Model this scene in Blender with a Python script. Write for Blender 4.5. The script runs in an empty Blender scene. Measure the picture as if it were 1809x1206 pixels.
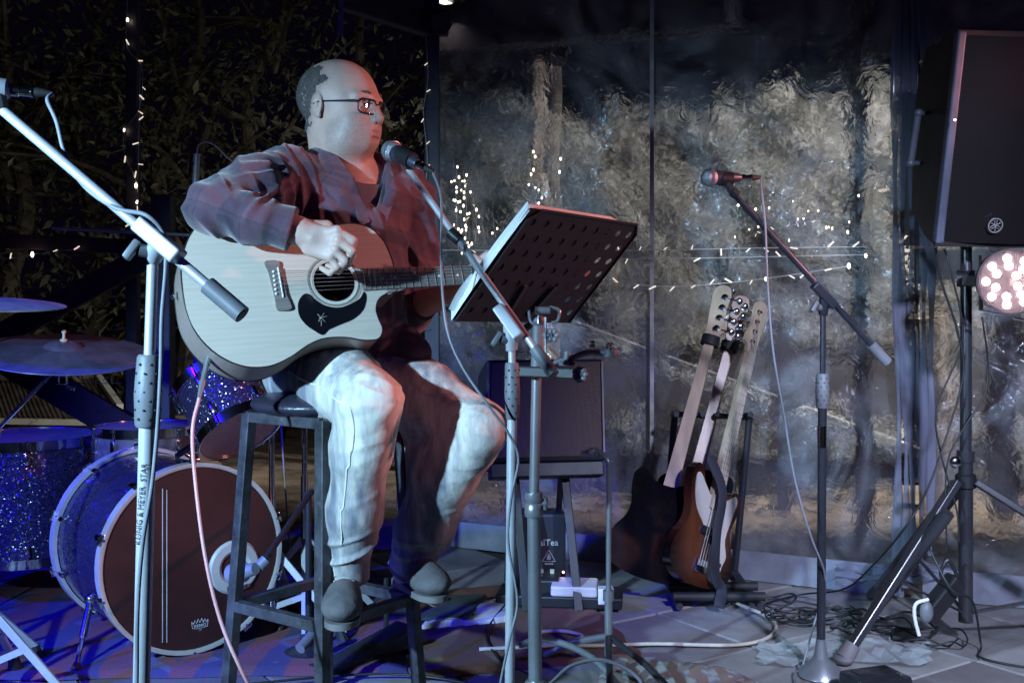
import bpy, bmesh, math, random
import numpy as np
from mathutils import Vector, Matrix
from mathutils.bvhtree import BVHTree
random.seed(4); np.random.seed(4)
sc = bpy.context.scene
COL = sc.collection
# ------------------------------------------------------------------ camera
FPX = 2000.0; CX = 904.5; HY = 520.0; CZ = 1.1
cam = bpy.data.cameras.new('camera'); cam.sensor_width = 36.0
cam.lens = 36.0*FPX/1809.0; cam.shift_y = -(603.0-HY)/1809.0
cam.clip_start = 0.05; cam.clip_end = 400
camo = bpy.data.objects.new('camera', cam); COL.objects.link(camo)
camo.location = (0, 0, CZ); camo.rotation_euler = (math.pi/2, 0, 0)
sc.camera = camo
# ------------------------------------------------------------------ world: night sky
world = bpy.data.worlds.new('World'); sc.world = world; world.use_nodes = True
wn = world.node_tree; wn.nodes.clear()
bg = wn.nodes.new('ShaderNodeBackground'); wo = wn.nodes.new('ShaderNodeOutputWorld')
bg.inputs[0].default_value = (0.10, 0.06, 0.20, 1); bg.inputs[1].default_value = 0.014
wn.links.new(bg.outputs[0], wo.inputs[0])
sc.view_settings.view_transform = 'Standard'; sc.view_settings.look = 'None'
sc.view_settings.exposure = 0.0; sc.view_settings.gamma = 1.0
sc.view_settings.use_curve_mapping = False
# ------------------------------------------------------------------ stage lamps
def spot(name, loc, target, power, color, angle=60, blend=0.5, size=0.05):
    l = bpy.data.lights.new(name, 'SPOT'); l.energy = power; l.color = color
    l.spot_size = math.radians(angle); l.spot_blend = blend; l.shadow_soft_size = size
    o = bpy.data.objects.new(name, l); COL.objects.link(o); o.location = loc
    o.rotation_euler = (Vector(target)-Vector(loc)).to_track_quat('-Z', 'Y').to_euler()
    return o
spot('key_lamp', (-1.95, 0.45, 1.6), (-0.55, 2.9, 0.52), 830, (0.41, 0.71, 1.0), 60, 1.0, 0.04)
spot('pink_lamp', (2.55, 2.85, 1.85), (-0.40, 3.02, 1.28), 270, (1.0, 0.33, 0.30), 35, 0.6, 0.05)
spot('blue_lamp_stage_side', (-3.2, 1.7, 2.3), (-1.45, 3.55, 0.45), 950, (0.004, 0.0, 1.0), 46, 0.9, 0.05)
spot('blue_lamp_front', (0.6, -0.5, 2.5), (0.0, 3.3, 0.5), 14, (0.03, 0.03, 1.0), 70, 0.7, 0.06)
spot('white_lamp_right', (1.3, 0.2, 2.1), (1.70, 3.9, 0.12), 880, (0.60, 0.68, 1.0), 53, 0.9, 0.08)
spot('garden_floodlight', (3.4, 5.6, 3.1), (2.25, 8.0, 1.25), 880, (1.0, 0.97, 0.93), 98, 0.5, 0.1)
spot('tree_floodlight', (-1.4, 5.5, 1.2), (-2.8, 8.0, 1.1), 50, (1.0, 0.93, 0.78), 110, 0.5, 0.1)
# ------------------------------------------------------------------ helpers
def pt(px, py, d):
    return Vector(((px-CX)/FPX*d, d, CZ-(py-HY)/FPX*d))
def V(*a): return Vector(a)
ROOTLOC = {}
def tag(o, label=None, cat=None, group=None, kind=None):
    if label: o['label'] = label
    if cat: o['category'] = cat
    if group: o['group'] = group
    if kind: o['kind'] = kind
    return o
def thing(name, label, cat, loc, group=None):
    o = bpy.data.objects.new(name, None); COL.objects.link(o)
    o.empty_display_size = 0.1; o.location = loc
    ROOTLOC[o.name] = Vector(loc)
    return tag(o, label, cat, group)
def root_loc(p):
    return ROOTLOC.get(p.name, Vector((0, 0, 0))) if p else Vector((0, 0, 0))
def link(name, me, mat, parent=None, smooth=True, loc=None):
    if mat is not None and not me.materials:
        for m in (mat if isinstance(mat, (list, tuple)) else [mat]): me.materials.append(m)
    o = bpy.data.objects.new(name, me); COL.objects.link(o)
    if parent:
        o.parent = parent; ROOTLOC[o.name] = root_loc(parent)
    if loc is not None: o.location = Vector(loc)-root_loc(parent)
    return o
def frame(d, up=Vector((0, 0, 1))):
    d = d.normalized()
    if abs(d.dot(up)) > 0.98: up = Vector((1, 0, 0)) if abs(d.x) < .9 else Vector((0, 1, 0))
    a = d.cross(up).normalized(); return a, a.cross(d).normalized()
def smooth_path(P, n=6, closed=False):
    P = [Vector(p) for p in P]; out = []; N = len(P)
    rng = range(N if closed else N-1)
    for i in rng:
        if closed: p0, p1, p2, p3 = P[i-1], P[i], P[(i+1) % N], P[(i+2) % N]
        else:
            p1, p2 = P[i], P[i+1]
            p0 = P[i-1] if i else p1*2-p2; p3 = P[i+2] if i+2 < N else p2*2-p1
        for k in range(n):
            t = k/n
            out.append(0.5*((2*p1)+(p2-p0)*t+(2*p0-5*p1+4*p2-p3)*t*t+(3*p1-p0-3*p2+p3)*t**3))
    if not closed: out.append(P[-1].copy())
    return out
class G:
    def __init__(s): s.v = []; s.f = []
    def add(s, v, f):
        b = len(s.v); s.v += [tuple(x) for x in v]; s.f += [tuple(b+i for i in q) for q in f]; return s
    def tube(s, P, r, n=10, cap=True, flat=1.0, upv=None):
        P = [Vector(p) for p in P]; m = len(P)
        R = r if isinstance(r, (list, tuple)) else [r]*m
        if len(R) != m: R = [R[0]+(R[-1]-R[0])*i/(m-1) for i in range(m)]
        a = None; vs = []
        for i in range(m):
            t = (P[min(i+1, m-1)]-P[max(i-1, 0)])
            if t.length < 1e-9: t = Vector((0, 0, 1))
            t.normalize()
            if a is None: a, b = frame(t, upv or Vector((0, 0, 1)))
            else:
                a = a-t*a.dot(t)
                if a.length < 1e-6: a, _ = frame(t)
                a.normalize(); b = a.cross(t)
            for k in range(n):
                w = 2*math.pi*k/n
                vs.append(P[i]+a*math.cos(w)*R[i]+b*math.sin(w)*R[i]*flat)
        fs = [(i*n+k, i*n+(k+1) % n, (i+1)*n+(k+1) % n, (i+1)*n+k) for i in range(m-1) for k in range(n)]
        if cap: fs += [tuple(range(n-1, -1, -1)), tuple((m-1)*n+k for k in range(n))]
        return s.add(vs, fs)
    def rod(s, p, q, r, n=10, r2=None): return s.tube([p, q], [r, r if r2 is None else r2], n)
    def lathe(s, p, axis, prof, n=24, up=None):
        p = Vector(p); axis = Vector(axis).normalized(); a, b = frame(axis, up or Vector((0, 0, 1))); vs = []
        for (t, r) in prof:
            for k in range(n):
                w = 2*math.pi*k/n; vs.append(p+axis*t+a*math.cos(w)*r+b*math.sin(w)*r)
        m = len(prof)
        fs = [(i*n+k, i*n+(k+1) % n, (i+1)*n+(k+1) % n, (i+1)*n+k) for i in range(m-1) for k in range(n)]
        if prof[0][1] > 1e-5: fs.append(tuple(range(n-1, -1, -1)))
        if prof[-1][1] > 1e-5: fs.append(tuple((m-1)*n+k for k in range(n)))
        return s.add(vs, fs)
    def ring(s, p, axis, prof, n=48):
        """closed profile (t, r) swept round the axis"""
        p = Vector(p); axis = Vector(axis).normalized(); a, b = frame(axis); vs = []; m = len(prof)
        for (t, r) in prof:
            for k in range(n):
                w = 2*math.pi*k/n; vs.append(p+axis*t+a*math.cos(w)*r+b*math.sin(w)*r)
        fs = [(i*n+k, i*n+(k+1) % n, ((i+1) % m)*n+(k+1) % n, ((i+1) % m)*n+k) for i in range(m) for k in range(n)]
        return s.add(vs, fs)
    def box(s, c, size, M=None, bev=0.0):
        bm = bmesh.new(); bmesh.ops.create_cube(bm, size=1)
        for v in bm.verts: v.co = Vector((v.co.x*size[0], v.co.y*size[1], v.co.z*size[2]))
        if bev: bmesh.ops.bevel(bm, geom=bm.edges[:], offset=bev, segments=2, affect='EDGES', profile=.5)
        c = Vector(c)
        vs = [(M @ v.co if M else v.co)+c for v in bm.verts]
        fs = [tuple(v.index for v in f.verts) for f in bm.faces]; bm.free()
        return s.add(vs, fs)
    def beam(s, p, q, w, h, up=Vector((0, 0, 1)), bev=0.0):
        p = Vector(p); q = Vector(q); d = q-p; a, b = frame(d, up); M = Matrix((a, d.normalized(), b)).transposed()
        return s.box((p+q)/2, (w, d.length, h), M, bev)
    def sphere(s, c, r, n=12, M=None):
        c = Vector(c); r = r if isinstance(r, (tuple, list)) else (r, r, r); vs = []; fs = []
        m = max(4, n//2+1)
        for i in range(m+1):
            th = math.pi*i/m
            for k in range(n):
                w = 2*math.pi*k/n
                v = Vector((r[0]*math.sin(th)*math.cos(w), r[1]*math.sin(th)*math.sin(w), r[2]*math.cos(th)))
                vs.append(c+(M @ v if M else v))
        fs = [(i*n+k, (i+1)*n+k, (i+1)*n+(k+1) % n, i*n+(k+1) % n) for i in range(m) for k in range(n)]
        return s.add(vs, fs)
    def prism(s, pts, h, fr, t0=0.0):
        """2D outline pts in frame fr=(o,u,v,n), from height t0 to t0+h along n"""
        o, u, v, n = fr; m = len(pts)
        A = [o+u*x+v*y+n*t0 for x, y in pts]; B = [o+u*x+v*y+n*(t0+h) for x, y in pts]
        bm = bmesh.new(); vb = [bm.verts.new(x) for x in B]; f = bm.faces.new(vb)
        tri = bmesh.ops.triangulate(bm, faces=[f]); bm.verts.index_update()
        T = [tuple(q.index for q in ff.verts) for ff in bm.faces]; bm.free()
        vs = A+B; fs = [(i, (i+1) % m, m+(i+1) % m, m+i) for i in range(m)]
        fs += [tuple(m+i for i in q) for q in T]+[tuple(reversed(q)) for q in T]
        return s.add(vs, fs)
    def mesh(s, name, off=Vector((0, 0, 0))):
        me = bpy.data.meshes.new(name)
        me.from_pydata([(x-off.x, y-off.y, z-off.z) for x, y, z in s.v], [], s.f)
        return me
    def build(s, name, mat, parent=None, smooth=True, fix=True, label=None, ang=35):
        me = s.mesh(name, root_loc(parent))
        bm = bmesh.new(); bm.from_mesh(me)
        bmesh.ops.remove_doubles(bm, verts=bm.verts[:], dist=1e-6)
        if fix: bmesh.ops.recalc_face_normals(bm, faces=bm.faces[:])
        bm.to_mesh(me); bm.free()
        if smooth:
            me.polygons.foreach_set('use_smooth', [True]*len(me.polygons)); me.set_sharp_from_angle(angle=math.radians(ang))
        o = link(name, me, mat, parent)
        if label: o['label'] = label
        return o
def top(o, label, cat, group=None, kind=None):
    return tag(o, label, cat, group, kind)
# ------------------------------------------------------------------ materials
def newmat(name):
    m = bpy.data.materials.new(name); m.use_nodes = True; nt = m.node_tree; nt.nodes.clear()
    out = nt.nodes.new('ShaderNodeOutputMaterial'); return m, nt, out
def N(nt, typ, **kw):
    n = nt.nodes.new(typ)
    for k, v in kw.items():
        if k.startswith('i_'):
            key = k[2:]; key = int(key) if key.isdigit() else key.replace('_', ' ')
            n.inputs[key].default_value = v
        else: setattr(n, k, v)
    return n
def mat(name, col, rough=0.5, metal=0.0, var=0.12, vs=8.0, bump=0.0, bs=60.0, spec=0.5, col2=None, emit=None, es=0, coat=0, sheen=0, stretch=None, rvar=0.1, dirt=None):
    m, nt, out = newmat(name); L = nt.links.new
    b = N(nt, 'ShaderNodeBsdfPrincipled'); L(b.outputs[0], out.inputs[0])
    b.inputs['Roughness'].default_value = rough; b.inputs['Metallic'].default_value = metal
    b.inputs['Specular IOR Level'].default_value = spec
    if coat: b.inputs['Coat Weight'].default_value = coat; b.inputs['Coat Roughness'].default_value = 0.06
    if sheen: b.inputs['Sheen Weight'].default_value = sheen
    tc = N(nt, 'ShaderNodeTexCoord'); src = tc.outputs['Object']
    if stretch:
        mp = N(nt, 'ShaderNodeMapping'); mp.inputs['Scale'].default_value = stretch; L(src, mp.inputs[0]); src = mp.outputs[0]
    nz = N(nt, 'ShaderNodeTexNoise', i_Scale=vs, i_Detail=6.0, i_Roughness=0.62); L(src, nz.inputs['Vector'])
    mx = N(nt, 'ShaderNodeMix', data_type='RGBA')
    c2 = col2 or tuple(max(0, c*(1-2.2*var)) for c in col); c1 = col if col2 else tuple(min(1, c*(1+var)) for c in col)
    mx.inputs[6].default_value = (*c1, 1); mx.inputs[7].default_value = (*c2, 1)
    cr = N(nt, 'ShaderNodeMapRange'); cr.inputs[1].default_value = .35; cr.inputs[2].default_value = .68
    L(nz.outputs[0], cr.inputs[0]); L(cr.outputs[0], mx.inputs[0]); colsrc = mx.outputs[2]
    if dirt:
        n2 = N(nt, 'ShaderNodeTexNoise', i_Scale=dirt[0], i_Detail=8.0, i_Roughness=.7); L(tc.outputs['Object'], n2.inputs['Vector'])
        r2 = N(nt, 'ShaderNodeMapRange'); r2.inputs[1].default_value = dirt[1]; r2.inputs[2].default_value = dirt[1]+.12
        m2 = N(nt, 'ShaderNodeMix', data_type='RGBA'); m2.inputs[7].default_value = (*dirt[2], 1)
        L(n2.outputs[0], r2.inputs[0]); L(r2.outputs[0], m2.inputs[0]); L(colsrc, m2.inputs[6]); colsrc = m2.outputs[2]
    L(colsrc, b.inputs['Base Color'])
    rr = N(nt, 'ShaderNodeMapRange'); rr.inputs[3].default_value = max(.02, rough-rvar); rr.inputs[4].default_value = min(1, rough+rvar)
    L(nz.outputs[0], rr.inputs[0]); L(rr.outputs[0], b.inputs['Roughness'])
    if bump:
        n3 = N(nt, 'ShaderNodeTexNoise', i_Scale=bs, i_Detail=5.0, i_Roughness=.6); L(src, n3.inputs['Vector'])
        bp = N(nt, 'ShaderNodeBump', i_Strength=1.0, i_Distance=bump); L(n3.outputs[0], bp.inputs['Height']); L(bp.outputs[0], b.inputs['Normal'])
    if emit: b.inputs['Emission Color'].default_value = (*emit, 1); b.inputs['Emission Strength'].default_value = es
    m['bsdf'] = b.name
    return m
def emis(name, col, s):
    m, nt, out = newmat(name); e = N(nt, 'ShaderNodeEmission'); e.inputs[0].default_value = (*col, 1); e.inputs[1].default_value = s
    nt.links.new(e.outputs[0], out.inputs[0]); return m
M = {}
M['black_metal'] = mat('black_metal', (.022, .022, .026), .38, .0, bump=.0004, bs=300, spec=.6)
M['grey_metal'] = mat('grey_metal', (.30, .31, .33), .32, .55, bump=.0003, bs=200)
M['silver_paint'] = mat('silver_paint', (.56, .57, .60), .36, .35, var=.05, bump=.0002, bs=200)
M['chrome'] = mat('chrome', (.75, .76, .78), .14, 1.0, var=.05)
M['plastic_grey'] = mat('plastic_grey', (.16, .165, .18), .5, 0, bump=.0004, bs=400)
M['plastic_black'] = mat('plastic_black', (.016, .016, .018), .42, 0, bump=.0003, bs=400)
M['rubber'] = mat('rubber', (.014, .014, .015), .65, 0, bump=.0005, bs=200)
M['cable'] = mat('cable', (.012, .012, .013), .5, 0, spec=.6)
M['cable_grey'] = mat('cable_grey', (.22, .23, .26), .5, 0)
M['cable_red_lit'] = mat('cable_red_lit', (.62, .30, .32), .5, 0, var=.04)  # the pink is red lamplight put into the cable colour
M['cable_white'] = mat('cable_white', (.72, .72, .68), .5, 0, var=.04)
M['grille'] = mat('mic_grille', (.48, .50, .53), .34, .8, bump=.0016, bs=900)
M['white_paint'] = mat('white_paint', (.74, .75, .72), .4, 0, var=.05, bump=.0003, dirt=(14, .62, (.4, .38, .34)))
M['post'] = mat('painted_post', (.06, .055, .07), .45, .0, bump=.0006, bs=60, dirt=(9, .6, (.09, .07, .06)))
M['timber'] = mat('dark_timber', (.085, .045, .045), .6, 0, var=.3, vs=5, bump=.0015, bs=40, stretch=(1, 1, 1))
M['skin'] = None
# ================================================================== setting
def sheet(name, x0, x1, y0, y1, z, m, kind='structure', nx=1, ny=1, h=None):
    g = G(); vs = []; fs = []
    for j in range(ny+1):
        for i in range(nx+1):
            x = x0+(x1-x0)*i/nx; y = y0+(y1-y0)*j/ny; vs.append((x, y, z+(h(x, y) if h else 0)))
    for j in range(ny):
        for i in range(nx):
            a = j*(nx+1)+i; fs.append((a, a+1, a+nx+2, a+nx+1))
    g.add(vs, fs); o = g.build(name, m, fix=False); o['kind'] = kind; return o
m_sand = mat('sandy_earth', (.27, .21, .155), .9, 0, var=.35, vs=2.2, bump=.02, bs=9, dirt=(3.5, .55, (.10, .085, .06)))
sheet('ground', -150, 150, -60, 250, -0.09, m_sand)
# stage floor: mortar bed with separate slabs set a little proud
m_bed = mat('mortar_bed', (.075, .045, .04), .9, 0, bump=.003, bs=60)
g = G(); g.box((-.2, 2.2, -.055), (7.6, 5.6, .06)); floor = g.build('floor', m_bed, smooth=False); floor['kind'] = 'structure'
def slab_mat(name, c):
    m = mat(name, c, .5, 0, var=.16, vs=3.5, bump=.0022, bs=26, dirt=(4.0, .60, (c[0]*.55, c[1]*.46, c[2]*.44)), rvar=.18)
    nt = m.node_tree; b = nt.nodes[m['bsdf']]; lk = b.inputs['Base Color'].links[0]; src = lk.from_socket
    oi = N(nt, 'ShaderNodeObjectInfo'); hs = N(nt, 'ShaderNodeHueSaturation'); mr = N(nt, 'ShaderNodeMapRange')
    mr.inputs[3].default_value = .62; mr.inputs[4].default_value = 1.25
    nt.links.new(oi.outputs['Random'], mr.inputs[0]); nt.links.new(mr.outputs[0], hs.inputs['Value'])
    nt.links.new(src, hs.inputs['Color']); nt.links.new(hs.outputs[0], b.inputs['Base Color']); return m
m_slab = slab_mat('stone_slab', (.29, .27, .26)); m_slab2 = slab_mat('warm_stone_slab', (.25, .22, .215))
ang = math.radians(34); cu = Vector((math.cos(ang), math.sin(ang), 0)); cv = Vector((-math.sin(ang), math.cos(ang), 0))
meshes = []
for var in range(6):
    bm = bmesh.new(); bmesh.ops.create_cube(bm, size=1)
    for v in bm.verts: v.co = Vector((v.co.x*.447, v.co.y*.447, v.co.z*.03))
    bmesh.ops.bevel(bm, geom=[e for e in bm.edges if all(v.co.z > 0 for v in e.verts)], offset=.004, segments=1, affect='EDGES')
    for v in bm.verts: v.co += Vector((random.uniform(-.002, .002), random.uniform(-.002, .002), random.uniform(-.001, .001)))
    me = bpy.data.meshes.new('floor_slab'); bm.to_mesh(me); bm.free(); me.materials.append(m_slab2 if var == 5 else m_slab); meshes.append(me)
for i in range(-12, 16):
    for j in range(-6, 16):
        c = cu*(i*.455+.1)+cv*(j*.455)
        if -3.2 < c.x < 3.0 and 2.6 < c.y < 4.95:
            o = link('floor_slab', random.choice(meshes), None, floor); o.location = (c.x, c.y, -.015+random.uniform(-.0015, .0015)); o.rotation_euler = (random.uniform(-.003, .003), random.uniform(-.003, .003), ang+random.uniform(-.004, .004))
# rugs -----------------------------------------------------------
def rug_mat(name, c1, c2, c3, sc_=6, edge=.5):
    m, nt, out = newmat(name); L = nt.links.new; b = N(nt, 'ShaderNodeBsdfPrincipled', i_Roughness=.95); L(b.outputs[0], out.inputs[0])
    tc = N(nt, 'ShaderNodeTexCoord'); vo = N(nt, 'ShaderNodeTexVoronoi', i_Scale=sc_, distance='MANHATTAN'); L(tc.outputs['Object'], vo.inputs['Vector'])
    wv = N(nt, 'ShaderNodeTexWave', i_Scale=sc_*.45, i_Distortion=5.0, i_Detail=3.0); L(tc.outputs['Object'], wv.inputs['Vector'])
    cr = N(nt, 'ShaderNodeValToRGB'); cr.color_ramp.interpolation = 'CONSTANT'; e = cr.color_ramp.elements
    e[0].position = 0; e[0].color = (*c1, 1); e[1].position = .32; e[1].color = (*c2, 1); x = e.new(.55); x.color = (*c3, 1); x = e.new(.7); x.color = (*c1, 1)
    L(vo.outputs['Distance'], cr.inputs[0])
    mx = N(nt, 'ShaderNodeMix', data_type='RGBA'); mx.inputs[7].default_value = (*c2, 1)
    mr = N(nt, 'ShaderNodeMapRange'); mr.inputs[1].default_value = .45; mr.inputs[2].default_value = .6; L(wv.outputs[0], mr.inputs[0]); L(mr.outputs[0], mx.inputs[0]); L(cr.outputs[0], mx.inputs[6])
    nz = N(nt, 'ShaderNodeTexNoise', i_Scale=5.0, i_Detail=6.0); L(tc.outputs['Object'], nz.inputs['Vector'])
    m2 = N(nt, 'ShaderNodeMix', data_type='RGBA', blend_type='MULTIPLY'); m2.inputs[0].default_value = .6; L(mx.outputs[2], m2.inputs[6]); L(nz.outputs['Color'], m2.inputs[7])
    L(m2.outputs[2], b.inputs['Base Color'])
    n3 = N(nt, 'ShaderNodeTexNoise', i_Scale=260.0, i_Detail=3.0); L(tc.outputs['Object'], n3.inputs['Vector'])
    bp = N(nt, 'ShaderNodeBump', i_Distance=.003); L(n3.outputs[0], bp.inputs['Height']); L(bp.outputs[0], b.inputs['Normal'])
    return m
def rug(name, poly, z, th, m, label, wav=.006, seed=0):
    """a rug with a gently rumpled top: polygon (4 corners) as a grid"""
    A, B, C_, D = [Vector((*p, 0)) for p in poly]; n = 40; g = G(); vs = []
    def hh(u, v): return z+th+wav*(math.sin(u*9+seed)*math.sin(v*7+seed*2)+1)*.5
    for j in range(n+1):
        for i in range(n+1):
            u = i/n; v = j/n; p = (A*(1-u)+B*u)*(1-v)+(D*(1-u)+C_*u)*v
            e = .006*math.sin(u*40+v*33+seed)
            edge = i in (0, n) or j in (0, n)
            vs.append((p.x+(e if edge else 0), p.y+(e if edge else 0), z if edge else hh(u, v)))
    fs = [(j*(n+1)+i, j*(n+1)+i+1, (j+1)*(n+1)+i+1, (j+1)*(n+1)+i) for j in range(n) for i in range(n)]
    g.add(vs, fs); o = g.build(name, m, fix=False, ang=60); return top(o, label, 'rug')
rug('rug', [(-2.6, 3.16), (-.30, 3.28), (-.42, 4.5), (-2.6, 4.5)], .003, .008, rug_mat('rug_navy', (.10, .08, .20), (.30, .10, .12), (.16, .16, .26), 4), 'large dark patterned rug under the drum kit', seed=1)
rug('rug', [(-.28, 3.22), (.40, 3.42), (.22, 4.35), (-.40, 4.15)], .003, .007, rug_mat('rug_brown', (.26, .13, .08), (.20, .07, .05), (.30, .19, .12), 3), 'worn reddish brown rug under the pedals and amplifier stand', seed=3)
rug('rug', [(.16, 2.75), (.86, 2.85), (.62, 3.32), (.28, 3.42)], .003, .009, rug_mat('rug_pale', (.50, .47, .42), (.34, .22, .18), (.30, .34, .42), 11), 'pale faded floral rug at the front edge between two microphone stands', seed=5)
g = G(); o = rug('mat', [(-.30, 3.68), (-.01, 3.76), (-.01, 4.02), (-.26, 3.97)], .013, .008, mat('mat_white', (.60, .55, .55), .9, 0, bump=.003, bs=200), 'white bath mat on the rug behind the stool', seed=2, wav=.014); o['category'] = 'mat'
rug('mat', [(-.33, 3.72), (-.14, 3.74), (-.09, 4.03), (-.24, 4.01)], .028, .006, mat('mat_dark', (.045, .055, .05), .95, 0, bump=.003, bs=200), 'dark green cloth lying across the white bath mat', seed=6)['category'] = 'cloth'
# ------------------------------------------------------------------ posts, rails, braces at the left
def post(label, px, d, w, z0, z1, m=None, lean=0):
    g = G(); c = pt(px, 520, d); g.beam((c.x, d, z0), (c.x+lean, d, z1), w, w, Vector((0, 1, 0)), .004)
    o = g.build('post', m or M['post'], smooth=False); return top(o, label, 'post')
D0 = 5.0
post('tall slim post left of the guitarist wound with fairy lights', 235, D0, .052, -.1, 3.2)
post('short square railing post right behind the nearest microphone stand', 288, 4.75, .082, -.1, pt(0, 345, 4.75).z)
post('tall dark post between the trees and the clear plastic curtain', 764, 5.0, .065, -.1, 3.2)
g = G(); g.rod(pt(782, 20, 4.9), pt(778, 62, 4.9), .035, 16); g.rod(pt(782, 40, 4.98), pt(779, 42, 4.86), .045, 16)
top(g.build('speaker_horn', M['plastic_black']), 'small round black fitting fixed high on the post beside the glare', 'fitting')
g = G(); g.sphere(pt(792, 14, 5.35), (.022, .02, .05)); g.sphere(pt(793, 30, 5.35), (.028, .02, .035)); 
o = thing('wall_lamp', 'lit white lamp glaring behind the top of the tall dark post', 'lamp', pt(792, 22, 5.35)); g.build('bulb', emis('lamp_glow', (1, .95, .88), 9), o)
g = G(); g.lathe(pt(792, -8, 5.35), (0, 0, -1), [(0, .01), (.01, .05), (.03, .055), (.035, .05)], 20); g.build('shade', M['plastic_black'], o)
bp = G(); bp.beam(pt(600, -8, 4.6), pt(760, 44, 4.98), .05, .11, bev=.004); bp.beam(pt(760, 34, 4.98), pt(905, 10, 6.2), .04, .10)
top(bp.build('roof_beam', M['post'], smooth=False), 'dark roof beam slanting down to the tall middle post', 'beam')
g = G(); g.beam(pt(603, -30, 4.3), pt(601, 62, 4.3), .022, .004, Vector((0, 1, 0)), .001); g.rod(pt(602, 50, 4.31), pt(602, 50, 4.292), .004, 10)
br = g.build('hanging_bracket', mat('zinc', (.28, .26, .38), .4, .4), smooth=False); top(br, 'flat metal strip hanging from the roof above the guitarist', 'bracket')
r = thing('railing', 'dark timber deck railing with crossed braces left of the guitarist', 'railing', pt(100, 420, 4.85))
g = G(); g.beam(pt(-60, 423, 4.85), pt(268, 437, 4.85), .045, .062, bev=.003); g.build('rail', M['timber'], r, False)
g = G(); g.beam(pt(-60, 625, 4.87), pt(262, 452, 4.87), .04, .10, bev=.003); g.build('brace', M['timber'], r, False)
g = G(); g.beam(pt(-60, 592, 4.89), pt(262, 782, 4.89), .04, .13, bev=.003); g.build('brace', M['timber'], r, False)
g = G(); g.beam(pt(-60, 800, 4.85), pt(262, 805, 4.85), .045, .075, bev=.003); g.build('rail', M['timber'], r, False)
g = G(); g.beam(pt(95, 403, 4.7), pt(345, 416, 4.7), .05, .012, bev=.003); g.build('cap_board', mat('lit_cap', (.60, .58, .50), .5), r, False)  # pale colour paints the white highlight along the handrail
for k, y in enumerate((582, 633, 677)):
    for (x0, x1) in ((-40, 215), (300, 760)):
        g = G(); g.rod(pt(x0, y-3 if x0 < 0 else y, 4.95), pt(x1, y, 4.95), .0016, 6); g.build('wire', mat('steel_wire', (.55, .52, .48), .35, .6), r)
for (px, h) in ((735, 580), (708, 560)):
    g = G(); g.beam(pt(px, h-60, 5.1), pt(px, 900, 5.1), .035, .035, Vector((0, 1, 0)), .002); g.build('baluster', M['post'], r, False)
# neighbouring shed
m_roofm = mat('weathered_roof', (.20, .165, .15), .7, .0, var=.25, vs=4, bump=.003, bs=30)
sh = thing('shed', 'low shed with ribbed roof and white gutter beyond the left railing', 'shed', (-3.0, 7.6, -.09))
e0 = pt(-200, 735, 7.0); e1 = pt(178, 741, 7.0); r0 = pt(-200, 668, 7.9); r1 = pt(168, 668, 7.9); tip = pt(212, 718, 6.9)
g = G(); n = 46; vs = []; fs = []
for i in range(n*4+1):
    t = i/(n*4); z = .012*(1 if (i % 4) in (0, 1) else 0)
    a = e0.lerp(e1+Vector((.12, 0, 0)), t); b = r0.lerp(r1, t); vs += [(a.x, a.y, a.z+z), (b.x, b.y, b.z+z)]
fs = [(2*i, 2*i+2, 2*i+3, 2*i+1) for i in range(n*4)]; g.add(vs, fs); g.build('roof', m_roofm, sh, False, fix=False)
g = G(); g.rod(r0+V(0, 0, .02), r1+V(0, 0, .02), .03, 8); g.build('ridge_cap', m_roofm, sh)
g = G(); g.beam(e0+V(0, -.03, -.015), e1+V(.06, -.03, -.015), .05, .035); g.build('gutter', M['white_paint'], sh, False)
g = G(); g.beam(r1+V(.02, 0, .02), tip, .04, .03); g.build('barge_board', M['white_paint'], sh, False)
g = G(); g.box((-3.2, 7.45, (e0.z-.09)/2-.06), (2.4, .7, e0.z+.05)); g.build('wall', mat('shed_wall', (.30, .20, .17), .8, 0, bump=.002), sh, False)
g = G(); g.beam(V(-4.3, 7.04, .15), V(-2.3, 7.04, .15), .03, .05); g.build('batten', mat('shed_batten', (.45, .32, .28), .7), sh, False)
# ------------------------------------------------------------------ trees beyond (left) and hedge (right)
m_leaf = mat('dark_leaf', (.055, .06, .035), .6, 0, var=.5, vs=3); m_bark = mat('bark', (.07, .06, .045), .9, 0, var=.3, bump=.01, bs=20)
def leaves(name, pts, size, m, parent, n_vert=4, seed=0, flat=.3):
    rs = np.random.RandomState(seed); P = np.array(pts); k = len(P)
    d = rs.normal(size=(k, 3)); d /= np.linalg.norm(d, axis=1)[:, None]; e = rs.normal(size=(k, 3)); e = np.cross(d, e); e /= np.linalg.norm(e, axis=1)[:, None]
    s = size*rs.uniform(.5, 1.5, k)[:, None]; nrm = np.cross(d, e)
    v = np.stack([P-d*s, P+e*s*.42+nrm*s*.12, P+d*s*1.1, P-e*s*.42+nrm*s*.12], 1).reshape(-1, 3)
    off = np.array(root_loc(parent)); me = bpy.data.meshes.new(name)
    f = np.arange(4*k).reshape(k, 4); me.from_pydata((v-off).tolist(), [], f.tolist())
    return link(name, me, m, parent)
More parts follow.
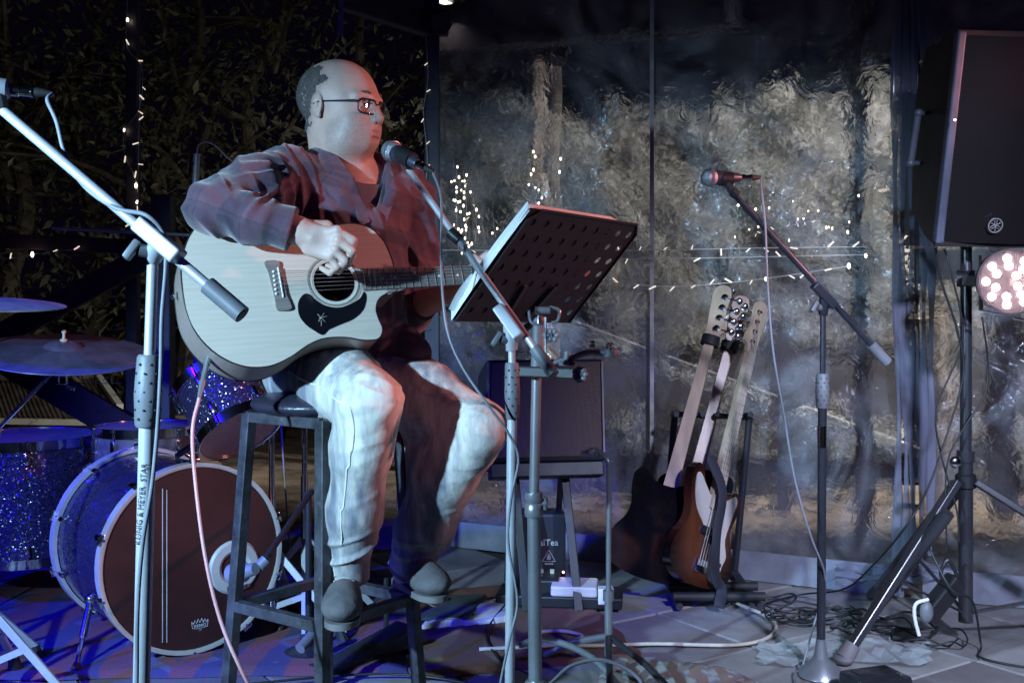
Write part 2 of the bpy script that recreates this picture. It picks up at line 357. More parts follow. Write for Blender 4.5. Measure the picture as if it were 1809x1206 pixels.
def tree(px, d, h, crown, label, seed, dens=2600, spread=1.0):
    rs = random.Random(seed); b = pt(px, 520, d); b.z = -.1
    t = thing('tree', label, 'tree', b); g = G(); P = [b]; 
    for k in range(1, 7): P.append(b+V(rs.uniform(-.12, .12)*k**.5, rs.uniform(-.1, .1), h*k/6))
    g.tube(smooth_path(P, 3), [.10*(1-.8*i/18) for i in range(19)], 8); tips = []
    for k in range(16):
        s0 = P[rs.randint(1, 5)].lerp(P[rs.randint(2, 6)], rs.random()); dr = V(rs.uniform(-1, 1), rs.uniform(-1, .6), rs.uniform(-.3, .8)).normalized()*spread*rs.uniform(.6, 1.3)
        m1 = s0+dr*.5+V(rs.uniform(-.15, .15), 0, rs.uniform(-.1, .2)); e = s0+dr+V(0, 0, -.15)
        g.tube(smooth_path([s0, m1, e], 4), [.028, .004], 5); tips += [m1, e, (m1+e)/2, s0]
        for q in range(3):
            e2 = e.lerp(m1, rs.random())+V(rs.uniform(-.4, .4), rs.uniform(-.3, .3), rs.uniform(-.4, .2)); g.tube(smooth_path([m1, (m1+e2)/2+V(0, 0, .06), e2], 3), [.011, .003], 4); tips.append(e2)
    g.build('trunk', m_bark, t)
    pts = []
    for k in range(dens):
        c = tips[rs.randrange(len(tips))]; pts.append((c.x+rs.gauss(0, .26), c.y+rs.gauss(0, .26), c.z+rs.gauss(0, .24)))
    leaves('crown', pts, .034, m_leaf, t, seed=seed)
for i, (px, d, h, lb) in enumerate([(10, 8.2, 3.6, 'dark leafy tree at the left edge of the picture'), (150, 9.0, 4.0, 'dark tree whose crown stands left of the post with fairy lights'), (330, 8.4, 3.7, 'thin branched tree just right of the post with fairy lights'), (480, 9.2, 4.2, 'dark tree directly behind the head of the guitarist'), (660, 8.2, 3.5, 'leafy tree between the guitarist and the tall dark post')]):
    tree(px, d, h, 1, lb, 10+i, dens=2600, spread=1.25)
# garden behind the curtain
m_hedge = mat('hedge_leaf', (.33, .325, .30), .6, 0, var=.4, vs=5); rs = np.random.RandomState(3)
def hedge_block(name, label, x0, x1, d, zlo, ztop, n, size, seed, cat='hedge'):
    t = thing(name, label, cat, ((x0+x1)/2, d, -.09)); rs = np.random.RandomState(seed)
    x = rs.uniform(x0, x1, n); tt = (x-x0)/(x1-x0); zt = ztop[0]+(ztop[1]-ztop[0])*tt+.06*np.sin(x*7+seed)+.05*np.sin(x*17)
    u = rs.uniform(0, 1, n); z = zlo+(zt-zlo)*u; y = d+.10*np.sin(x*3.3+z*2)+.10*np.sin(z*5.1-x*2)+.05*np.sin(x*11+z*9)+rs.uniform(-.05, .12, n)
    leaves('foliage', np.stack([x, y, z], 1), size, m_hedge, t, seed=seed)
    g = G(); nx, nz = 60, 24; vs = []
    for j in range(nz+1):
        for i in range(nx+1):
            xx = x0+(x1-x0)*i/nx; zz = zlo+((ztop[0]+(ztop[1]-ztop[0])*i/nx+.06*math.sin(xx*7+seed)-.04)-zlo)*j/nz
            vs.append((xx, d+.08+.10*math.sin(xx*3.3+zz*2)+.10*math.sin(zz*5.1-xx*2), zz))
    g.add(vs, [(j*(nx+1)+i, j*(nx+1)+i+1, (j+1)*(nx+1)+i+1, (j+1)*(nx+1)+i) for j in range(nz) for i in range(nx)])
    g.build('twigs', mat('hedge_twigs', (.26, .25, .22), .9, 0, var=.5, vs=9, bump=.05, bs=14), t, fix=False)
hedge_block('hedge', 'tall hedge cut off at the shadow line of the eave, lit by a floodlight behind the plastic curtain', -.5, 4.4, 8.0, .75, (2.20, 2.66), 34000, .055, 1)  # hedge top shaped to the edge of the eave's shadow
hedge_block('bush', 'low pale bush row behind the bass guitars beyond the curtain', .3, 4.4, 6.9, -.08, (.42, .30), 9000, .035, 7, 'bush')
def trunk(label, px, d, w, y0, y1, lean=0, m=None):
    g = G(); a = pt(px, y1, d); b = pt(px+lean, y0, d); P = [a+(b-a)*k/8+V(random.uniform(-.015, .015), 0, 0) for k in range(9)]
    g.tube(smooth_path(P, 2), [w*random.uniform(.9, 1.1) for _ in range(17)], 12)
    o = g.build('tree', m or mat('pale_bark', (.34, .28, .23), .9, 0, var=.3, vs=6, bump=.02, bs=14)); return top(o, label, 'tree')
trunk('pale bare tree trunk rising behind the music stand', 978, 7.2, .055, 120, 760, -4)
trunk('pale tree trunk behind the tripod of the loudspeaker', 1652, 6.3, .075, 560, 900, -5)
trunk('dark reddish tree trunk below the round stage light', 1768, 5.6, .07, 380, 900, 6, mat('red_bark', (.10, .04, .035), .85, 0, bump=.01, bs=20))
g = G(); c = pt(1527, 520, 5.6); g.beam((c.x, 5.6, -.1), (c.x, 5.6, 3), .07, .07, Vector((0, 1, 0)), .003)
top(g.build('post', mat('red_timber_post', (.04, .015, .018), .7, 0, bump=.001), smooth=False), 'reddish timber post just behind the folded edge of the curtain', 'post')
for px, lb in ((1160, 'dark short timber post among the bushes left of the bass guitars'), (1395, 'dark short timber post in the garden behind the right microphone stand')):
    c = pt(px, 520, 6.3); g = G(); g.beam((c.x, 6.3, -.1), (c.x, 6.3, pt(0, 560, 6.3).z), .11, .11, Vector((0, 1, 0)), .004); top(g.build('post', M['post'], smooth=False), lb, 'post')
g = G(); g.beam(pt(1005, 570, 7.5), pt(1140, 621, 7.1), .05, .05); g.beam(pt(1140, 621, 7.1), pt(1625, 800, 5.9), .05, .05)
for (px, py, d) in ((1300, 680, 6.7), (1580, 783, 6.0)): c = pt(px, py, d); g.rod(c, V(c.x, c.y, -.1), .015, 8)
top(g.build('handrail', M['white_paint'], smooth=False), 'white sloping handrail running down through the garden behind the basses', 'handrail')
for (a, b, h, lb) in ((pt(860, 800, 6.0), pt(1620, 830, 5.5), .07, 'low dark timber edging board along the garden bed'),):
    g = G(); g.beam(a, b, .05, h); g.beam(a+V(0, -.02, h/2+.005), b+V(0, -.02, h/2+.005), .08, .01)
    for t in (.1, .5, .9): c = a.lerp(b, t); g.beam(V(c.x, c.y+.03, -.1), V(c.x, c.y+.03, c.z+.03), .06, .05, Vector((0, 1, 0)))
    top(g.build('edging_board', M['timber'], smooth=False), lb, 'edging')
# low garden wall, its dark colour painted for the shade under the hedge
g = G(); g.beam(V(-.4, 7.8, .3), V(4.4, 7.8, .3), .06, .75); top(g.build('garden_wall', mat('shaded_wall', (.05, .045, .05), .85, 0, bump=.003, bs=20), smooth=False), 'low wall, coloured dark for the shade under the hedge, behind the bushes', 'wall')
# eave fascia above the curtain
g = G(); g.beam(pt(770, 92, 5.5), pt(1322, 52, 5.3), .06, .02); g.beam(pt(770, 40, 5.52), pt(1322, 0, 5.32), .02, .30)
top(g.build('fascia_board', mat('fascia', (.10, .085, .10), .6, 0, var=.2, bump=.002), smooth=False), 'dull purple fascia board of the eave above the curtain', 'board')
g = G(); g.beam(pt(1300, 48, 5.2), pt(1300, -40, 5.2), .055, .03, Vector((0, 1, 0)), .004); g.beam(pt(1300, 18, 5.18), pt(1300, 22, 5.18), .052, .03, Vector((0, 1, 0)))
top(g.build('bracket', M['white_paint'], smooth=False), 'pale block bracket hanging at the end of the eave board', 'bracket')
# screen beyond the lamp at the far right: wall panel glimpsed under the loudspeaker
g = G(); g.beam(pt(1615, 470, 5.2), pt(1830, 470, 5.2), .02, .16); top(g.build('sign_board', mat('cream_board', (.55, .52, .44), .6, 0, bump=.001), smooth=False), 'cream board seen under the loudspeaker behind the plastic curtain', 'board')
g = G(); g.beam(pt(1590, 300, 5.6), pt(1640, 300, 5.6), .02, .75); top(g.build('garden_screen', mat('cream_panel', (.36, .33, .30), .7, 0, bump=.001), smooth=False), 'narrow pale panel between the curtain edge and the loudspeaker', 'panel')
# ------------------------------------------------------------------ clear plastic curtain
def curtain_mat():
    m, nt, out = newmat('clear_plastic'); L = nt.links.new
    tc = N(nt, 'ShaderNodeTexCoord')
    n1 = N(nt, 'ShaderNodeTexNoise', i_Scale=2.2, i_Detail=4.0, i_Distortion=2.2); L(tc.outputs['Object'], n1.inputs['Vector'])
    n2 = N(nt, 'ShaderNodeTexNoise', i_Scale=11.0, i_Detail=5.0, i_Distortion=3.0); L(tc.outputs['Object'], n2.inputs['Vector'])
    ad = N(nt, 'ShaderNodeMath', operation='MULTIPLY_ADD'); ad.inputs[1].default_value = .35; L(n2.outputs[0], ad.inputs[0]); L(n1.outputs[0], ad.inputs[2])
    bp = N(nt, 'ShaderNodeBump', i_Distance=.040, i_Strength=.55); L(ad.outputs[0], bp.inputs['Height'])
    tr = N(nt, 'ShaderNodeBsdfTransparent'); tr.inputs[0].default_value = (.86, .86, .88, 1)
    rf = N(nt, 'ShaderNodeBsdfRefraction', i_IOR=1.11, i_Roughness=.15); rf.inputs[0].default_value = (.9, .9, .92, 1); L(bp.outputs[0], rf.inputs['Normal'])
    gl = N(nt, 'ShaderNodeBsdfGlossy', i_Roughness=.09); gl.inputs[0].default_value = (.9, .9, .95, 1); L(bp.outputs[0], gl.inputs['Normal'])
    df = N(nt, 'ShaderNodeBsdfDiffuse'); df.inputs[0].default_value = (.62, .62, .66, 1)
    tl = N(nt, 'ShaderNodeBsdfTranslucent'); tl.inputs[0].default_value = (.6, .6, .6, 1)
    dm = N(nt, 'ShaderNodeMixShader'); dm.inputs[0].default_value = .4; L(df.outputs[0], dm.inputs[1]); L(tl.outputs[0], dm.inputs[2])
    m0 = N(nt, 'ShaderNodeMixShader'); m0.inputs[0].default_value = .78; L(tr.outputs[0], m0.inputs[1]); L(rf.outputs[0], m0.inputs[2])
    m1 = N(nt, 'ShaderNodeMixShader'); fr = N(nt, 'ShaderNodeFresnel', i_IOR=1.35); L(bp.outputs[0], fr.inputs['Normal']); L(fr.outputs[0], m1.inputs[0]); L(m0.outputs[0], m1.inputs[1]); L(gl.outputs[0], m1.inputs[2])
    mr = N(nt, 'ShaderNodeMapRange'); mr.inputs[1].default_value = .40; mr.inputs[2].default_value = .75; mr.inputs[3].default_value = .04; mr.inputs[4].default_value = .45
    L(n1.outputs[0], mr.inputs[0])
    m2 = N(nt, 'ShaderNodeMixShader'); L(mr.outputs[0], m2.inputs[0]); L(m1.outputs[0], m2.inputs[1]); L(dm.outputs[0], m2.inputs[2])
    L(m2.outputs[0], out.inputs[0]); return m
m_cur = curtain_mat()
def cbase(px, d0=None):
    """base line of the curtain on the floor: x as a function of place"""
    return None
CA = V(-.36, 5.0, 0); CB = V(1.42, 4.13, 0); CC = V(3.0, 3.55, 0)
def curtain_panel(label, P, Q, zt, wr, seed):
    t = thing('plastic_curtain', label, 'curtain', P); g = G(); nx, nz = 110, 90; vs = []; d = (Q-P); nn = V(-d.y, d.x, 0).normalized()
    for j in range(nz+1):
        for i in range(nx+1):
            u = i/nx; w = j/nz; z = zt*w
            o = wr*(.5*math.sin(u*13+w*3+seed)+.3*math.sin(u*31+w*7+2*seed)+.22*math.sin(w*19+u*9)+.2*math.sin((u*23-w*29)+seed))*(.4+.6*math.sin(math.pi*min(1, w*1.2))**1)
            p = P+d*u+nn*o; vs.append((p.x, p.y, z+.004))
    g.add(vs, [(j*(nx+1)+i, j*(nx+1)+i+1, (j+1)*(nx+1)+i+1, (j+1)*(nx+1)+i) for j in range(nz) for i in range(nx)])
    g.build('sheet', m_cur, t, fix=False)
    return t
m_seam = mat('plastic_seam', (.42, .36, .34), .5, 0, var=.2, bump=.001)
ca = curtain_panel('wide clear plastic curtain behind the bass guitars', CA, CB, 3.0, .022, 1)
cb = curtain_panel('clear plastic curtain at the right behind the loudspeaker', CB+V(.06, -.02, 0), CC, 3.0, .02, 5)
def on_cur(px, A=CA, B=CB):
    k = (px-CX)/FPX; t = (k*A.y-A.x)/((B.x-A.x)-k*(B.y-A.y)); return A+(B-A)*t
for px in (1150,):
    c = on_cur(px); g = G(); g.beam(V(c.x, c.y-.03, 0), V(c.x, c.y-.03, 3), .016, .004, Vector((0, 1, 0))); g.build('seam', m_seam, ca, False)
g = G(); a = CA+V(0, -.02, .06); b = CB+V(0, -.03, .06); g.beam(a, b, .012, .11); g.build('hem', mat('hem_plastic', (.20, .21, .25), .4, 0, var=.12, bump=.002, bs=20), ca, False)
g = G(); a = CB+V(.06, -.05, .06); b = CC+V(0, -.03, .06); g.beam(a, b, .012, .11); g.build('hem', bpy.data.materials['hem_plastic'], cb, False)
# bunched edge where both panels meet: clear folds hanging down
bt = thing('curtain_edge', 'bunched folds of clear plastic hanging where two curtains meet', 'curtain', CB)
m_fold = newmat('plastic_fold'); mf, nt, out = m_fold
pb = N(nt, 'ShaderNodeBsdfPrincipled', i_Roughness=.12, i_IOR=1.4); pb.inputs['Base Color'].default_value = (.20, .21, .28, 1)
trp = N(nt, 'ShaderNodeBsdfTransparent'); mxs = N(nt, 'ShaderNodeMixShader'); mxs.inputs[0].default_value = .62
nt.links.new(trp.outputs[0], mxs.inputs[1]); nt.links.new(pb.outputs[0], mxs.inputs[2]); nt.links.new(mxs.outputs[0], out.inputs[0])
for k in range(6):
    x = CB.x-.035+.022*k; y = CB.y-.06-.012*(k % 3); g = G()
    P = [V(x+.006*math.sin(z*3+k), y+.008*math.sin(z*5+k*2), z) for z in np.linspace(.02+.03*k, 3, 26)]
    g.tube(P, [.011*(.7+.4*math.sin(i*.9+k)) for i in range(26)], 8, flat=1.8); g.build('fold', mf, bt)
# crumpled corner at the foot
g = G(); rs = random.Random(5); vs = []
for j in range(9):
    for i in range(13):
        p = pt(1475+i*17, 1000+j*3.6-(i*.6), 4.1-.01*j); vs.append((p.x, p.y+rs.uniform(-.02, .02), max(.006, p.z+rs.uniform(-.012, .014))))
g.add(vs, [(j*13+i, j*13+i+1, (j+1)*13+i+1, (j+1)*13+i) for j in range(8) for i in range(12)]); g.build('crumpled_corner', mf, bt, False, fix=False)
# scrap of film on the floor
g = G(); rs = random.Random(9); vs = []
for j in range(7):
    for i in range(19):
        t = i/18; p = pt(1335+t*305, 1138+j*6+6*math.sin(t*9+j), 1); d = FPX*1.1/(1138+j*6.5+5*math.sin(t*9)-HY); x = (1335+t*305+8*(j % 2)-CX)/FPX*d
        vs.append((x, d, .008+rs.uniform(0, .016)))
g.add(vs, [(j*19+i, j*19+i+1, (j+1)*19+i+1, (j+1)*19+i) for j in range(6) for i in range(18)])
m_film, nt, out = newmat('plastic_film'); pb = N(nt, 'ShaderNodeBsdfPrincipled', i_Roughness=.15); pb.inputs['Base Color'].default_value = (.5, .55, .55, 1); trp = N(nt, 'ShaderNodeBsdfTransparent'); mxs = N(nt, 'ShaderNodeMixShader'); mxs.inputs[0].default_value = .5
nt.links.new(trp.outputs[0], mxs.inputs[1]); nt.links.new(pb.outputs[0], mxs.inputs[2]); nt.links.new(mxs.outputs[0], out.inputs[0])
top(g.build('plastic_film', m_film, None, False, fix=False), 'torn strip of clear plastic film lying on the slabs', 'film')
# ------------------------------------------------------------------ fairy lights
m_bulb = emis('fairy_bulb', (1.0, .86, .66), 6.5); m_bulb_off = mat('fairy_bulb_dim', (.7, .66, .58), .3, 0, emit=(1, .85, .7), es=.9); m_fw = mat('fairy_wire', (.72, .66, .58), .5)
bme = G().sphere((0, 0, 0), (.0055, .0055, .0095), 6).mesh('bulb'); bme.materials.append(m_bulb)
bme2 = G().rod((0, 0, 0), (.0, 0, .024), .0026, 5).mesh('bulb'); bme2.materials.append(m_bulb_off)
def fairy(label, path, every, lit=.5, wire_r=.0016, seed=0, spread=.03, big=1.0):
    rs = random.Random(seed); t = thing('fairy_lights', label, 'fairy lights', path[0]); P = smooth_path(path, 8)
    g = G(); g.tube(P, wire_r, 5); g.build('wire', m_fw, t); acc = 0
    for i in range(1, len(P)):
        acc += (P[i]-P[i-1]).length
        while acc > every:
            acc -= every; on = rs.random() < lit
            d = V(rs.uniform(-1, 1), rs.uniform(-.4, .4), rs.uniform(-1, 1)).normalized(); o = link('bulb', bme if on else bme2, None, t, loc=P[i]+d*spread*rs.uniform(.2, 1) if on else P[i]); s = big*rs.uniform(.7, 1.3); o.scale = (s, s, s)
            if not on: o.rotation_euler = d.to_track_quat('Z', 'Y').to_euler()
    return t
fairy('fairy lights wound round the tall post left of the guitarist', [pt(226, -20, 4.95), pt(224, 80, 4.95), pt(250, 118, 4.95), pt(247, 190, 4.95), pt(221, 230, 4.95), pt(220, 270, 4.95), pt(240, 320, 4.95), pt(243, 365, 4.95), pt(222, 400, 4.95)], .11, .15, seed=1, spread=.01)
fairy('fairy lights hanging down the right side of the left post', [pt(248, 120, 4.94), pt(246, 200, 4.94), pt(244, 300, 4.94), pt(241, 345, 4.94), pt(243, 370, 4.94)], .10, .2, seed=2, spread=.01)
fairy('fairy light string draped under the purple railing at the left', [pt(-20, 460, 4.8), pt(30, 455, 4.8), pt(70, 447, 4.8), pt(140, 440, 4.8)], .09, .2, seed=3, spread=.008)
fairy('fairy lights climbing the tall dark middle post', [pt(752, 60, 4.95), pt(756, 140, 4.95), pt(748, 200, 4.95), pt(755, 290, 4.95), pt(742, 380, 4.95), pt(738, 430, 4.95)], .12, .1, seed=4, spread=.01)
def cz(px, py, off=-.06):
    c = on_cur(px); d = c.y+off; return pt(px, py, d)
fairy('long fairy light string sagging across behind the bass headstocks', [cz(1030, 490), cz(1100, 500), cz(1180, 506), cz(1280, 500), cz(1380, 488), cz(1500, 470)], .075, .12, seed=5, spread=.004)
fairy('fairy light string stretched straight behind the music stand', [cz(780, 442), cz(1000, 443), cz(1150, 442), cz(1350, 438), cz(1530, 436)], .10, .12, seed=6, spread=.01)
fairy('second straight fairy light string just under the first one', [cz(850, 456), cz(1150, 457), cz(1530, 450)], .3, .3, seed=16, spread=.01)
for k, (px, y0, y1, ev, lb) in enumerate([(806, 290, 440, .018, 'bright cluster of glints in the plastic, built as bulbs, nearest the tall dark post'), (819, 300, 440, .013, 'densest strand of reflected glints in the plastic, built as bulbs'), (836, 350, 430, .03, 'short strand of reflected glints, built as bulbs, right of the densest strand'), (872, 385, 420, .03, 'tiny strand of reflected glints, built as bulbs, just left of the music stand'), (942, 255, 345, .03, 'strand of reflected glints, built as bulbs, left of the pale tree trunk'), (951, 330, 400, .03, 'strand of reflected glints, built as bulbs, low on the pale tree trunk'), (995, 260, 310, .05, 'sparse reflected glints, built as bulbs, just right of the pale tree trunk')]):  # glints reflected in the crinkled plastic, built as glowing bulbs
    fairy(lb, [cz(px, y0), cz(px+6*math.sin(k), (y0+y1)/2), cz(px+4, y1)], ev, .95, .0006, 20+k, .030, .6)
fairy('scattered glints in the plastic, built as bulbs, behind the boom of the right microphone', [cz(1300, 430), cz(1330, 415), cz(1390, 400), cz(1440, 390), cz(1500, 400)], .020, .9, .0004, 31, .09, .55)  # wider glitter of the plastic, likewise built from bulbs
fairy('loose glints in the plastic, built as bulbs, above the right microphone boom', [cz(1290, 400), cz(1350, 370), cz(1420, 340), cz(1490, 360)], .06, .9, .0004, 32, .10, .5)
fairy('fairy lights hanging between the curtain edge and the loudspeaker', [pt(1577, 128, 4.4), pt(1576, 180, 4.4), pt(1572, 250, 4.4), pt(1578, 300, 4.4), pt(1570, 370, 4.4), pt(1590, 410, 4.4), pt(1615, 418, 4.4)], .11, .12, seed=8, spread=.01, big=1.4)
# ================================================================== implicit surfaces
class Vol:
    def __init__(s, lo, hi, h):
        s.lo = np.array(lo, dtype=np.float32); s.h = h; s.n = [int((b-a)/h)+2 for a, b in zip(lo, hi)]
        s.F = np.full(s.n, 0.2, dtype=np.float32)
    def sub(s, lo, hi):
        a = [max(0, int((lo[i]-s.lo[i])/s.h)) for i in range(3)]; b = [min(s.n[i], int((hi[i]-s.lo[i])/s.h)+2) for i in range(3)]
        if any(b[i] <= a[i] for i in range(3)): return None
        sl = tuple(slice(a[i], b[i]) for i in range(3))
        ax = [s.lo[i]+np.arange(a[i], b[i], dtype=np.float32)*s.h for i in range(3)]
        return sl, ax[0][:, None, None], ax[1][None, :, None], ax[2][None, None, :]
    def put(s, d, sl, k, mode):
        F = s.F[sl]
        if mode == 'add': a, b = F, d
        else: a, b = -F, d
        if mode == 'cut': a, b = -F, d   # max(F,-d) = -min(-F,d)
        hh = np.clip(.5+.5*(b-a)/k, 0, 1) if k > 0 else (a < b).astype(np.float32)
        r = b*(1-hh)+a*hh-(k*hh*(1-hh) if k > 0 else 0)
        s.F[sl] = r if mode == 'add' else -r
    def cap(s, p, q, r1, r2=None, k=.02, mode='add'):
        r2 = r1 if r2 is None else r2; p = np.array(p, dtype=np.float32); q = np.array(q, dtype=np.float32); m = max(r1, r2)+k+.02
        z = s.sub(np.minimum(p, q)-m, np.maximum(p, q)+m)
        if z is None: return
        sl, X, Y, Z = z; d = q-p; L = float(d@d)+1e-12
        t = np.clip(((X-p[0])*d[0]+(Y-p[1])*d[1]+(Z-p[2])*d[2])/L, 0, 1)
        D = np.sqrt((X-p[0]-d[0]*t)**2+(Y-p[1]-d[1]*t)**2+(Z-p[2]-d[2]*t)**2)-(r1+(r2-r1)*t)
        s.put(D, sl, k, mode)
    def ell(s, c, r, ax=None, k=.02, mode='add'):
        c = np.array(c, dtype=np.float32); m = max(r)+k+.02; z = s.sub(c-m, c+m)
        if z is None: return
        sl, X, Y, Z = z; X = X-c[0]; Y = Y-c[1]; Z = Z-c[2]
        A = np.eye(3) if ax is None else np.array([list(v) for v in ax])
        U = [(X*A[i][0]+Y*A[i][1]+Z*A[i][2]) for i in range(3)]
        k0 = np.sqrt(sum((U[i]/r[i])**2 for i in range(3))); k1 = np.sqrt(sum((U[i]/r[i]**2)**2 for i in range(3)))+1e-9
        s.put(k0*(k0-1)/k1, sl, k, mode)
    def chain(s, P, R, k=.02, mode='add'):
        for i in range(len(P)-1): s.cap(P[i], P[i+1], R[i], R[i+1], k, mode)
    def mesh(s, name, off=Vector((0, 0, 0))):
        F = s.F; S = F < 0; n = F.shape
        c8 = [(0, 0, 0), (1, 0, 0), (0, 1, 0), (1, 1, 0), (0, 0, 1), (1, 0, 1), (0, 1, 1), (1, 1, 1)]
        def cs(A, o): return A[o[0]:n[0]-1+o[0], o[1]:n[1]-1+o[1], o[2]:n[2]-1+o[2]]
        cnt = np.zeros((n[0]-1, n[1]-1, n[2]-1), dtype=np.int8)
        for o in c8: cnt += cs(S, o)
        I, J, K = np.nonzero((cnt > 0) & (cnt < 8)); idx = np.full(cnt.shape, -1, dtype=np.int32); idx[I, J, K] = np.arange(len(I))
        f = [F[I+o[0], J+o[1], K+o[2]] for o in c8]; acc = np.zeros((len(I), 3)); w = np.zeros(len(I))
        for a in range(8):
            for ax_ in range(3):
                if c8[a][ax_]: continue
                b = a+(1, 2, 4)[ax_]; fa, fb = f[a], f[b]; m = (fa < 0) != (fb < 0); t = np.where(m, fa/(fa-fb+1e-12), 0)
                P = np.tile(np.array(c8[a], dtype=float), (len(I), 1)); P[:, ax_] += t
                acc += P*m[:, None]; w += m
        v = (np.stack([I, J, K], 1)+acc/w[:, None])*s.h+s.lo-np.array(off)
        faces = []
        for ax_ in range(3):
            u, w_ = [(1, 2), (2, 0), (0, 1)][ax_]
            o = [0, 0, 0]; o[ax_] = 1; A = S[tuple(slice(0, n[i]-o[i]) for i in range(3))]; B = S[tuple(slice(o[i], n[i]) for i in range(3))]
            E = np.nonzero(A != B); ijk = np.stack(E, 1); m = (ijk[:, u] > 0) & (ijk[:, w_] > 0) & (ijk[:, u] < n[u]-1) & (ijk[:, w_] < n[w_]-1); ijk = ijk[m]
            sgn = A[tuple(ijk.T)]
            q = []
            for (du, dw) in ((-1, -1), (0, -1), (0, 0), (-1, 0)):
                c = ijk.copy(); c[:, u] += du; c[:, w_] += dw; q.append(idx[tuple(c.T)])
            q = np.stack(q, 1); q[~sgn] = q[~sgn][:, ::-1]; faces.append(q)
        Fc = np.concatenate(faces); Fc = Fc[(Fc >= 0).all(1)]
        me = bpy.data.meshes.new(name); me.vertices.add(len(v)); me.vertices.foreach_set('co', v.astype(np.float32).ravel())
        me.loops.add(Fc.size); me.loops.foreach_set('vertex_index', Fc.ravel().astype(np.int32)); me.polygons.add(len(Fc))
        me.polygons.foreach_set('loop_start', np.arange(0, Fc.size, 4, dtype=np.int32)); me.polygons.foreach_set('loop_total', np.full(len(Fc), 4, dtype=np.int32))
        me.polygons.foreach_set('use_smooth', np.ones(len(Fc), dtype=bool)); me.update(); me.validate()
        return me
LAT = np.random.RandomState(8).uniform(-1, 1, (64, 64, 64)).astype(np.float32)
def vnoise(P):
    """smooth value noise, P (n,3)"""
    i = np.floor(P).astype(int); f = P-i; f = f*f*(3-2*f); r = 0
    for a in (0, 1):
        for b in (0, 1):
            for c in (0, 1):
                w = (f[:, 0] if a else 1-f[:, 0])*(f[:, 1] if b else 1-f[:, 1])*(f[:, 2] if c else 1-f[:, 2])
                r = r+w*LAT[(i[:, 0]+a) & 63, (i[:, 1]+b) & 63, (i[:, 2]+c) & 63]
    return r
def verts_of(me):
    a = np.empty(len(me.vertices)*3, dtype=np.float32); me.vertices.foreach_get('co', a); return a.reshape(-1, 3)
def norms_of(me):
    a = np.empty(len(me.vertices)*3, dtype=np.float32); me.vertices.foreach_get('normal', a); return a.reshape(-1, 3)
def largest(me):
    bm = bmesh.new(); bm.from_mesh(me); seen = set(); best = []
    for v in bm.verts:
        if v in seen: continue
        st_ = [v]; seen.add(v); comp = []
        while st_:
            q = st_.pop(); comp.append(q)
            for e in q.link_edges:
                o = e.other_vert(q)
                if o not in seen: seen.add(o); st_.append(o)
        if len(comp) > len(best): best = comp
    keep = set(best); bmesh.ops.delete(bm, geom=[v for v in bm.verts if v not in keep], context='VERTS'); bm.to_mesh(me); bm.free()
def displace(me, fn):
    v = verts_of(me); n = norms_of(me); v = v+n*fn(v, n)[:, None]; me.vertices.foreach_set('co', v.astype(np.float32).ravel()); me.update()
def paint(me, name, vals):
    a = me.color_attributes.new(name, 'FLOAT_COLOR', 'POINT'); c = np.ones((len(me.vertices), 4), dtype=np.float32); c[:, :3] = vals[:, None] if vals.ndim == 1 else vals
    a.data.foreach_set('color', c.ravel())
# ================================================================== the guitarist
man = thing('person', 'bald guitarist in glasses, plaid shirt and faded jeans sitting on the bar stool', 'person', (-.48, 2.95, .84))
yaw = math.radians(26); hf = V(math.cos(yaw), -math.sin(yaw), 0); hu = V(0, 0, 1); hr = hf.cross(hu)   # forward, up, camera side
tl = math.radians(-3); hf, hu = (hf*math.cos(tl)+hu*math.sin(tl)).normalized(), (hu*math.cos(tl)-hf*math.sin(tl)).normalized()
HC = pt(601, 189, 2.93); HA = (hf, hr, hu)
def hp(f, r, u): return HC+hf*f*1.07+hr*r+hu*u
neck0 = pt(600, 262, 2.965); neck1 = pt(617, 330, 2.965)
shR = pt(500, 322, 2.83); elR = pt(382, 368, 2.585); wrR = pt(528, 408, 2.60)
shL = pt(712, 338, 3.08); elL = pt(722, 545, 3.06); wrL = pt(788, 522, 2.95)
pel = pt(585, 655, 3.0); hipR = pt(555, 648, 2.96); hipL = pt(655, 648, 3.06)
knR = pt(651, 716, 2.62); anR = pt(612, 1018, 2.74); knL = pt(846, 762, 2.80); anL = pt(722, 1010, 2.95)
shv = (shL-shR).normalized(); tf = V(-shv.y, shv.x, 0)*-1
tf = V(shv.y, -shv.x, 0).normalized()        # chest forward
chest = pt(606, 400, 2.975); belly = pt(598, 530, 2.96); TA = (V(shv.x, shv.y, 0).normalized(), tf, V(0, 0, 1))
B = Vol((-.86, 2.42, .27), (.02, 3.26, 1.74), .0031)
B.ell(pel, (.17, .13, .13), TA, .04); B.ell(belly, (.155, .125, .16), TA, .06); B.ell(chest, (.16, .105, .20), TA, .06)
B.cap(shR, shL, .055, .055, .05); B.chain([shR, elR], [.052, .043], .03); B.chain([elR, wrR], [.044, .031], .02)
B.chain([shL, elL], [.052, .042], .03); B.chain([elL, wrL], [.044, .029], .02)
B.chain([hipR, knR], [.09, .056], .04); B.chain([knR, anR], [.056, .036], .03); B.chain([hipL, knL], [.09, .056], .04); B.chain([knL, anL], [.056, .036], .03)
for a, e in ((anR, pt(598, 1078, 2.66)), (anL, pt(772, 1052, 2.88))): B.chain([a, e], [.036, .028], .02)
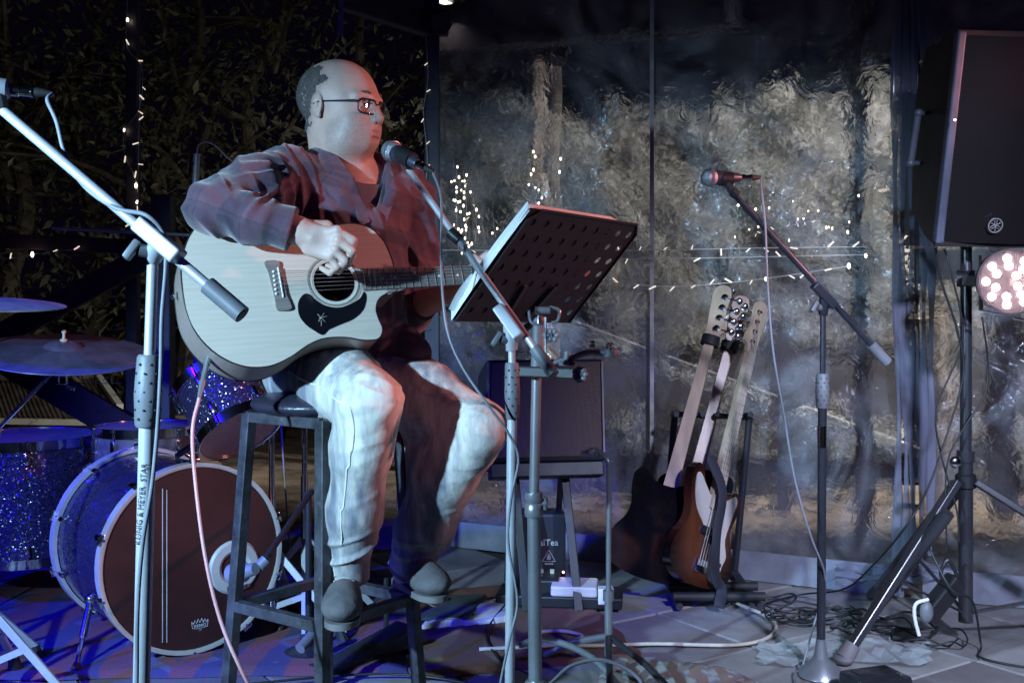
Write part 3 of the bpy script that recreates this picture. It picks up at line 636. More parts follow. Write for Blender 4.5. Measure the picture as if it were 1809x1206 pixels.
# neck and head
B.chain([neck1, neck0, hp(-.02, 0, -.06)], [.074, .071, .066], .03)
B.ell(hp(-.012, 0, .030), (.110, .083, .092), HA, .02); B.ell(hp(.022, 0, -.015), (.089, .074, .098), HA, .02)
B.ell(hp(.036, 0, -.065), (.078, .070, .058), HA, .02); B.cap(hp(.078, -.012, -.093), hp(.078, .012, -.093), .022, k=.02)
B.ell(hp(.018, 0, -.112), (.062, .064, .042), HA, .025)                                 # double chin
for sgn in (-1, 1):
    B.ell(hp(.055, sgn*.040, -.040), (.034, .028, .036), HA, .02)
    B.cap(hp(.088, sgn*.012, .022), hp(.078, sgn*.050, .020), .011, .010, .014)
    B.cap(hp(.096, sgn*.033, -.001), hp(.1, sgn*.034, -.002), .0135, k=.012, mode='cut')
    B.ell(hp(.078, sgn*.032, -.002), (.0135, .0145, .0135), HA, .003)
    B.cap(hp(.092, sgn*.020, -.0125), hp(.086, sgn*.044, -.011), .0045, .004, .006)
B.cap(hp(.092, 0, .012), hp(.112, 0, -.032), .009, .0135, .012)
for sgn in (-1, 1): B.ell(hp(.030, sgn*.040, -.088), (.052, .034, .040), HA, .02)
for sgn in (-1, 1):
    B.ell(hp(.104, sgn*.013, -.037), (.012, .0095, .009), HA, .006)
    B.cap(hp(.109, sgn*.008, -.046), hp(.109, sgn*.008, -.043), .0035, k=.003, mode='cut')
B.ell(hp(.085, 0, -.060), (.022, .032, .020), HA, .014)
B.cap(hp(.099, -.016, -.063), hp(.099, .016, -.063), .0062, k=.006); B.cap(hp(.097, -.015, -.0735), hp(.097, .015, -.0735), .0078, k=.006)
B.cap(hp(.108, -.020, -.0678), hp(.108, .020, -.0678), .0022, k=.003, mode='cut'); B.cap(hp(.104, -.010, -.084), hp(.104, .010, -.084), .004, k=.008, mode='cut')
for sgn in (-1, 1):
    ea = (hf*.95+hr*sgn*.3).normalized()
    er = ea.cross(hu).normalized(); EA = (ea, er, hu)
    c = hp(-.012, sgn*.083, -.006)
    B.ell(c, (.020, .0075, .031), EA, .006)
    B.ell(c+hr*sgn*.008+hf*.004, (.011, .006, .019), EA, .003, 'cut')
    B.ell(c+hr*sgn*.005+hf*.001-hu*.002, (.005, .004, .010), EA, .003)
    B.ell(c+hf*.012-hu*.004, (.006, .005, .008), EA, .003)
    B.ell(c-hu*.026+hf*.006, (.008, .005, .009), EA, .004)
# right hand, knuckles to the camera, fingers curling round a pick
d0 = 2.60
B.cap(wrR, pt(552, 420, 2.598), .031, .030, .015)
for (a, b_) in (((548, 408), (594, 409)), ((548, 420), (597, 425)), ((546, 432), (592, 442)), ((546, 440), (583, 454))):
    B.cap(pt(*a, 2.597), pt(*b_, 2.583), .0155, .0115, .012)
fing = [  # (mcp, pip, dip, tip)
    ([(595, 408, 2.582), (624, 424, 2.586), (622, 452, 2.615), (603, 466, 2.632)], .0098),
    ([(597, 424, 2.580), (622, 443, 2.580), (614, 466, 2.612), (594, 470, 2.640)], .0100),
    ([(592, 441, 2.580), (610, 461, 2.580), (598, 478, 2.608), (580, 470, 2.640)], .0094),
    ([(583, 453, 2.583), (595, 472, 2.585), (583, 482, 2.606), (568, 474, 2.630)], .0082)]
for P, r in fing:
    Q = [pt(*p) for p in P]; B.chain(Q, [r*1.12, r*1.02, r*.95, r*.82], .004)
    B.cap(Q[0], Q[0]+V(.002, -.003, .002), r*1.12, k=.006)
B.chain([pt(545, 400, 2.615), pt(578, 400, 2.628), pt(605, 424, 2.636), pt(608, 452, 2.636)], [.017, .0135, .0115, .010], .006)
# left hand round the neck of the guitar
B.cap(wrL, pt(822, 503, 2.935), .029, .028, .015); 
for k, (a, b_) in enumerate((((812, 492), (846, 484)), ((812, 500), (850, 498)), ((812, 508), (848, 512)), ((810, 516), (844, 522)))):
    B.cap(pt(*a, 2.925), pt(*b_, 2.925), .0145, .0115, .01)
    q = [pt(*b_, 2.925), pt(b_[0]+12, b_[1]-6, 2.885), pt(b_[0]+4, b_[1]-20, 2.855), pt(b_[0]-8, b_[1]-30, 2.862)]; B.chain(q, [.0112, .0102, .0095, .008], .003)
B.chain([pt(818, 488, 2.93), pt(840, 470, 2.93), pt(861, 449, 2.915)], [.016, .0125, .0105], .006)
me = B.mesh('body', root_loc(man)); off = np.array(root_loc(man))
def skinbump(v, n):
    w = v+off; return (.0006*vnoise(w*70)+.0009*vnoise(w*32)).astype(np.float32)
displace(me, skinbump)
v = verts_of(me)+off; hc = np.array(HC); rel = v-hc; fu = rel@np.array(hf); ru = rel@np.array(hr); uu = rel@np.array(hu)
nz = vnoise(v*60)*.5+.5; n2 = vnoise(v*25)
stub = np.clip((-.030-uu+.35*(fu-.03)+.010*n2)*60, 0, 1)*np.clip((fu+.0)*50, 0, 1)*np.clip((uu+.135)*60, 0, 1)
hairm = np.clip((np.interp(uu, [-.09, -.02, 0, .03, .06, .09, .12], [-.035, -.030, -.018, .004, .024, .006, -.05])-fu+.010*n2)*55, 0, 1)*np.clip((.112-uu)*60, 0, 1)*np.clip((uu+.085)*60, 0, 1); stub = np.maximum(stub, hairm*1.3)
lip = np.clip((fu-.094)*200, 0, 1)*np.clip((.0095-np.abs(uu+.068))*300, 0, 1)*np.clip((.019-np.abs(ru))*200, 0, 1)
paint(me, 'mask', np.stack([stub, lip, np.clip(nz, 0, 1)], 1))
m_skin, nt, out = newmat('skin'); L = nt.links.new; b = N(nt, 'ShaderNodeBsdfPrincipled', i_Roughness=.52); L(b.outputs[0], out.inputs[0])
b.inputs['Subsurface Weight'].default_value = .08; b.inputs['Subsurface Radius'].default_value = (.01, .004, .002); b.inputs['Subsurface Scale'].default_value = .5
at = N(nt, 'ShaderNodeVertexColor', layer_name='mask'); sp = N(nt, 'ShaderNodeSeparateColor'); L(at.outputs[0], sp.inputs[0]); tc = N(nt, 'ShaderNodeTexCoord')
n1 = N(nt, 'ShaderNodeTexNoise', i_Scale=28.0, i_Detail=6.0); L(tc.outputs['Object'], n1.inputs['Vector'])
mx = N(nt, 'ShaderNodeMix', data_type='RGBA'); mx.inputs[6].default_value = (.56, .40, .33, 1); mx.inputs[7].default_value = (.46, .30, .25, 1); L(n1.outputs[0], mx.inputs[0])
n4 = N(nt, 'ShaderNodeTexNoise', i_Scale=420.0, i_Detail=2.0); L(tc.outputs['Object'], n4.inputs['Vector'])
mr = N(nt, 'ShaderNodeMapRange'); mr.inputs[1].default_value = .40; mr.inputs[2].default_value = .62; mr.inputs[3].default_value = .12; mr.inputs[4].default_value = .5; L(n4.outputs[0], mr.inputs[0])
mu = N(nt, 'ShaderNodeMath', operation='MULTIPLY'); L(sp.outputs[0], mu.inputs[0]); L(mr.outputs[0], mu.inputs[1])
m2 = N(nt, 'ShaderNodeMix', data_type='RGBA'); m2.inputs[7].default_value = (.20, .17, .16, 1); L(mu.outputs[0], m2.inputs[0]); L(mx.outputs[2], m2.inputs[6])
m3 = N(nt, 'ShaderNodeMix', data_type='RGBA'); m3.inputs[7].default_value = (.48, .32, .28, 1); L(sp.outputs[1], m3.inputs[0]); L(m2.outputs[2], m3.inputs[6]); L(m3.outputs[2], b.inputs['Base Color'])
n3 = N(nt, 'ShaderNodeTexNoise', i_Scale=220.0, i_Detail=4.0); L(tc.outputs['Object'], n3.inputs['Vector']); bp = N(nt, 'ShaderNodeBump', i_Distance=.0006, i_Strength=.6); L(n3.outputs[0], bp.inputs['Height']); L(bp.outputs[0], b.inputs['Normal'])
body = link('body', me, m_skin, man)
bn_ = norms_of(me); rs = np.random.RandomState(9); ok = np.nonzero(stub*np.clip((fu-.0)*80, 0, 1)*(uu < -.02) > .35)[0]; k_ = rs.choice(ok, 11000); P_ = v[k_]; n_ = bn_[k_]
dr = n_*.8-np.array(hu)*.5+rs.normal(size=P_.shape)*.30; dr /= np.linalg.norm(dr, axis=1)[:, None]; sd_ = np.cross(dr, n_); ln = rs.uniform(.0012, .0030, len(P_))[:, None]
sv = np.stack([P_-sd_*.00035-n_*.0003, P_+sd_*.00035-n_*.0003, P_+dr*ln], 1).reshape(-1, 3)-off; mh_ = bpy.data.meshes.new('beard_stubble'); mh_.from_pydata(sv.tolist(), [], np.arange(len(sv)).reshape(-1, 3).tolist())
link('beard_stubble', mh_, mat('stubble_hairs', (.26, .23, .21), .6, 0, var=.5, vs=300), man)
# hair: short shell round the back and sides, thin patch on the crown
Hh = Vol(np.array(HC)-.15, np.array(HC)+.15, .0028)
Hh.ell(hp(-.012, 0, .030), (.1112, .0841, .0931), HA, .02); Hh.ell(hp(.022, 0, -.015), (.0886, .0735, .0975), HA, .02)
Hh.chain([hp(-.035, 0, -.09), hp(-.02, 0, -.06)], [.0655, .0665], .02)
X, Y, Z = np.meshgrid(*[Hh.lo[i]+np.arange(Hh.n[i])*Hh.h for i in range(3)], indexing='ij'); R = np.stack([X, Y, Z], -1).reshape(-1, 3)-np.array(HC)
fu = R@np.array(hf); ru = R@np.array(hr); uu = R@np.array(hu); nn = vnoise((R+np.array(HC))*42)*.014
n6 = vnoise((R+np.array(HC))*130)*.012; front = fu+nn+n6-np.interp(uu, [-.09, -.02, 0, .03, .06, .09, .12], [-.045, -.042, -.028, -.012, .006, -.012, -.06])
top_ = uu-.098-nn-n6; bot = -(uu+.060+n6)
reg = np.maximum(np.maximum(front, top_), bot).reshape(Hh.n); Hh.F = np.maximum(Hh.F, reg.astype(np.float32))
me = Hh.mesh('hair', root_loc(man)); largest(me); displace(me, lambda v, n: (.0012*vnoise((v+off)*260)+.0006*vnoise((v+off)*120)).astype(np.float32))
link('hair', me, mat('short_hair', (.075, .065, .062), .8, 0, var=.4, vs=90, col2=(.15, .13, .12), bump=.004, bs=500), man)
hv = verts_of(me)+off; hn = norms_of(me); rs = np.random.RandomState(5); ok = np.nonzero((hn@np.array(hu) > -.6))[0]; k_ = rs.choice(ok, 13000); P_ = hv[k_]; n_ = hn[k_]
dr = n_*.55-np.array(hu)*.65-np.array(hf)*.35+rs.normal(size=P_.shape)*.22; dr /= np.linalg.norm(dr, axis=1)[:, None]; sd_ = np.cross(dr, n_); ln = rs.uniform(.0025, .0065, len(P_))[:, None]
sv = np.stack([P_-sd_*.0004-n_*.0005, P_+sd_*.0004-n_*.0005, P_+dr*ln], 1).reshape(-1, 3)-off; mh_ = bpy.data.meshes.new('cropped_hair'); mh_.from_pydata(sv.tolist(), [], np.arange(len(sv)).reshape(-1, 3).tolist())
link('cropped_hair', mh_, mat('grey_hairs', (.12, .105, .10), .6, 0, var=.5, vs=200), man)
for sgn in (-1, 1):
    g = G(); g.tube(smooth_path([hp(.097, sgn*.016, .026), hp(.0945, sgn*.032, .031), hp(.080, sgn*.050, .026)], 4), .0032, 6, flat=1.4); g.build('eyebrow', mat('brow_hair', (.12, .09, .08), .8), man)
    g = G(); g.sphere(hp(.0865, sgn*.033, -.001), .0078, 12); e = g.build('eye', mat('eye_white', (.62, .6, .57), .15), man)
    g = G(); g.lathe(hp(.0925, sgn*.0335, -.001), hf, [(0, .0042), (.0022, .0036), (.0028, .0001)], 12); g.build('iris', mat('iris_dark', (.03, .03, .04), .1), e)
# glasses
gl = link('eyeglasses', G().add([], []).mesh('eyeglasses'), None, man) if False else None
def rrect(cx, cy, w, h, r, n=5):
    P = []
    for (sx, sy, a0) in ((1, 1, 0), (-1, 1, 90), (-1, -1, 180), (1, -1, 270)):
        for k in range(n+1):
            a = math.radians(a0+90*k/n); P.append((cx+sx*(w/2-r)+r*math.cos(a), cy+sy*(h/2-r)+r*math.sin(a)))
    return P
m_gf = mat('glasses_frame', (.03, .032, .045), .3, .3); GF = .1065
g = G()
for sgn in (-1, 1):
    P = [hp(GF-.010*abs((x)/.034)**2*.5+0-.35*max(0, abs(x)-.055), x, y) for x, y in rrect(sgn*.0335, -.006, .052, .036, .010)]
    g.tube(P+[P[0], P[1]], .0023, 6, cap=False)
    g.tube([hp(GF-.012, sgn*.0600, .004), hp(GF-.020, sgn*.073, .004), hp(.05, sgn*.080, .003), hp(0, sgn*.0855, .002), hp(-.02, sgn*.086, -.004)], .0036, 6, flat=.6)
g.tube(smooth_path([hp(GF, -.0085, .0), hp(GF+.004, 0, .003), hp(GF, .0085, .0)], 4), .0018, 6)
gl = g.build('eyeglasses', m_gf, man)
m_lens, nt, out = newmat('lens_glass'); a = N(nt, 'ShaderNodeBsdfTransparent'); b = N(nt, 'ShaderNodeBsdfGlossy', i_Roughness=.03); c = N(nt, 'ShaderNodeMixShader'); c.inputs[0].default_value = .22
nt.links.new(a.outputs[0], c.inputs[1]); nt.links.new(b.outputs[0], c.inputs[2]); nt.links.new(c.outputs[0], out.inputs[0])
for sgn in (-1, 1):
    g = G(); P = rrect(sgn*.0335, -.006, .050, .034, .009); m_ = len(P); cc = hp(GF+.0022, sgn*.0335, -.006)
    vs = [hp(GF-.005*(x/.034)**2*.5*1, x, y) for x, y in P]+[cc]; g.add(vs, [(i, (i+1) % m_, m_) for i in range(m_)]); g.build('lens', m_lens, gl)
# ------------------------------------------------------------------ clothes
# T-shirt
Tv = Vol((-.75, 2.7, .9), (-.1, 3.25, 1.5), .0045)
Tv.ell(chest, (.175, .119, .205), TA, .06); Tv.cap(shR.lerp(shL, .12), shR.lerp(shL, .88), .060, .060, .05); Tv.ell(belly, (.16, .13, .16), TA, .06); Tv.chain([neck1, neck0], [.080, .070], .02)
nk = pt(622, 318, 2.965); Tv.ell(nk+tf*.055+V(0, 0, .045), (.085, .10, .055), TA, .01, 'cut'); Tv.cap(neck1+V(0, 0, .075), neck0+V(0, 0, .12), .11, .11, .01, 'cut')
me = Tv.mesh('t_shirt', root_loc(man)); displace(me, lambda v, n: (.003*vnoise((v+off)*22)).astype(np.float32))
link('t_shirt', me, mat('t_shirt_cotton', (.13, .13, .17), .85, 0, bump=.0008, bs=500), man)
# flannel shirt
S = Vol((-.90, 2.40, .84), (.0, 3.30, 1.56), .0042)
S.ell(chest, (.195, .138, .215), TA, .06); S.ell(belly, (.19, .16, .18), TA, .06); S.cap(shR, shL, .066, .066, .06); S.chain([neck1+V(0, 0, -.02), neck1+V(0, 0, .045)-tf*.005], [.115, .096], .04)
mid = shR.lerp(elR, .5)+V(-.005, .01, .012)
S.chain([shR, mid, elR+V(-.010, 0, .000)], [.085, .072, .060], .035); cufR = elR.lerp(wrR, .93); dirw = (wrR-elR).normalized(); S.chain([elR+V(-.010, 0, 0), elR.lerp(wrR, .5), cufR, cufR+dirw*.04], [.060, .052, .047, .047], .02)
S.chain([shL, shL.lerp(elL, .5)+V(.02, 0, 0), elL], [.082, .070, .058], .035); S.chain([elL, elL.lerp(wrL, .40)], [.056, .046], .02)
S.chain([pt(680, 590, 2.97), pt(738, 625, 2.93)], [.05, .022], .03)       # shirt tail over the lap
def chop(vol, p, q):
    """end a sleeve square at p, nothing left beyond it towards q"""
    d = (q-p).normalized(); c = np.array(p); z = vol.sub(c-.11, c+.11); sl, X, Y, Z = z; X = X-c[0]; Y = Y-c[1]; Z = Z-c[2]
    t = X*d.x+Y*d.y+Z*d.z; r = np.sqrt(X*X+Y*Y+Z*Z); m = r < .10; vol.F[sl] = np.where(m, np.maximum(vol.F[sl], t), vol.F[sl])
chop(S, cufR, wrR); chop(S, elL.lerp(wrL, .42), wrL); S.cap(cufR-dirw*.012, cufR+dirw*.10, .036, .036, .003, 'cut')
# open neck: a V between the collar points
S.cap(neck1+V(0, 0, .07)+tf*.01, neck0+V(0, 0, .10), .088, .10, .012, 'cut')
vb = pt(652, 392, 2.86); S.chain([neck1+tf*.085+V(0, 0, .075), neck1+tf*.115+V(0, 0, .0), vb+tf*.02], [.078, .052, .008], .01, 'cut')
me = S.mesh('shirt', root_loc(man)); largest(me)
AX = np.array(tf); SX = np.array(TA[0])
def shirtfold(v, n):
    w = (v+off).astype(np.float64); s = w@SX; z = w[:, 2]; f = w@AX
    arm = np.clip(((w[:, 0] < -.55)*(.84-0))*0+np.clip((-.56-w[:, 0])*12, 0, 1), 0, 1)     # on the strumming arm
    # drapes fanning out of the shoulder and chest
    c = np.array(shR)+np.array((0.06, 0, .03)); dx = w[:, 0]-c[0]; dz = w[:, 2]-c[2]; th = np.arctan2(dz, dx); r = np.hypot(dx, dz)
    q = vnoise(np.stack([th*5.2+r*2.5, r*3.0, f*4], 1)); fan = 1-np.abs(q)*2.2
    q2 = vnoise(np.stack([s*26+z*6, z*4.5, f*6], 1)); dr = 1-np.abs(q2)*2.0
    ar = vnoise(np.stack([w[:, 0]*22+z*14, w[:, 1]*9, z*12], 1)); ar = 1-np.abs(ar)*2.0
    d = (1-arm)*(.015*fan*np.clip((r-.03)*14, 0, 1)+.008*dr)+arm*.0060*ar+.0022*vnoise(w*30)
    cq = np.array(cufR); dq = np.array((wrR-elR).normalized()); e1 = np.linalg.norm(w-cq, axis=1); e2 = np.linalg.norm(w-np.array(elL.lerp(wrL, .62)), axis=1)
    nk_ = w-np.array(neck1+V(0, 0, .05)); e3 = np.hypot(np.hypot(nk_[:, 0], nk_[:, 1]), nk_[:, 2]*.8)
    att = np.clip((np.minimum(e1, e2)-.068)*22, 0.0, 1)*np.clip((e3-.10)*18, .05, 1)
    return ((d-.002)*att).astype(np.float32)
displace(me, shirtfold)
# plaid material in the frame of the cloth
def plaid():
    m, nt, out = newmat('plaid_flannel'); L = nt.links.new; b = N(nt, 'ShaderNodeBsdfPrincipled', i_Roughness=.85); L(b.outputs[0], out.inputs[0]); b.inputs['Sheen Weight'].default_value = .35
    tc = N(nt, 'ShaderNodeTexCoord'); mp = N(nt, 'ShaderNodeMapping'); mp.inputs['Rotation'].default_value = (0, math.radians(-18), math.radians(20)); L(tc.outputs['Object'], mp.inputs[0])
    nz = N(nt, 'ShaderNodeTexNoise', i_Scale=5.0); L(mp.outputs[0], nz.inputs['Vector']); va = N(nt, 'ShaderNodeMix', data_type='VECTOR'); va.inputs[0].default_value = .05; L(mp.outputs[0], va.inputs[4]); L(nz.outputs['Color'], va.inputs[5])
    vals = []
    for ax in ('X', 'Z'):
        for sc_, ph, thr in ((11, 0.0, .50), (22.0, 1.2, .86)):
            wv = N(nt, 'ShaderNodeTexWave', bands_direction=ax, i_Scale=sc_/math.tau*2, i_Distortion=0.0); wv.inputs['Phase Offset'].default_value = ph; L(va.outputs[1], wv.inputs['Vector'])
            mr = N(nt, 'ShaderNodeMapRange'); mr.inputs[1].default_value = thr-.04; mr.inputs[2].default_value = thr+.04; L(wv.outputs[1], mr.inputs[0]); vals.append(mr)
    s1 = N(nt, 'ShaderNodeMath', operation='ADD'); L(vals[0].outputs[0], s1.inputs[0]); L(vals[2].outputs[0], s1.inputs[1])
    cr = N(nt, 'ShaderNodeValToRGB'); e = cr.color_ramp.elements; e[0].position = 0; e[0].color = (.032, .022, .042, 1); e[1].position = 1; e[1].color = (.115, .050, .078, 1); x = e.new(.5); x.color = (.070, .034, .058, 1)
    dv = N(nt, 'ShaderNodeMath', operation='MULTIPLY'); dv.inputs[1].default_value = .5; L(s1.outputs[0], dv.inputs[0]); L(dv.outputs[0], cr.inputs[0])
    s2 = N(nt, 'ShaderNodeMath', operation='MAXIMUM'); L(vals[1].outputs[0], s2.inputs[0]); L(vals[3].outputs[0], s2.inputs[1]); s3 = N(nt, 'ShaderNodeMath', operation='MULTIPLY'); s3.inputs[1].default_value = .35; L(s2.outputs[0], s3.inputs[0])
    mx = N(nt, 'ShaderNodeMix', data_type='RGBA'); mx.inputs[7].default_value = (.10, .055, .07, 1); L(s3.outputs[0], mx.inputs[0]); L(cr.outputs[0], mx.inputs[6]); L(mx.outputs[2], b.inputs['Base Color'])
    n3 = N(nt, 'ShaderNodeTexNoise', i_Scale=350.0, i_Detail=3.0); L(tc.outputs['Object'], n3.inputs['Vector']); n5 = N(nt, 'ShaderNodeTexNoise', i_Scale=24.0, i_Detail=5.0, i_Distortion=1.2); L(tc.outputs['Object'], n5.inputs['Vector'])
    bp = N(nt, 'ShaderNodeBump', i_Distance=.0010); L(n3.outputs[0], bp.inputs['Height']); bq = N(nt, 'ShaderNodeBump', i_Distance=.004, i_Strength=.5); L(n5.outputs[0], bq.inputs['Height']); L(bp.outputs[0], bq.inputs['Normal']); L(bq.outputs[0], b.inputs['Normal'])
    return m
m_plaid = plaid(); shirt = link('shirt', me, m_plaid, man)
def snap(me, off_):
    bm = bmesh.new(); bm.from_mesh(me); t = BVHTree.FromBMesh(bm); bm.free(); return t
bv = snap(me, off); ro = root_loc(man)
def onto(bv, p, lift=.003):
    h = bv.find_nearest(p-ro); return (h[0]+ro+h[1]*lift, h[1])
def ribbon(P, W, th, g=None):
    g = g or G(); vs = []; m = len(P)
    for i in range(m):
        t = (P[min(i+1, m-1)]-P[max(i-1, 0)]).normalized(); n_ = t.cross(W[i]).normalized()*th/2
        for q in (P[i]+n_, P[i]+W[i]*.5+n_*1.3, P[i]+W[i]+n_, P[i]+W[i]-n_, P[i]+W[i]*.5-n_*.7, P[i]-n_): vs.append(q)
    fs = [(i*6+k, i*6+(k+1) % 6, (i+1)*6+(k+1) % 6, (i+1)*6+k) for i in range(m-1) for k in range(6)]+[tuple(range(5, -1, -1)), tuple((m-1)*6+k for k in range(6))]
    return g.add(vs, fs)
# collar: up one side of the V, round the back of the neck, down the other
nc = neck1+V(0, 0, .045)
def around(a, r, z): return nc+TA[0]*math.sin(a)*r*1.0+tf*math.cos(a)*r+V(0, 0, z)
for sgn in (-1, 1):
    P = [vb+tf*.012+TA[0]*sgn*.006]; W = [(TA[0]*sgn*.030+V(0, 0, -.012))]
    for k in range(13):
        a = sgn*math.radians(32+148*k/12); z = -.035+.085*min(1, k/7); P.append(around(a, .098-.004*k/12, z)); o_ = TA[0]*math.sin(a)+tf*math.cos(a)
        W.append(o_*.030+V(0, 0, -.034 if k > 2 else -.045))
    P = smooth_path(P, 3); W = smooth_path(W, 3); g = ribbon(P, W, .006); g.build('collar', m_plaid, man)
P = [vb+tf*.010]+[onto(bv, vb.lerp(pt(668, 470, 2.83), t), .004)[0] for t in (.3, .6, 1)]
g = ribbon(smooth_path(P, 4), [TA[0]*.028]*(len(smooth_path(P, 4))), .005); g.build('placket', m_plaid, man)
g = G()
for t in (.25, .55, .85):
    q = vb.lerp(pt(668, 470, 2.83), t)+TA[0]*.014; q, n_ = onto(bv, q, .006); g.lathe(q, n_, [(0, .005), (.002, .005), (.0022, .003)], 12)
g.build('button', mat('shirt_button', (.25, .2, .2), .3), man)
dirc = (wrR-elR).normalized(); g = G(); a_, b_ = frame(dirc)
cv_ = [cufR-dirc*.055+(a_*math.cos(w)+b_*math.sin(w))*(.0505+.002*math.sin(w*3)) for w in np.linspace(0, math.tau, 33)]; g.tube(cv_, .0022, 6, cap=False); g.build('cuff_seam', m_plaid, man)
# jeans
J = Vol((-.86, 2.42, .30), (.06, 3.28, 1.06), .0042)
J.ell(pel, (.185, .15, .13), TA, .04); J.chain([hipR+V(0, 0, .0), hipR.lerp(knR, .5)+V(0, 0, .006), knR+V(0, .015, .008)], [.108, .092, .076], .05)
J.chain([knR, knR.lerp(anR, .25)+V(-.004, .01, 0), knR.lerp(anR, .6), anR], [.074, .070, .063, .054], .03)
J.chain([hipL, hipL.lerp(knL, .5)+V(0, 0, .004), knL+V(0, .01, .006)], [.104, .086, .066], .05); J.chain([knL, knL.lerp(anL, .3)+V(-.03, .02, 0), knL.lerp(anL, .65)+V(-.015, .02, 0), anL], [.070, .078, .070, .056], .03)
J.ell(pt(745, 790, 2.95), (.075, .05, .12), None, .06)
for a_, b_ in ((knR, anR), (knL, anL)):
    dd = (b_-a_).normalized(); J.cap(b_+dd*.055, b_+dd*.12, .08, .08, .006, 'cut')
me = J.mesh('jeans', root_loc(man)); KR = np.array(knR); KL = np.array(knL)
def jeanfold(v, n):
    w = (v+off).astype(np.float64); d = np.zeros(len(w))
    for K_, A_, H_ in ((KR, np.array(anR), np.array(hipR)), (KL, np.array(anL), np.array(hipL))):
        ax = (A_-K_)/np.linalg.norm(A_-K_); t = (w-K_)@ax; rad = np.linalg.norm(w-K_-np.outer(t, ax), axis=1); inn = np.clip((.14-rad)*30, 0, 1)*(t > -.03)
        c = w-K_; sd = c@np.cross(ax, [0, 1, 0])
        q = vnoise(np.stack([t*20+sd*11, sd*5+3, c[:, 1]*5], 1)); fold = np.clip(1-np.abs(q)*3.2, -.35, 1)
        d += inn*fold*(.0016+.005*np.exp(-(t/.06)**2)+.007*np.exp(-((t-.37)/.045)**2))
        q = vnoise(np.stack([c[:, 2]*34+sd*16, sd*9, c[:, 1]*15], 1)); d += (1-inn)*np.exp(-(np.linalg.norm(c, axis=1)/.17)**2)*.005*np.clip(1-np.abs(q)*3, -.3, 1)
    q = vnoise(w*np.array([18, 14, 22])); d += .0022*q
    return d.astype(np.float32)
displace(me, jeanfold)
v = verts_of(me)+off; nj = norms_of(me); wear = np.clip(.52+.40*vnoise(v*np.array([16, 12, 5]))+.35*vnoise(v*np.array([60, 40, 14])), 0, 1); kk = np.exp(-(np.linalg.norm(v-KR, axis=1)/.16)**2)+np.exp(-(np.linalg.norm(v-KL, axis=1)/.16)**2)
paint(me, 'wear', np.clip(wear*.72+kk*.38, 0, 1))
m_jean, nt, out = newmat('faded_denim'); L = nt.links.new; b = N(nt, 'ShaderNodeBsdfPrincipled', i_Roughness=.8); L(b.outputs[0], out.inputs[0]); at = N(nt, 'ShaderNodeVertexColor', layer_name='wear'); tc = N(nt, 'ShaderNodeTexCoord')
cr = N(nt, 'ShaderNodeValToRGB'); e = cr.color_ramp.elements; e[0].position = .22; e[0].color = (.17, .18, .21, 1); e[1].position = .85; e[1].color = (.74, .69, .60, 1); L(at.outputs[0], cr.inputs[0])
n1 = N(nt, 'ShaderNodeTexNoise', i_Scale=40.0, i_Detail=6.0); mp = N(nt, 'ShaderNodeMapping'); mp.inputs['Scale'].default_value = (3, 3, .6); L(tc.outputs['Object'], mp.inputs[0]); L(mp.outputs[0], n1.inputs['Vector'])
m2 = N(nt, 'ShaderNodeMix', data_type='RGBA', blend_type='OVERLAY'); m2.inputs[0].default_value = .55; L(cr.outputs[0], m2.inputs[6]); L(n1.outputs[0], m2.inputs[7]); L(m2.outputs[2], b.inputs['Base Color'])
n3 = N(nt, 'ShaderNodeTexNoise', i_Scale=420.0, i_Detail=2.0); L(tc.outputs['Object'], n3.inputs['Vector']); bp = N(nt, 'ShaderNodeBump', i_Distance=.0004); L(n3.outputs[0], bp.inputs['Height'])
n5 = N(nt, 'ShaderNodeTexNoise', i_Scale=18.0, i_Detail=6.0, i_Distortion=1.5); L(tc.outputs['Object'], n5.inputs['Vector']); bq = N(nt, 'ShaderNodeBump', i_Distance=.003, i_Strength=.5); L(n5.outputs[0], bq.inputs['Height']); L(bp.outputs[0], bq.inputs['Normal']); L(bq.outputs[0], b.inputs['Normal'])
link('jeans', me, m_jean, man); bj = snap(me, off)
m_stitch = mat('denim_seam', (.80, .76, .68), .8)
sp_ = smooth_path([pt(*q) for q in [(498, 655, 2.8), (545, 690, 2.6), (588, 722, 2.5), (602, 760, 2.5), (594, 830, 2.5), (580, 905, 2.55), (584, 990, 2.6)]], 16)
P = [onto(bj, q, .0006)[0] for q in sp_]; P = [P[0]]+[(P[i-1]+P[i]*2+P[i+1])/4 for i in range(1, len(P)-1)]+[P[-1]]
g = G(); g.tube(P, .0020, 6); g.build('seam', m_stitch, man)
for a_, b_ in ((knR, anR), (knL, anL)):
    dd = (b_-a_).normalized(); u1, u2 = frame(dd); g = G(); P = [onto(bj, b_+dd*.040+(u1*math.cos(w)+u2*math.sin(w))*.06, .001)[0] for w in np.linspace(0, math.tau, 25)]; g.tube(P, .0035, 6, cap=False, flat=1.6); g.build('hem', m_jean, man)
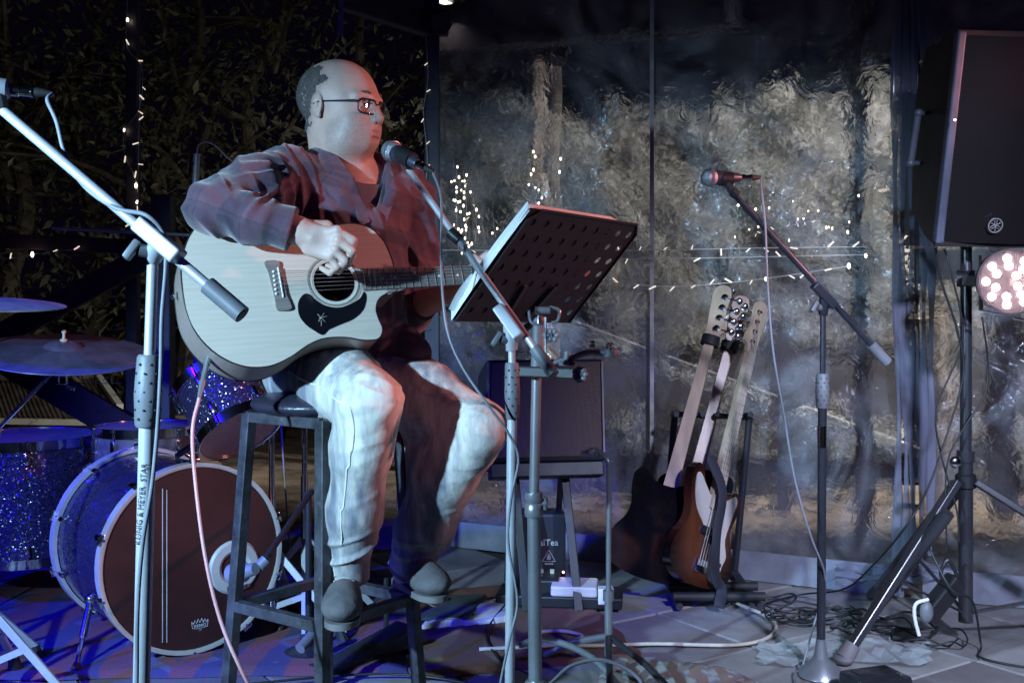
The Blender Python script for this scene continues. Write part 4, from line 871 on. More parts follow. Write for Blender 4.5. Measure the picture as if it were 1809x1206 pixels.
# shoes
m_shoe = mat('suede_shoe', (.13, .12, .125), .85, 0, var=.2, bump=.002, bs=160); m_sole = mat('shoe_sole', (.17, .16, .16), .6, 0)
def shoe(an, toe, z_rest, lab):
    Vv = Vol(np.minimum(np.array(an), np.array(toe))-.10, np.maximum(np.array(an), np.array(toe))+.10, .0035); f = V(toe.x-an.x, toe.y-an.y, 0).normalized(); s_ = V(-f.y, f.x, 0); zb = z_rest
    c = V(an.x, an.y, zb+.05); heel = c-f*.045; L_ = .25; AXS = (f, s_, V(0, 0, 1))
    Vv.ell(V(heel.x, heel.y, zb+.045)+f*.01, (.05, .038, .045), AXS, .02); Vv.ell(V(c.x, c.y, zb+.04)+f*.06, (.085, .040, .042), AXS, .03); Vv.ell(V(c.x, c.y, zb+.030)+f*.13, (.065, .047, .032), AXS, .03)
    Vv.cap(an, V(c.x, c.y, zb+.05), .045, .042, .02); Vv.cap(an+V(0, 0, .02), an+V(0, 0, .1), .075, .075, .005, 'cut')
    Vv.F[:, :, :max(0, int((zb-Vv.lo[2])/Vv.h))] = .05
    me = Vv.mesh('shoe', root_loc(man)); largest(me); displace(me, lambda v, n: (.0012*vnoise((v+off)*55)).astype(np.float32)); sh_ = link('shoe', me, m_shoe, man)
    g = G(); out_ = [(-.062, .0), (-.055, .028), (-.02, .036), (.05, .036), (.11, .046), (.16, .042), (.188, .020), (.194, 0), (.188, -.022), (.155, -.042), (.1, -.044), (.04, -.036), (-.02, -.036), (-.055, -.028)]
    o2 = [p.to_tuple()[:2] for p in smooth_path([V(a, b, 0) for a, b in out_], 3, True)]; o2 = [(a*.95, b*.90) for a, b in o2]; g.prism(o2, .015, (V(c.x, c.y, zb), f, s_, V(0, 0, 1)), -.012); g.build('sole', m_sole, sh_)
    g = G()
    for k in range(4): q = V(c.x, c.y, zb+.088-.008*k)+f*(.055+.02*k); g.tube(smooth_path([q-s_*.024-V(0, 0, .008), q+V(0, 0, .002), q+s_*.024-V(0, 0, .008)], 3), .0028, 5)
    g.build('lace', mat('shoe_lace', (.35, .33, .30), .8), sh_)
shoe(anR+V(0, 0, -.045), pt(600, 1078, 2.56), .352, '')
shoe(anL+V(0, 0, -.045), pt(775, 1060, 2.80), .352, '')
# ================================================================== stool
m_steel = mat('scuffed_dark_steel', (.085, .085, .10), .45, .35, var=.3, vs=18, bump=.0008, bs=80, dirt=(30, .62, (.22, .21, .22)))
st = thing('bar_stool', 'dark square-tube steel bar stool the guitarist sits on', 'stool', (-.49, 2.88, 0))
sc_c = V(-.478, 2.885, 0); sa = V(.80, -.60, 0).normalized(); sb = V(.60, .80, 0).normalized()
def corner(i, j, z):
    h = .175-.045*(z/.84); return sc_c+sa*i*h+sb*j*h+V(0, 0, z)
for (i, j) in ((1, -1), (-1, -1), (1, 1), (-1, 1)):
    g = G(); g.beam(corner(i, j, 0.012), corner(i, j, .80), .028, .028, sa, .002); l_ = g.build('leg', m_steel, st, False)
    g = G(); g.beam(corner(i, j, 0.0), corner(i, j, .03), .032, .032, sa, .004); g.build('foot_cap', M['rubber'], l_, False)
cn = [(1, -1), (1, 1), (-1, 1), (-1, -1)]
for k in range(4):
    a, b = cn[k], cn[(k+1) % 4]
    g = G(); g.beam(corner(*a, .318), corner(*b, .318), .026, .026, bev=.002); g.build('footrest', m_steel, st, False)
    g = G(); g.beam(corner(*a, .792), corner(*b, .792), .026, .026, bev=.002); g.build('seat_rail', m_steel, st, False)
Sv = Vol((-.75, 2.62, .76), (-.22, 3.16, .92), .005); Sv.ell(sc_c+V(0, 0, .825), (.185, .185, .038), None, .02); Sv.F[:, :, :int((.806-.76)/.005)] = .05
link('seat', Sv.mesh('seat', root_loc(st)), mat('dark_vinyl', (.035, .032, .05), .35, 0, bump=.002, bs=40, spec=.6), st)
# ================================================================== guitars
def catmull2(pts, n=5, closed=True): return [(p.x, p.y) for p in smooth_path([V(a, b, 0) for a, b in pts], n, closed)]
m_spruce = None
def wood_mat(name, c1, c2, sc_=(1, 14, 14), rough=.35, rings=26, coat=.3, axis='Y'):
    m, nt, out = newmat(name); L = nt.links.new; b = N(nt, 'ShaderNodeBsdfPrincipled', i_Roughness=rough); b.inputs['Coat Weight'].default_value = coat; b.inputs['Coat Roughness'].default_value = .12; L(b.outputs[0], out.inputs[0])
    at = N(nt, 'ShaderNodeAttribute', attribute_name='guv'); mp = N(nt, 'ShaderNodeMapping'); mp.inputs['Scale'].default_value = sc_; L(at.outputs['Vector'], mp.inputs[0])
    wv = N(nt, 'ShaderNodeTexNoise', i_Scale=rings*.22, i_Detail=7.0, i_Roughness=.62); L(mp.outputs[0], wv.inputs['Vector'])
    w2 = N(nt, 'ShaderNodeTexWave', bands_direction=axis, i_Scale=rings, i_Distortion=1.6, i_Detail=2.0); m3 = N(nt, 'ShaderNodeMapping'); m3.inputs['Scale'].default_value = (.15, 1, 1); L(at.outputs['Vector'], m3.inputs[0]); L(m3.outputs[0], w2.inputs['Vector'])
    ad = N(nt, 'ShaderNodeMath', operation='MULTIPLY_ADD'); ad.inputs[1].default_value = .12; L(w2.outputs[1], ad.inputs[0]); L(wv.outputs[0], ad.inputs[2])
    cr = N(nt, 'ShaderNodeValToRGB'); e = cr.color_ramp.elements; e[0].position = .25; e[0].color = (*c1, 1); e[1].position = .85; e[1].color = (*c2, 1); L(ad.outputs[0], cr.inputs[0]); L(cr.outputs[0], b.inputs['Base Color'])
    return m
def guv(o, fr):
    """store the instrument's own coordinates on the mesh, so grain follows the wood"""
    me = o.data; v = verts_of(me)+np.array(root_loc(o)); O, u, vv, n = fr; r = v-np.array(O)
    a = me.attributes.new('guv', 'FLOAT_VECTOR', 'POINT'); a.data.foreach_set('vector', np.stack([r@np.array(u), r@np.array(vv), r@np.array(n)], 1).astype(np.float32).ravel())
def L2(fr, x, y, z=0): return fr[0]+fr[1]*x+fr[2]*y+fr[3]*z
m_spruce = wood_mat('spruce_top', (.60, .52, .43), (.49, .42, .34), coat=.15); m_maple = wood_mat('maple_side', (.40, .32, .28), (.30, .235, .20)); m_rose = wood_mat('rosewood', (.25, .21, .19), (.14, .115, .10), rough=.5, coat=0)
m_bind = mat('black_binding', (.02, .018, .018), .3); m_fret = mat('fret_nickel', (.65, .65, .63), .22, .9); m_string = mat('bronze_string', (.62, .60, .55), .3, .85)
ga = math.radians(25); gb = math.radians(19); gt = math.radians(2.6)
gu = V(math.cos(ga)*math.cos(gt), math.sin(ga)*math.cos(gt), math.sin(gt)); n0 = V(math.sin(ga), -math.cos(ga), 0); gn = n0*math.cos(gb)+V(0, 0, 1)*math.sin(gb); gn = (gn-gu*gn.dot(gu)).normalized(); gv = gn.cross(gu)
GO = pt(322, 508, 2.545); GFm = (GO, gu, gv, gn)
gtr = thing('acoustic_guitar', 'pale cutaway acoustic guitar held by the seated man', 'guitar', GO)
upper = [(0, 0), (.006, .07), (.035, .135), (.085, .178), (.14, .196), (.195, .190), (.245, .162), (.285, .143), (.33, .137), (.375, .144), (.42, .147), (.46, .134), (.490, .100), (.503, .055), (.506, .028)]
lower = [(.506, -.028), (.478, -.036), (.455, -.050), (.444, -.075), (.447, -.100), (.453, -.125), (.440, -.148), (.405, -.150), (.36, -.140), (.31, -.139), (.27, -.152), (.225, -.178), (.175, -.196), (.12, -.193), (.07, -.168), (.03, -.125), (.006, -.07)]
ol = catmull2(upper+lower, 4); SH = (.352, 0)
def topplate(name, ol, hole, r, z, th, m, parent, fr):
    bm = bmesh.new(); V0 = [bm.verts.new((x, y, 0)) for x, y in ol]; E = [bm.edges.new((V0[i], V0[(i+1) % len(V0)])) for i in range(len(V0))]
    if hole:
        H = [bm.verts.new((hole[0]+r*math.cos(a), hole[1]+r*math.sin(a), 0)) for a in np.linspace(0, math.tau, 49)[:-1]]; E += [bm.edges.new((H[i], H[(i+1) % 48])) for i in range(48)]
    bmesh.ops.triangle_fill(bm, edges=E, use_beauty=True)
    rr = bmesh.ops.extrude_face_region(bm, geom=bm.faces[:]); 
    for e in rr['geom']:
        if isinstance(e, bmesh.types.BMVert): e.co.z -= th
    bmesh.ops.recalc_face_normals(bm, faces=bm.faces[:])
    for v in bm.verts: v.co = L2(fr, v.co.x, v.co.y, z+v.co.z)-root_loc(parent)
    me = bpy.data.meshes.new(name); bm.to_mesh(me); bm.free(); o = link(name, me, m, parent, smooth=False); guv(o, fr); return o
topplate('soundboard', ol, SH, .0505, 0, .003, m_spruce, gtr, GFm)
g = G(); vs = []; k = len(ol); Z = [0-.0032, -.055, -.116]
for z in Z: vs += [L2(GFm, x, y, z) for x, y in ol]
g.add(vs, [(j*k+i, j*k+(i+1) % k, (j+1)*k+(i+1) % k, (j+1)*k+i) for j in range(2) for i in range(k)]); o = g.build('sides', m_maple, gtr, fix=False); guv(o, GFm)
topplate('back', ol, None, 0, -.1162, .003, m_maple, gtr, GFm)
for z, nm in ((0.0005, 'binding'), (-.1175, 'binding')):
    g = G(); P = [L2(GFm, x, y, z-.0015) for x, y in ol]; g.tube(P+[P[0], P[1]], .0019, 6, cap=False); g.build(nm, m_bind, gtr)
for r, w, mm in ((.056, .0035, mat('rosette_pale', (.66, .62, .54), .35)), (.0605, .0035, mat('rosette_dark', (.20, .17, .14), .35)), (.0655, .003, mat('rosette_mid', (.42, .37, .30), .35))):
    g = G(); g.ring(L2(GFm, *SH, 0), gn, [(.0002, r-w/2), (.0011, r-w/2+.0003), (.0011, r+w/2-.0003), (.0002, r+w/2)], 56); g.build('rosette', mm, gtr)
pg = catmull2([(.272, -.030), (.258, -.050), (.256, -.078), (.268, -.102), (.288, -.120), (.306, -.131), (.322, -.119), (.352, -.108), (.385, -.096), (.412, -.074), (.424, -.045), (.420, -.030), (.408, -.046), (.380, -.060), (.352, -.0665), (.322, -.060), (.300, -.044), (.288, -.030)], 4)
g = G(); g.prism(pg, .0012, GFm, .0004); pgo = g.build('pickguard', mat('black_pickguard', (.007, .007, .010), .16, 0, spec=.7), gtr, False)
g = G()
for (a, b_, c, d) in ((.300, -.080, .316, -.100), (.300, -.098, .316, -.078), (.302, -.090, .322, -.086), (.307, -.096, .305, -.110)):
    g.tube([L2(GFm, a, b_, .0018), L2(GFm, c, d, .0018)], [.0009, .0004], 5)
g.build('emblem', mat('emblem_gold', (.7, .66, .55), .3, .5), pgo)
brg = catmull2([(.190, .052), (.205, .056), (.224, .052), (.222, .030), (.229, 0), (.232, -.030), (.240, -.062), (.224, -.068), (.206, -.064), (.204, -.035), (.200, 0), (.196, .030)], 3)
g = G(); g.prism([(x-.0, y) for x, y in brg], .007, GFm, .0003); br = g.build('bridge', m_rose, gtr, False); guv(br, GFm)
g = G(); g.beam(L2(GFm, .2185, .037, .0095), L2(GFm, .2225, -.037, .0085), .003, .006, gn, .0008); g.build('saddle', mat('bone', (.78, .76, .70), .3), br, False)
m_bone = bpy.data.materials['bone']; sy = [.026-.0104*i for i in range(6)]
for i, y in enumerate(sy):
    g = G(); g.lathe(L2(GFm, .2075, y*1.05, .006), gn, [(0, .003), (.003, .0032), (.0048, .0022), (.0055, .0002)], 10); g.build('bridge_pin', m_bone, br)
SC = .648; sad = .2205; nut = sad+SC
def fretx(k, nut=nut, SC=SC): return nut-SC*(1-2**(-k/12)) 
fb = [(fretx(20)-.006, .0275), (nut, .0215), (nut, -.0215), (fretx(20)-.006, -.0275)]
g = G(); g.prism(fb, .0065, GFm, .001); o = g.build('fretboard', m_rose, gtr, False); guv(o, GFm); fbo = o
def wid(x): return .0215+(.0275-.0215)*(nut-x)/(nut-fretx(20))
for k in range(1, 21):
    x = fretx(k); w = wid(x); g = G(); g.tube([L2(GFm, x, w, .0078), L2(GFm, x, 0, .0083), L2(GFm, x, -w, .0078)], .0014, 6); g.build('fret', m_fret, fbo)
g = G()
for k in (3, 5, 7, 9, 12, 15, 17):
    x = (fretx(k)+fretx(k-1))/2
    for y in ((0,) if k != 12 else (-.011, .011)): g.lathe(L2(GFm, x, y, .0074), gn, [(0, .0034), (.0006, .0032), (.0007, .0002)], 12)
g.build('fret_marker', mat('pearl_dot', (.75, .75, .72), .2), fbo)
g = G(); P = [L2(GFm, fretx(14)-.02, 0, -.006)]; 
g.add(*(lambda: (lambda xs: ([L2(GFm, x, y*w, z*t) for x, w, t in xs for (y, z) in ((1, .0), (.92, -.010), (.55, -.019), (0, -.022), (-.55, -.019), (-.92, -.010), (-1, .0))], [(i*7+k, i*7+k+1, (i+1)*7+k+1, (i+1)*7+k) for i in range(len(xs)-1) for k in range(6)]+[(i*7+6, i*7, (i+1)*7, (i+1)*7+6) for i in range(len(xs)-1)]))([(fretx(14)-.03, .040, 3.0), (fretx(14)+.01, .028, 1.9), (fretx(12), .0245, 1.15), (fretx(6), .0235, 1.05), (nut, .0215, .95)]))())
o = g.build('neck', m_maple, gtr); guv(o, GFm)
hs = catmull2([(nut, .022), (nut+.02, .030), (nut+.06, .036), (nut+.12, .037), (nut+.17, .034), (nut+.185, .012), (nut+.185, -.012), (nut+.17, -.034), (nut+.12, -.037), (nut+.06, -.036), (nut+.02, -.030), (nut, -.022)], 3)
g = G(); g.prism(hs, .015, GFm, -.012); o = g.build('headstock', m_rose, gtr, False); guv(o, GFm); hso = o
g = G(); g.beam(L2(GFm, nut, .021, .008), L2(GFm, nut, -.021, .008), .004, .006, gn); g.build('nut', m_bone, gtr, False)
for i, y in enumerate(sy):
    sd = 1 if i < 3 else -1; kx = nut+.05+.045*(i if i < 3 else 5-i); ny = .0175-.007*i
    g = G(); g.tube([L2(GFm, .2075, y*1.05, .009), L2(GFm, sad, y, .0125), L2(GFm, fretx(12), (y+ny)/2, .0122), L2(GFm, nut, ny, .0100), L2(GFm, kx, sd*.024, .010)], [.00075-.00008*i]*5, 5); g.build('string', m_string, gtr)
    g = G(); g.rod(L2(GFm, kx, sd*.024, .0), L2(GFm, kx, sd*.024, .014), .003, 8); g.rod(L2(GFm, kx, sd*.03, -.010), L2(GFm, kx, sd*.052, -.010), .0022, 6); g.sphere(L2(GFm, kx, sd*.058, -.010), (.007, .005, .009), 8); g.build('tuning_peg', M['chrome'], hso)
g = G(); g.lathe(L2(GFm, -.0, .0, -.058), -gu, [(0, .010), (.004, .010), (.005, .004), (.012, .0045), (.014, .008), (.018, .007), (.019, .001)], 14); g.build('strap_button', M['chrome'], gtr)
# plug and its cable across the picture, coloured pink for the red light
jp = L2(GFm, .050, -.152, -.060); jq = pt(352, 702, 2.50)
g = G(); g.rod(jp, jp.lerp(jq, .15), .0085, 12); g.rod(jp.lerp(jq, .12), jp.lerp(jq, .62), .0062, 12); g.rod(jp.lerp(jq, .6), jq, .0078, 12, .0045); cb_ = g
pc = thing('guitar_cable', 'guitar cable, coloured pink for the red light on it, hanging down past the bass drum', 'cable', jq); cb_.build('plug', M['grey_metal'], pc)
g = G(); g.tube(smooth_path([jq, pt(340, 760, 2.48), pt(345, 850, 2.46), pt(362, 980, 2.42), pt(388, 1090, 2.40), pt(425, 1180, 2.38), pt(470, 1260, 2.42), V(-.44, 2.5, .012), V(-.30, 2.6, .012)], 8), .0040, 8); g.build('lead', M['cable_red_lit'], pc)
# ================================================================== microphones and stands
def text_mesh(s, size, fr, name, m, parent, depth=.0004, align='CENTER', bold=0.0, xs=1.0):
    cu_ = bpy.data.curves.new(name, 'FONT'); cu_.body = s; cu_.size = size; cu_.extrude = depth; cu_.align_x = align; cu_.align_y = 'CENTER'; cu_.offset = bold; cu_.resolution_u = 2
    o = bpy.data.objects.new(name, cu_); COL.objects.link(o); dg = bpy.context.evaluated_depsgraph_get(); me = bpy.data.meshes.new_from_object(o.evaluated_get(dg)); bpy.data.objects.remove(o)
    O, u, v, n = fr; r0 = root_loc(parent)
    for vv in me.vertices: c = vv.co; vv.co = O+u*(c.x*xs)+v*c.y+n*(c.z+depth)-r0
    me.materials.clear(); return link(name, me, m, parent, smooth=False)
def mic(label, head, tail, sc_=1.0, dark=True):
    """vocal microphone from the ball head to its plug"""
    head = Vector(head); tail = Vector(tail); ax = (tail-head).normalized(); t = thing('microphone', label, 'microphone', head); s = sc_
    g = G(); g.sphere(head+ax*.024*s, (.0255*s, .0255*s, .0265*s), 24, Matrix((frame(ax)[0], frame(ax)[1], ax)).transposed()); gr = g.build('grille', M['grille'], t)
    g = G(); g.ring(head+ax*.026*s, ax, [(-.0035*s, .0255*s), (-.003*s, .0268*s), (.003*s, .0268*s), (.0035*s, .0255*s)], 28); g.build('band', M['grey_metal'], gr)
    Lh = (tail-head).length; g = G(); g.lathe(head, ax, [(.038*s, .019*s), (.046*s, .0215*s), (.056*s, .0205*s), (.075*s, .0180*s), (Lh-.003, .0120*s), (Lh, .0105*s)], 24); g.build('handle', mat('mic_body', (.05, .052, .075) if dark else (.3, .3, .34), .42, .3), t)
    g = G(); g.lathe(tail, ax, [(-.001, .0098*s), (.012*s, .0102*s), (.013*s, .0085*s), (.030*s, .0085*s), (.031*s, .0098*s), (.034*s, .0098*s)], 16); pl = g.build('plug', M['chrome'], t)
    g = G(); g.lathe(tail+ax*.034*s, ax, [(0, .0088*s), (.014*s, .0075*s), (.030*s, .0042*s)], 14); g.build('plug_boot', M['rubber'], pl); return t, tail+ax*.064*s
def stand(label, foot, top_, b0, piv, b1, base, r_low=.0115, r_up=.0085, grip=None, m_low=None, clutch=None, name='microphone_stand', wing=True, mm=None, boomr=(.0075, .0075)):
    foot = Vector(foot); mt = mm or M['silver_paint']; t = thing(name, label, 'microphone stand', (foot.x, foot.y, 0))
    top_ = Vector(top_); cl = Vector(clutch); g = G(); g.rod(V(foot.x, foot.y, .02), cl, r_low, 18); g.build('lower_tube', mt, t)
    g = G(); g.rod(cl, top_, r_up, 16); g.build('upper_tube', mt, t)
    gl_ = grip or .10; ax = (top_-cl).normalized(); g = G(); g.lathe(cl-ax*gl_*.5, ax, [(0, r_low*1.25), (.004, r_low*1.42), (gl_*.45, r_low*1.62), (gl_-.004, r_low*1.42), (gl_, r_low*1.2)], 10); gp = g.build('height_clutch', M['plastic_grey'], t, ang=50)
    g = G()
    for k in range(7):
        for w in (0, 1, 2, 3, 4, 5, 6): 
            a_, b_ = frame(ax); q = w*math.tau/7+k*.45; d_ = a_*math.cos(q)+b_*math.sin(q); g.sphere(cl-ax*gl_*.5+ax*(gl_*(.12+.125*k))+d_*r_low*1.5, .0022, 6)
    g.build('grip_dimples', M['plastic_black'], gp)
    g = G()
    if base == 'tripod':
        for k in range(3):
            a = math.radians(35+120*k); d_ = V(math.cos(a), math.sin(a), 0); g2 = G(); g2.tube([V(foot.x, foot.y, .055)+d_*.02, V(foot.x, foot.y, .045)+d_*.06, V(foot.x, foot.y, .012)+d_*.30], .0085, 10); l = g2.build('leg', M['black_metal'], t)
            g2 = G(); g2.rod(V(foot.x, foot.y, .013)+d_*.285, V(foot.x, foot.y, .010)+d_*.325, .012, 10); g2.build('rubber_foot', M['rubber'], l)
        g.lathe(V(foot.x, foot.y, .025), (0, 0, 1), [(0, .02), (.01, .028), (.045, .026), (.06, .016)], 16)
    else: g.lathe(V(foot.x, foot.y, .0), (0, 0, 1), [(0, .062), (.006, .066), (.02, .060), (.055, .022), (.085, .016), (.11, .013)], 24)
    g.build('base', M['grey_metal'] if base != 'tripod' else M['black_metal'], t)
    if piv is not None:
        piv = Vector(piv); b0 = Vector(b0); b1 = Vector(b1); bx = (b1-b0).normalized()
        g = G(); g.beam(piv-bx*.045, piv+bx*.045, .026, .034, V(0, 1, 0), .004); hd = g.build('boom_clamp', mt, t, False)
        g = G(); g.tube([top_, top_.lerp(piv, .5), piv-V(0, 0, .004)], [.013, .016, .013], 12); g.build('clamp_neck', mt, t)
        if wing:
            g = G(); q = top_.lerp(piv, .35); g.rod(q, q+V(-.022, -.012, .004), .010, 12); g.beam(q+V(-.022, -.012, .006)+V(0, 0, .012), q+V(-.040, -.020, -.010), .012, .020, V(0, 1, 0), .003); g.build('wing_knob', M['plastic_grey'], t)
        g = G(); g.rod(b0, b1, boomr[0], 14); g.build('boom', mt, t)
        g = G(); g.rod(b1-bx*.075, b1, boomr[0]*1.7, 14); g.rod(b1-bx*.002, b1+bx*.001, boomr[0]*1.1, 12); g.build('counterweight', M['plastic_grey'], t)
    return t
def cable(label, pts, r=.0032, m=None, name='cable', n=8, cat='cable'):
    g = G(); g.tube(smooth_path(pts, n), r, 8); return top(g.build(name, m or M['cable'], ang=180), label, cat)
# nearest stand at the left
D = 1.80
t = stand('nearest microphone stand, bright pole left of the drum kit', pt(238, 1400, 1.80), pt(270, 458, D), pt(6, 196, 1.86), pt(281, 425, D-.02), pt(428, 556, 1.76), 'tripod', .0135, .0088, .115, clutch=pt(262, 690, D), mm=M['silver_paint'], boomr=(.0085, .0085))
p1 = pt(262, 740, D-.016); p2 = pt(245, 955, 1.80-.016)
zt = (p1-p2).normalized(); text_mesh('KÖNIG & MEYER  STAR', .0125, (pt(249, 890, D-.0143), zt, V(-1, 0, .0).cross(V(0,0,0)) if False else V(-zt.z, 0, zt.x).normalized(), V(0, -1, 0)), 'lettering', mat('stamp_ink', (.05, .05, .06), .6), t, .00012)
t_, e = mic('nearest microphone, cut off by the left edge of the picture', pt(-75, 152, 1.86), pt(20, 160, 1.88), 1.0, False)
g = G(); g.rod(pt(0, 168, 1.87), pt(6, 196, 1.86), .010, 10); g.rod(pt(-20, 158, 1.87), pt(-2, 161, 1.87), .0165, 14); top(g.build('microphone_clip', M['plastic_black']), 'black clip joining the nearest microphone to its boom', 'clip')
cable('grey cable running from the nearest microphone along the boom', [e, pt(84, 178, 1.87), pt(100, 215, 1.86), pt(116, 275, 1.85), pt(150, 330, 1.83), pt(205, 368, 1.80), pt(258, 380, 1.77), pt(290, 415, 1.775), pt(293, 470, 1.775), pt(286, 560, 1.775), pt(284, 650, 1.775), pt(278, 760, 1.77), pt(268, 860, 1.765), pt(252, 960, 1.765), pt(243, 1080, 1.765), pt(238, 1300, 1.76), V(-.60, 1.72, .01), V(-.4, 1.8, .01)], .0036, M['cable_grey'])
# singer's stand
D = 2.50
t = stand('middle boom microphone stand in front of the singer', V(pt(899, 520, D).x, D, 0), pt(904, 618, D), pt(722, 300, 2.70), pt(899, 570, D-.01), pt(978, 662, 2.44), 'tripod', .0112, .0080, .125, clutch=pt(905, 690, D), boomr=(.0080, .0080))
g = G(); q0 = pt(795, 410, 2.61); q1 = pt(812, 425, 2.60); g.rod(q0, q1, .0135, 12); g.build('boom_joint', M['plastic_black'], t)
ms, e = mic('microphone pointed at the mouth of the singer', pt(682, 262, 2.745), pt(738, 290, 2.66))
g = G(); g.rod(pt(718, 282, 2.69), pt(726, 302, 2.70), .009, 10); g.rod(pt(706, 272, 2.708), pt(728, 284, 2.675), .0205, 14); top(g.build('microphone_clip', M['plastic_black']), 'black clip holding the singer\'s microphone on its boom', 'clip')
cable('grey cable looping from the singer\'s microphone down across his knee', [e, pt(765, 305, 2.62), pt(779, 350, 2.56), pt(779, 440, 2.52), pt(782, 520, 2.48), pt(792, 590, 2.46), pt(818, 650, 2.45), pt(862, 715, 2.44), pt(898, 765, 2.455), pt(916, 810, 2.47), pt(903, 880, 2.47), pt(898, 960, 2.47), pt(914, 1060, 2.47), pt(900, 1130, 2.46), pt(880, 1230, 2.46), V(-.06, 2.44, .01), V(.1, 2.3, .01)], .0030, M['cable_grey'])
# stand on the right
D = 3.26
t = stand('black boom microphone stand with cone base at the right', V(pt(1450, 520, D).x, D, 0), pt(1454, 556, D), pt(1296, 342, 3.22), pt(1456, 522, D-.01), pt(1568, 640, 3.30), 'cone', .0125, .0082, .10, clutch=pt(1453, 690, D), mm=mat('dark_chrome', (.045, .047, .06), .28, .4), boomr=(.0090, .0082))
g = G(); g.rod(pt(1452, 752, D), pt(1452, 790, D), .0132, 16); g.build('chrome_collar', M['chrome'], t)
_, e = mic('unused microphone on the right stand against the lit hedge', pt(1240, 314, 3.22), pt(1308, 314, 3.25), 1.0)
g = G(); g.rod(pt(1284, 322, 3.23), pt(1297, 345, 3.22), .010, 10); g.rod(pt(1272, 316, 3.232), pt(1292, 317, 3.24), .021, 14); g.rod(pt(1293, 338, 3.20), pt(1303, 346, 3.20), .014, 10); top(g.build('microphone_clip', M['plastic_black']), 'black clip under the microphone of the right stand', 'clip')
cable('long grey cable hanging from the right microphone to the floor', [e, pt(1345, 335, 3.24), pt(1352, 400, 3.22), pt(1356, 500, 3.20), pt(1366, 620, 3.19), pt(1386, 740, 3.19), pt(1405, 850, 3.19), pt(1432, 945, 3.20), pt(1456, 1010, 3.24), pt(1455, 1060, 3.30), pt(1440, 1095, 3.35), V(.84, 3.28, .02), pt(1405, 1190, 3.24), V(.75, 2.9, .01)], .0031, M['cable_grey'])
# low stand with bent top aimed at the amplifier
D = 3.22; x = pt(1075, 520, D).x
t = thing('microphone_stand', 'thin straight stand with a bent top in front of the amplifier', 'microphone stand', (x, D, 0)); g = G(); g.tube(smooth_path([V(x, D, .05), pt(1075, 1000, D), pt(1076, 840, D), pt(1073, 812, D), pt(1062, 800, D+.02), pt(1050, 797, D+.04)], 6), .0075, 12); g.build('tube', M['grey_metal'], t)
g = G(); g.rod(V(x, D, .04), pt(1075, 1050, D), .0115, 14); g.rod(pt(1075, 1042, D), pt(1075, 1060, D), .016, 14); g.build('lower_tube', M['grey_metal'], t)
for k, (ex, ey) in enumerate(((-.19, .18), (.19, -.24), (-.02, -.30))):
    g = G(); g.tube([V(x, D, .13), V(x+ex*.5, D+ey*.5, .085), V(x+ex, D+ey, .012)], .0095, 10); l = g.build('leg', M['black_metal'] if k else M['grey_metal'], t); g = G(); g.rod(V(x+ex*.93, D+ey*.93, .02), V(x+ex*1.05, D+ey*1.05, .012), .012, 10); g.build('rubber_foot', M['rubber'], l)
g = G(); g.sphere(pt(1050, 797, D+.045), (.022, .016, .013), 14); g.rod(pt(1058, 800, D+.03), pt(1030, 801, D+.07), .011, 12); top(g.build('microphone', M['grey_metal']), 'small instrument microphone on the bent top of the thin stand', 'microphone')
# pencil microphone behind the shoulder
t = thing('microphone_stand', 'thin pink-lit drum microphone stand behind the guitarist\'s elbow', 'microphone stand', (pt(345, 520, 4.3).x, 4.3, 0)); g = G(); g.rod((pt(345, 520, 4.3).x, 4.3, .02), pt(346, 340, 4.3), .008, 10); g.build('tube', M['grey_metal'], t)
g = G(); g.lathe(V(pt(345, 520, 4.3).x, 4.3, .0), (0, 0, 1), [(0, .10), (.012, .10), (.03, .015)], 20); g.build('base', M['black_metal'], t)
g = G(); g.rod(pt(345, 330, 4.3), pt(347, 292, 4.3), .0125, 14); g.rod(pt(347, 288, 4.3), pt(348, 272, 4.3), .0130, 14); g.rod(pt(347, 293, 4.3), pt(347, 287, 4.3), .0105, 12); top(g.build('microphone', mat('pale_mic', (.60, .52, .52), .35, .2)), 'pale pencil microphone standing upright behind the elbow', 'microphone')
cable('thin cable arching over from the pencil microphone to the shoulder', [pt(348, 272, 4.3), pt(350, 258, 4.3), pt(362, 251, 4.3), pt(378, 256, 4.3), pt(398, 275, 4.3), pt(430, 310, 4.35), pt(470, 420, 4.5), V(-.9, 4.6, .02)], .0036, mat('tan_cable', (.5, .40, .32), .5))
# ------------------------------------------------------------------ music stand
mst = thing('music_stand', 'black perforated music stand desk on a thick silver pole', 'music stand', (.056, 2.78, 0))
BL = pt(803, 566, 2.62); BR = pt(1005, 569, 3.0); TL = pt(947, 369, 2.50); Wv = BR-BL; Hv = TL-BL; wl, hl = Wv.length, Hv.length; du = Wv.normalized(); dn = du.cross(Hv).normalized(); dv = dn.cross(du).normalized(); dn_front = dn
hl = Hv.dot(dv); sk = Hv.dot(du)
if dn.x > 0: dn_front = -dn
DF = (BL, du, dv, dn_front)
bm = bmesh.new(); o_ = [(0, 0), (wl, 0), (wl, hl*.5), (wl, hl-.03), (wl-.03, hl), (.03, hl), (0, hl-.03), (0, hl*.5)]
V0 = [bm.verts.new((*p, 0)) for p in o_]; E = [bm.edges.new((V0[i], V0[(i+1) % 8])) for i in range(8)]
for r_ in range(7):
    for c in range(9):
        if r_ < 2 and 1 < c < 7: continue
        cx_ = wl*(.06+.11*c); cy_ = hl*(.10+.132*r_)
        H = [bm.verts.new((cx_+.0105*math.cos(a), cy_+.0105*math.sin(a), 0)) for a in np.linspace(0, math.tau, 13)[:-1]]; E += [bm.edges.new((H[i], H[(i+1) % 12])) for i in range(12)]
bmesh.ops.triangle_fill(bm, edges=E, use_beauty=True)
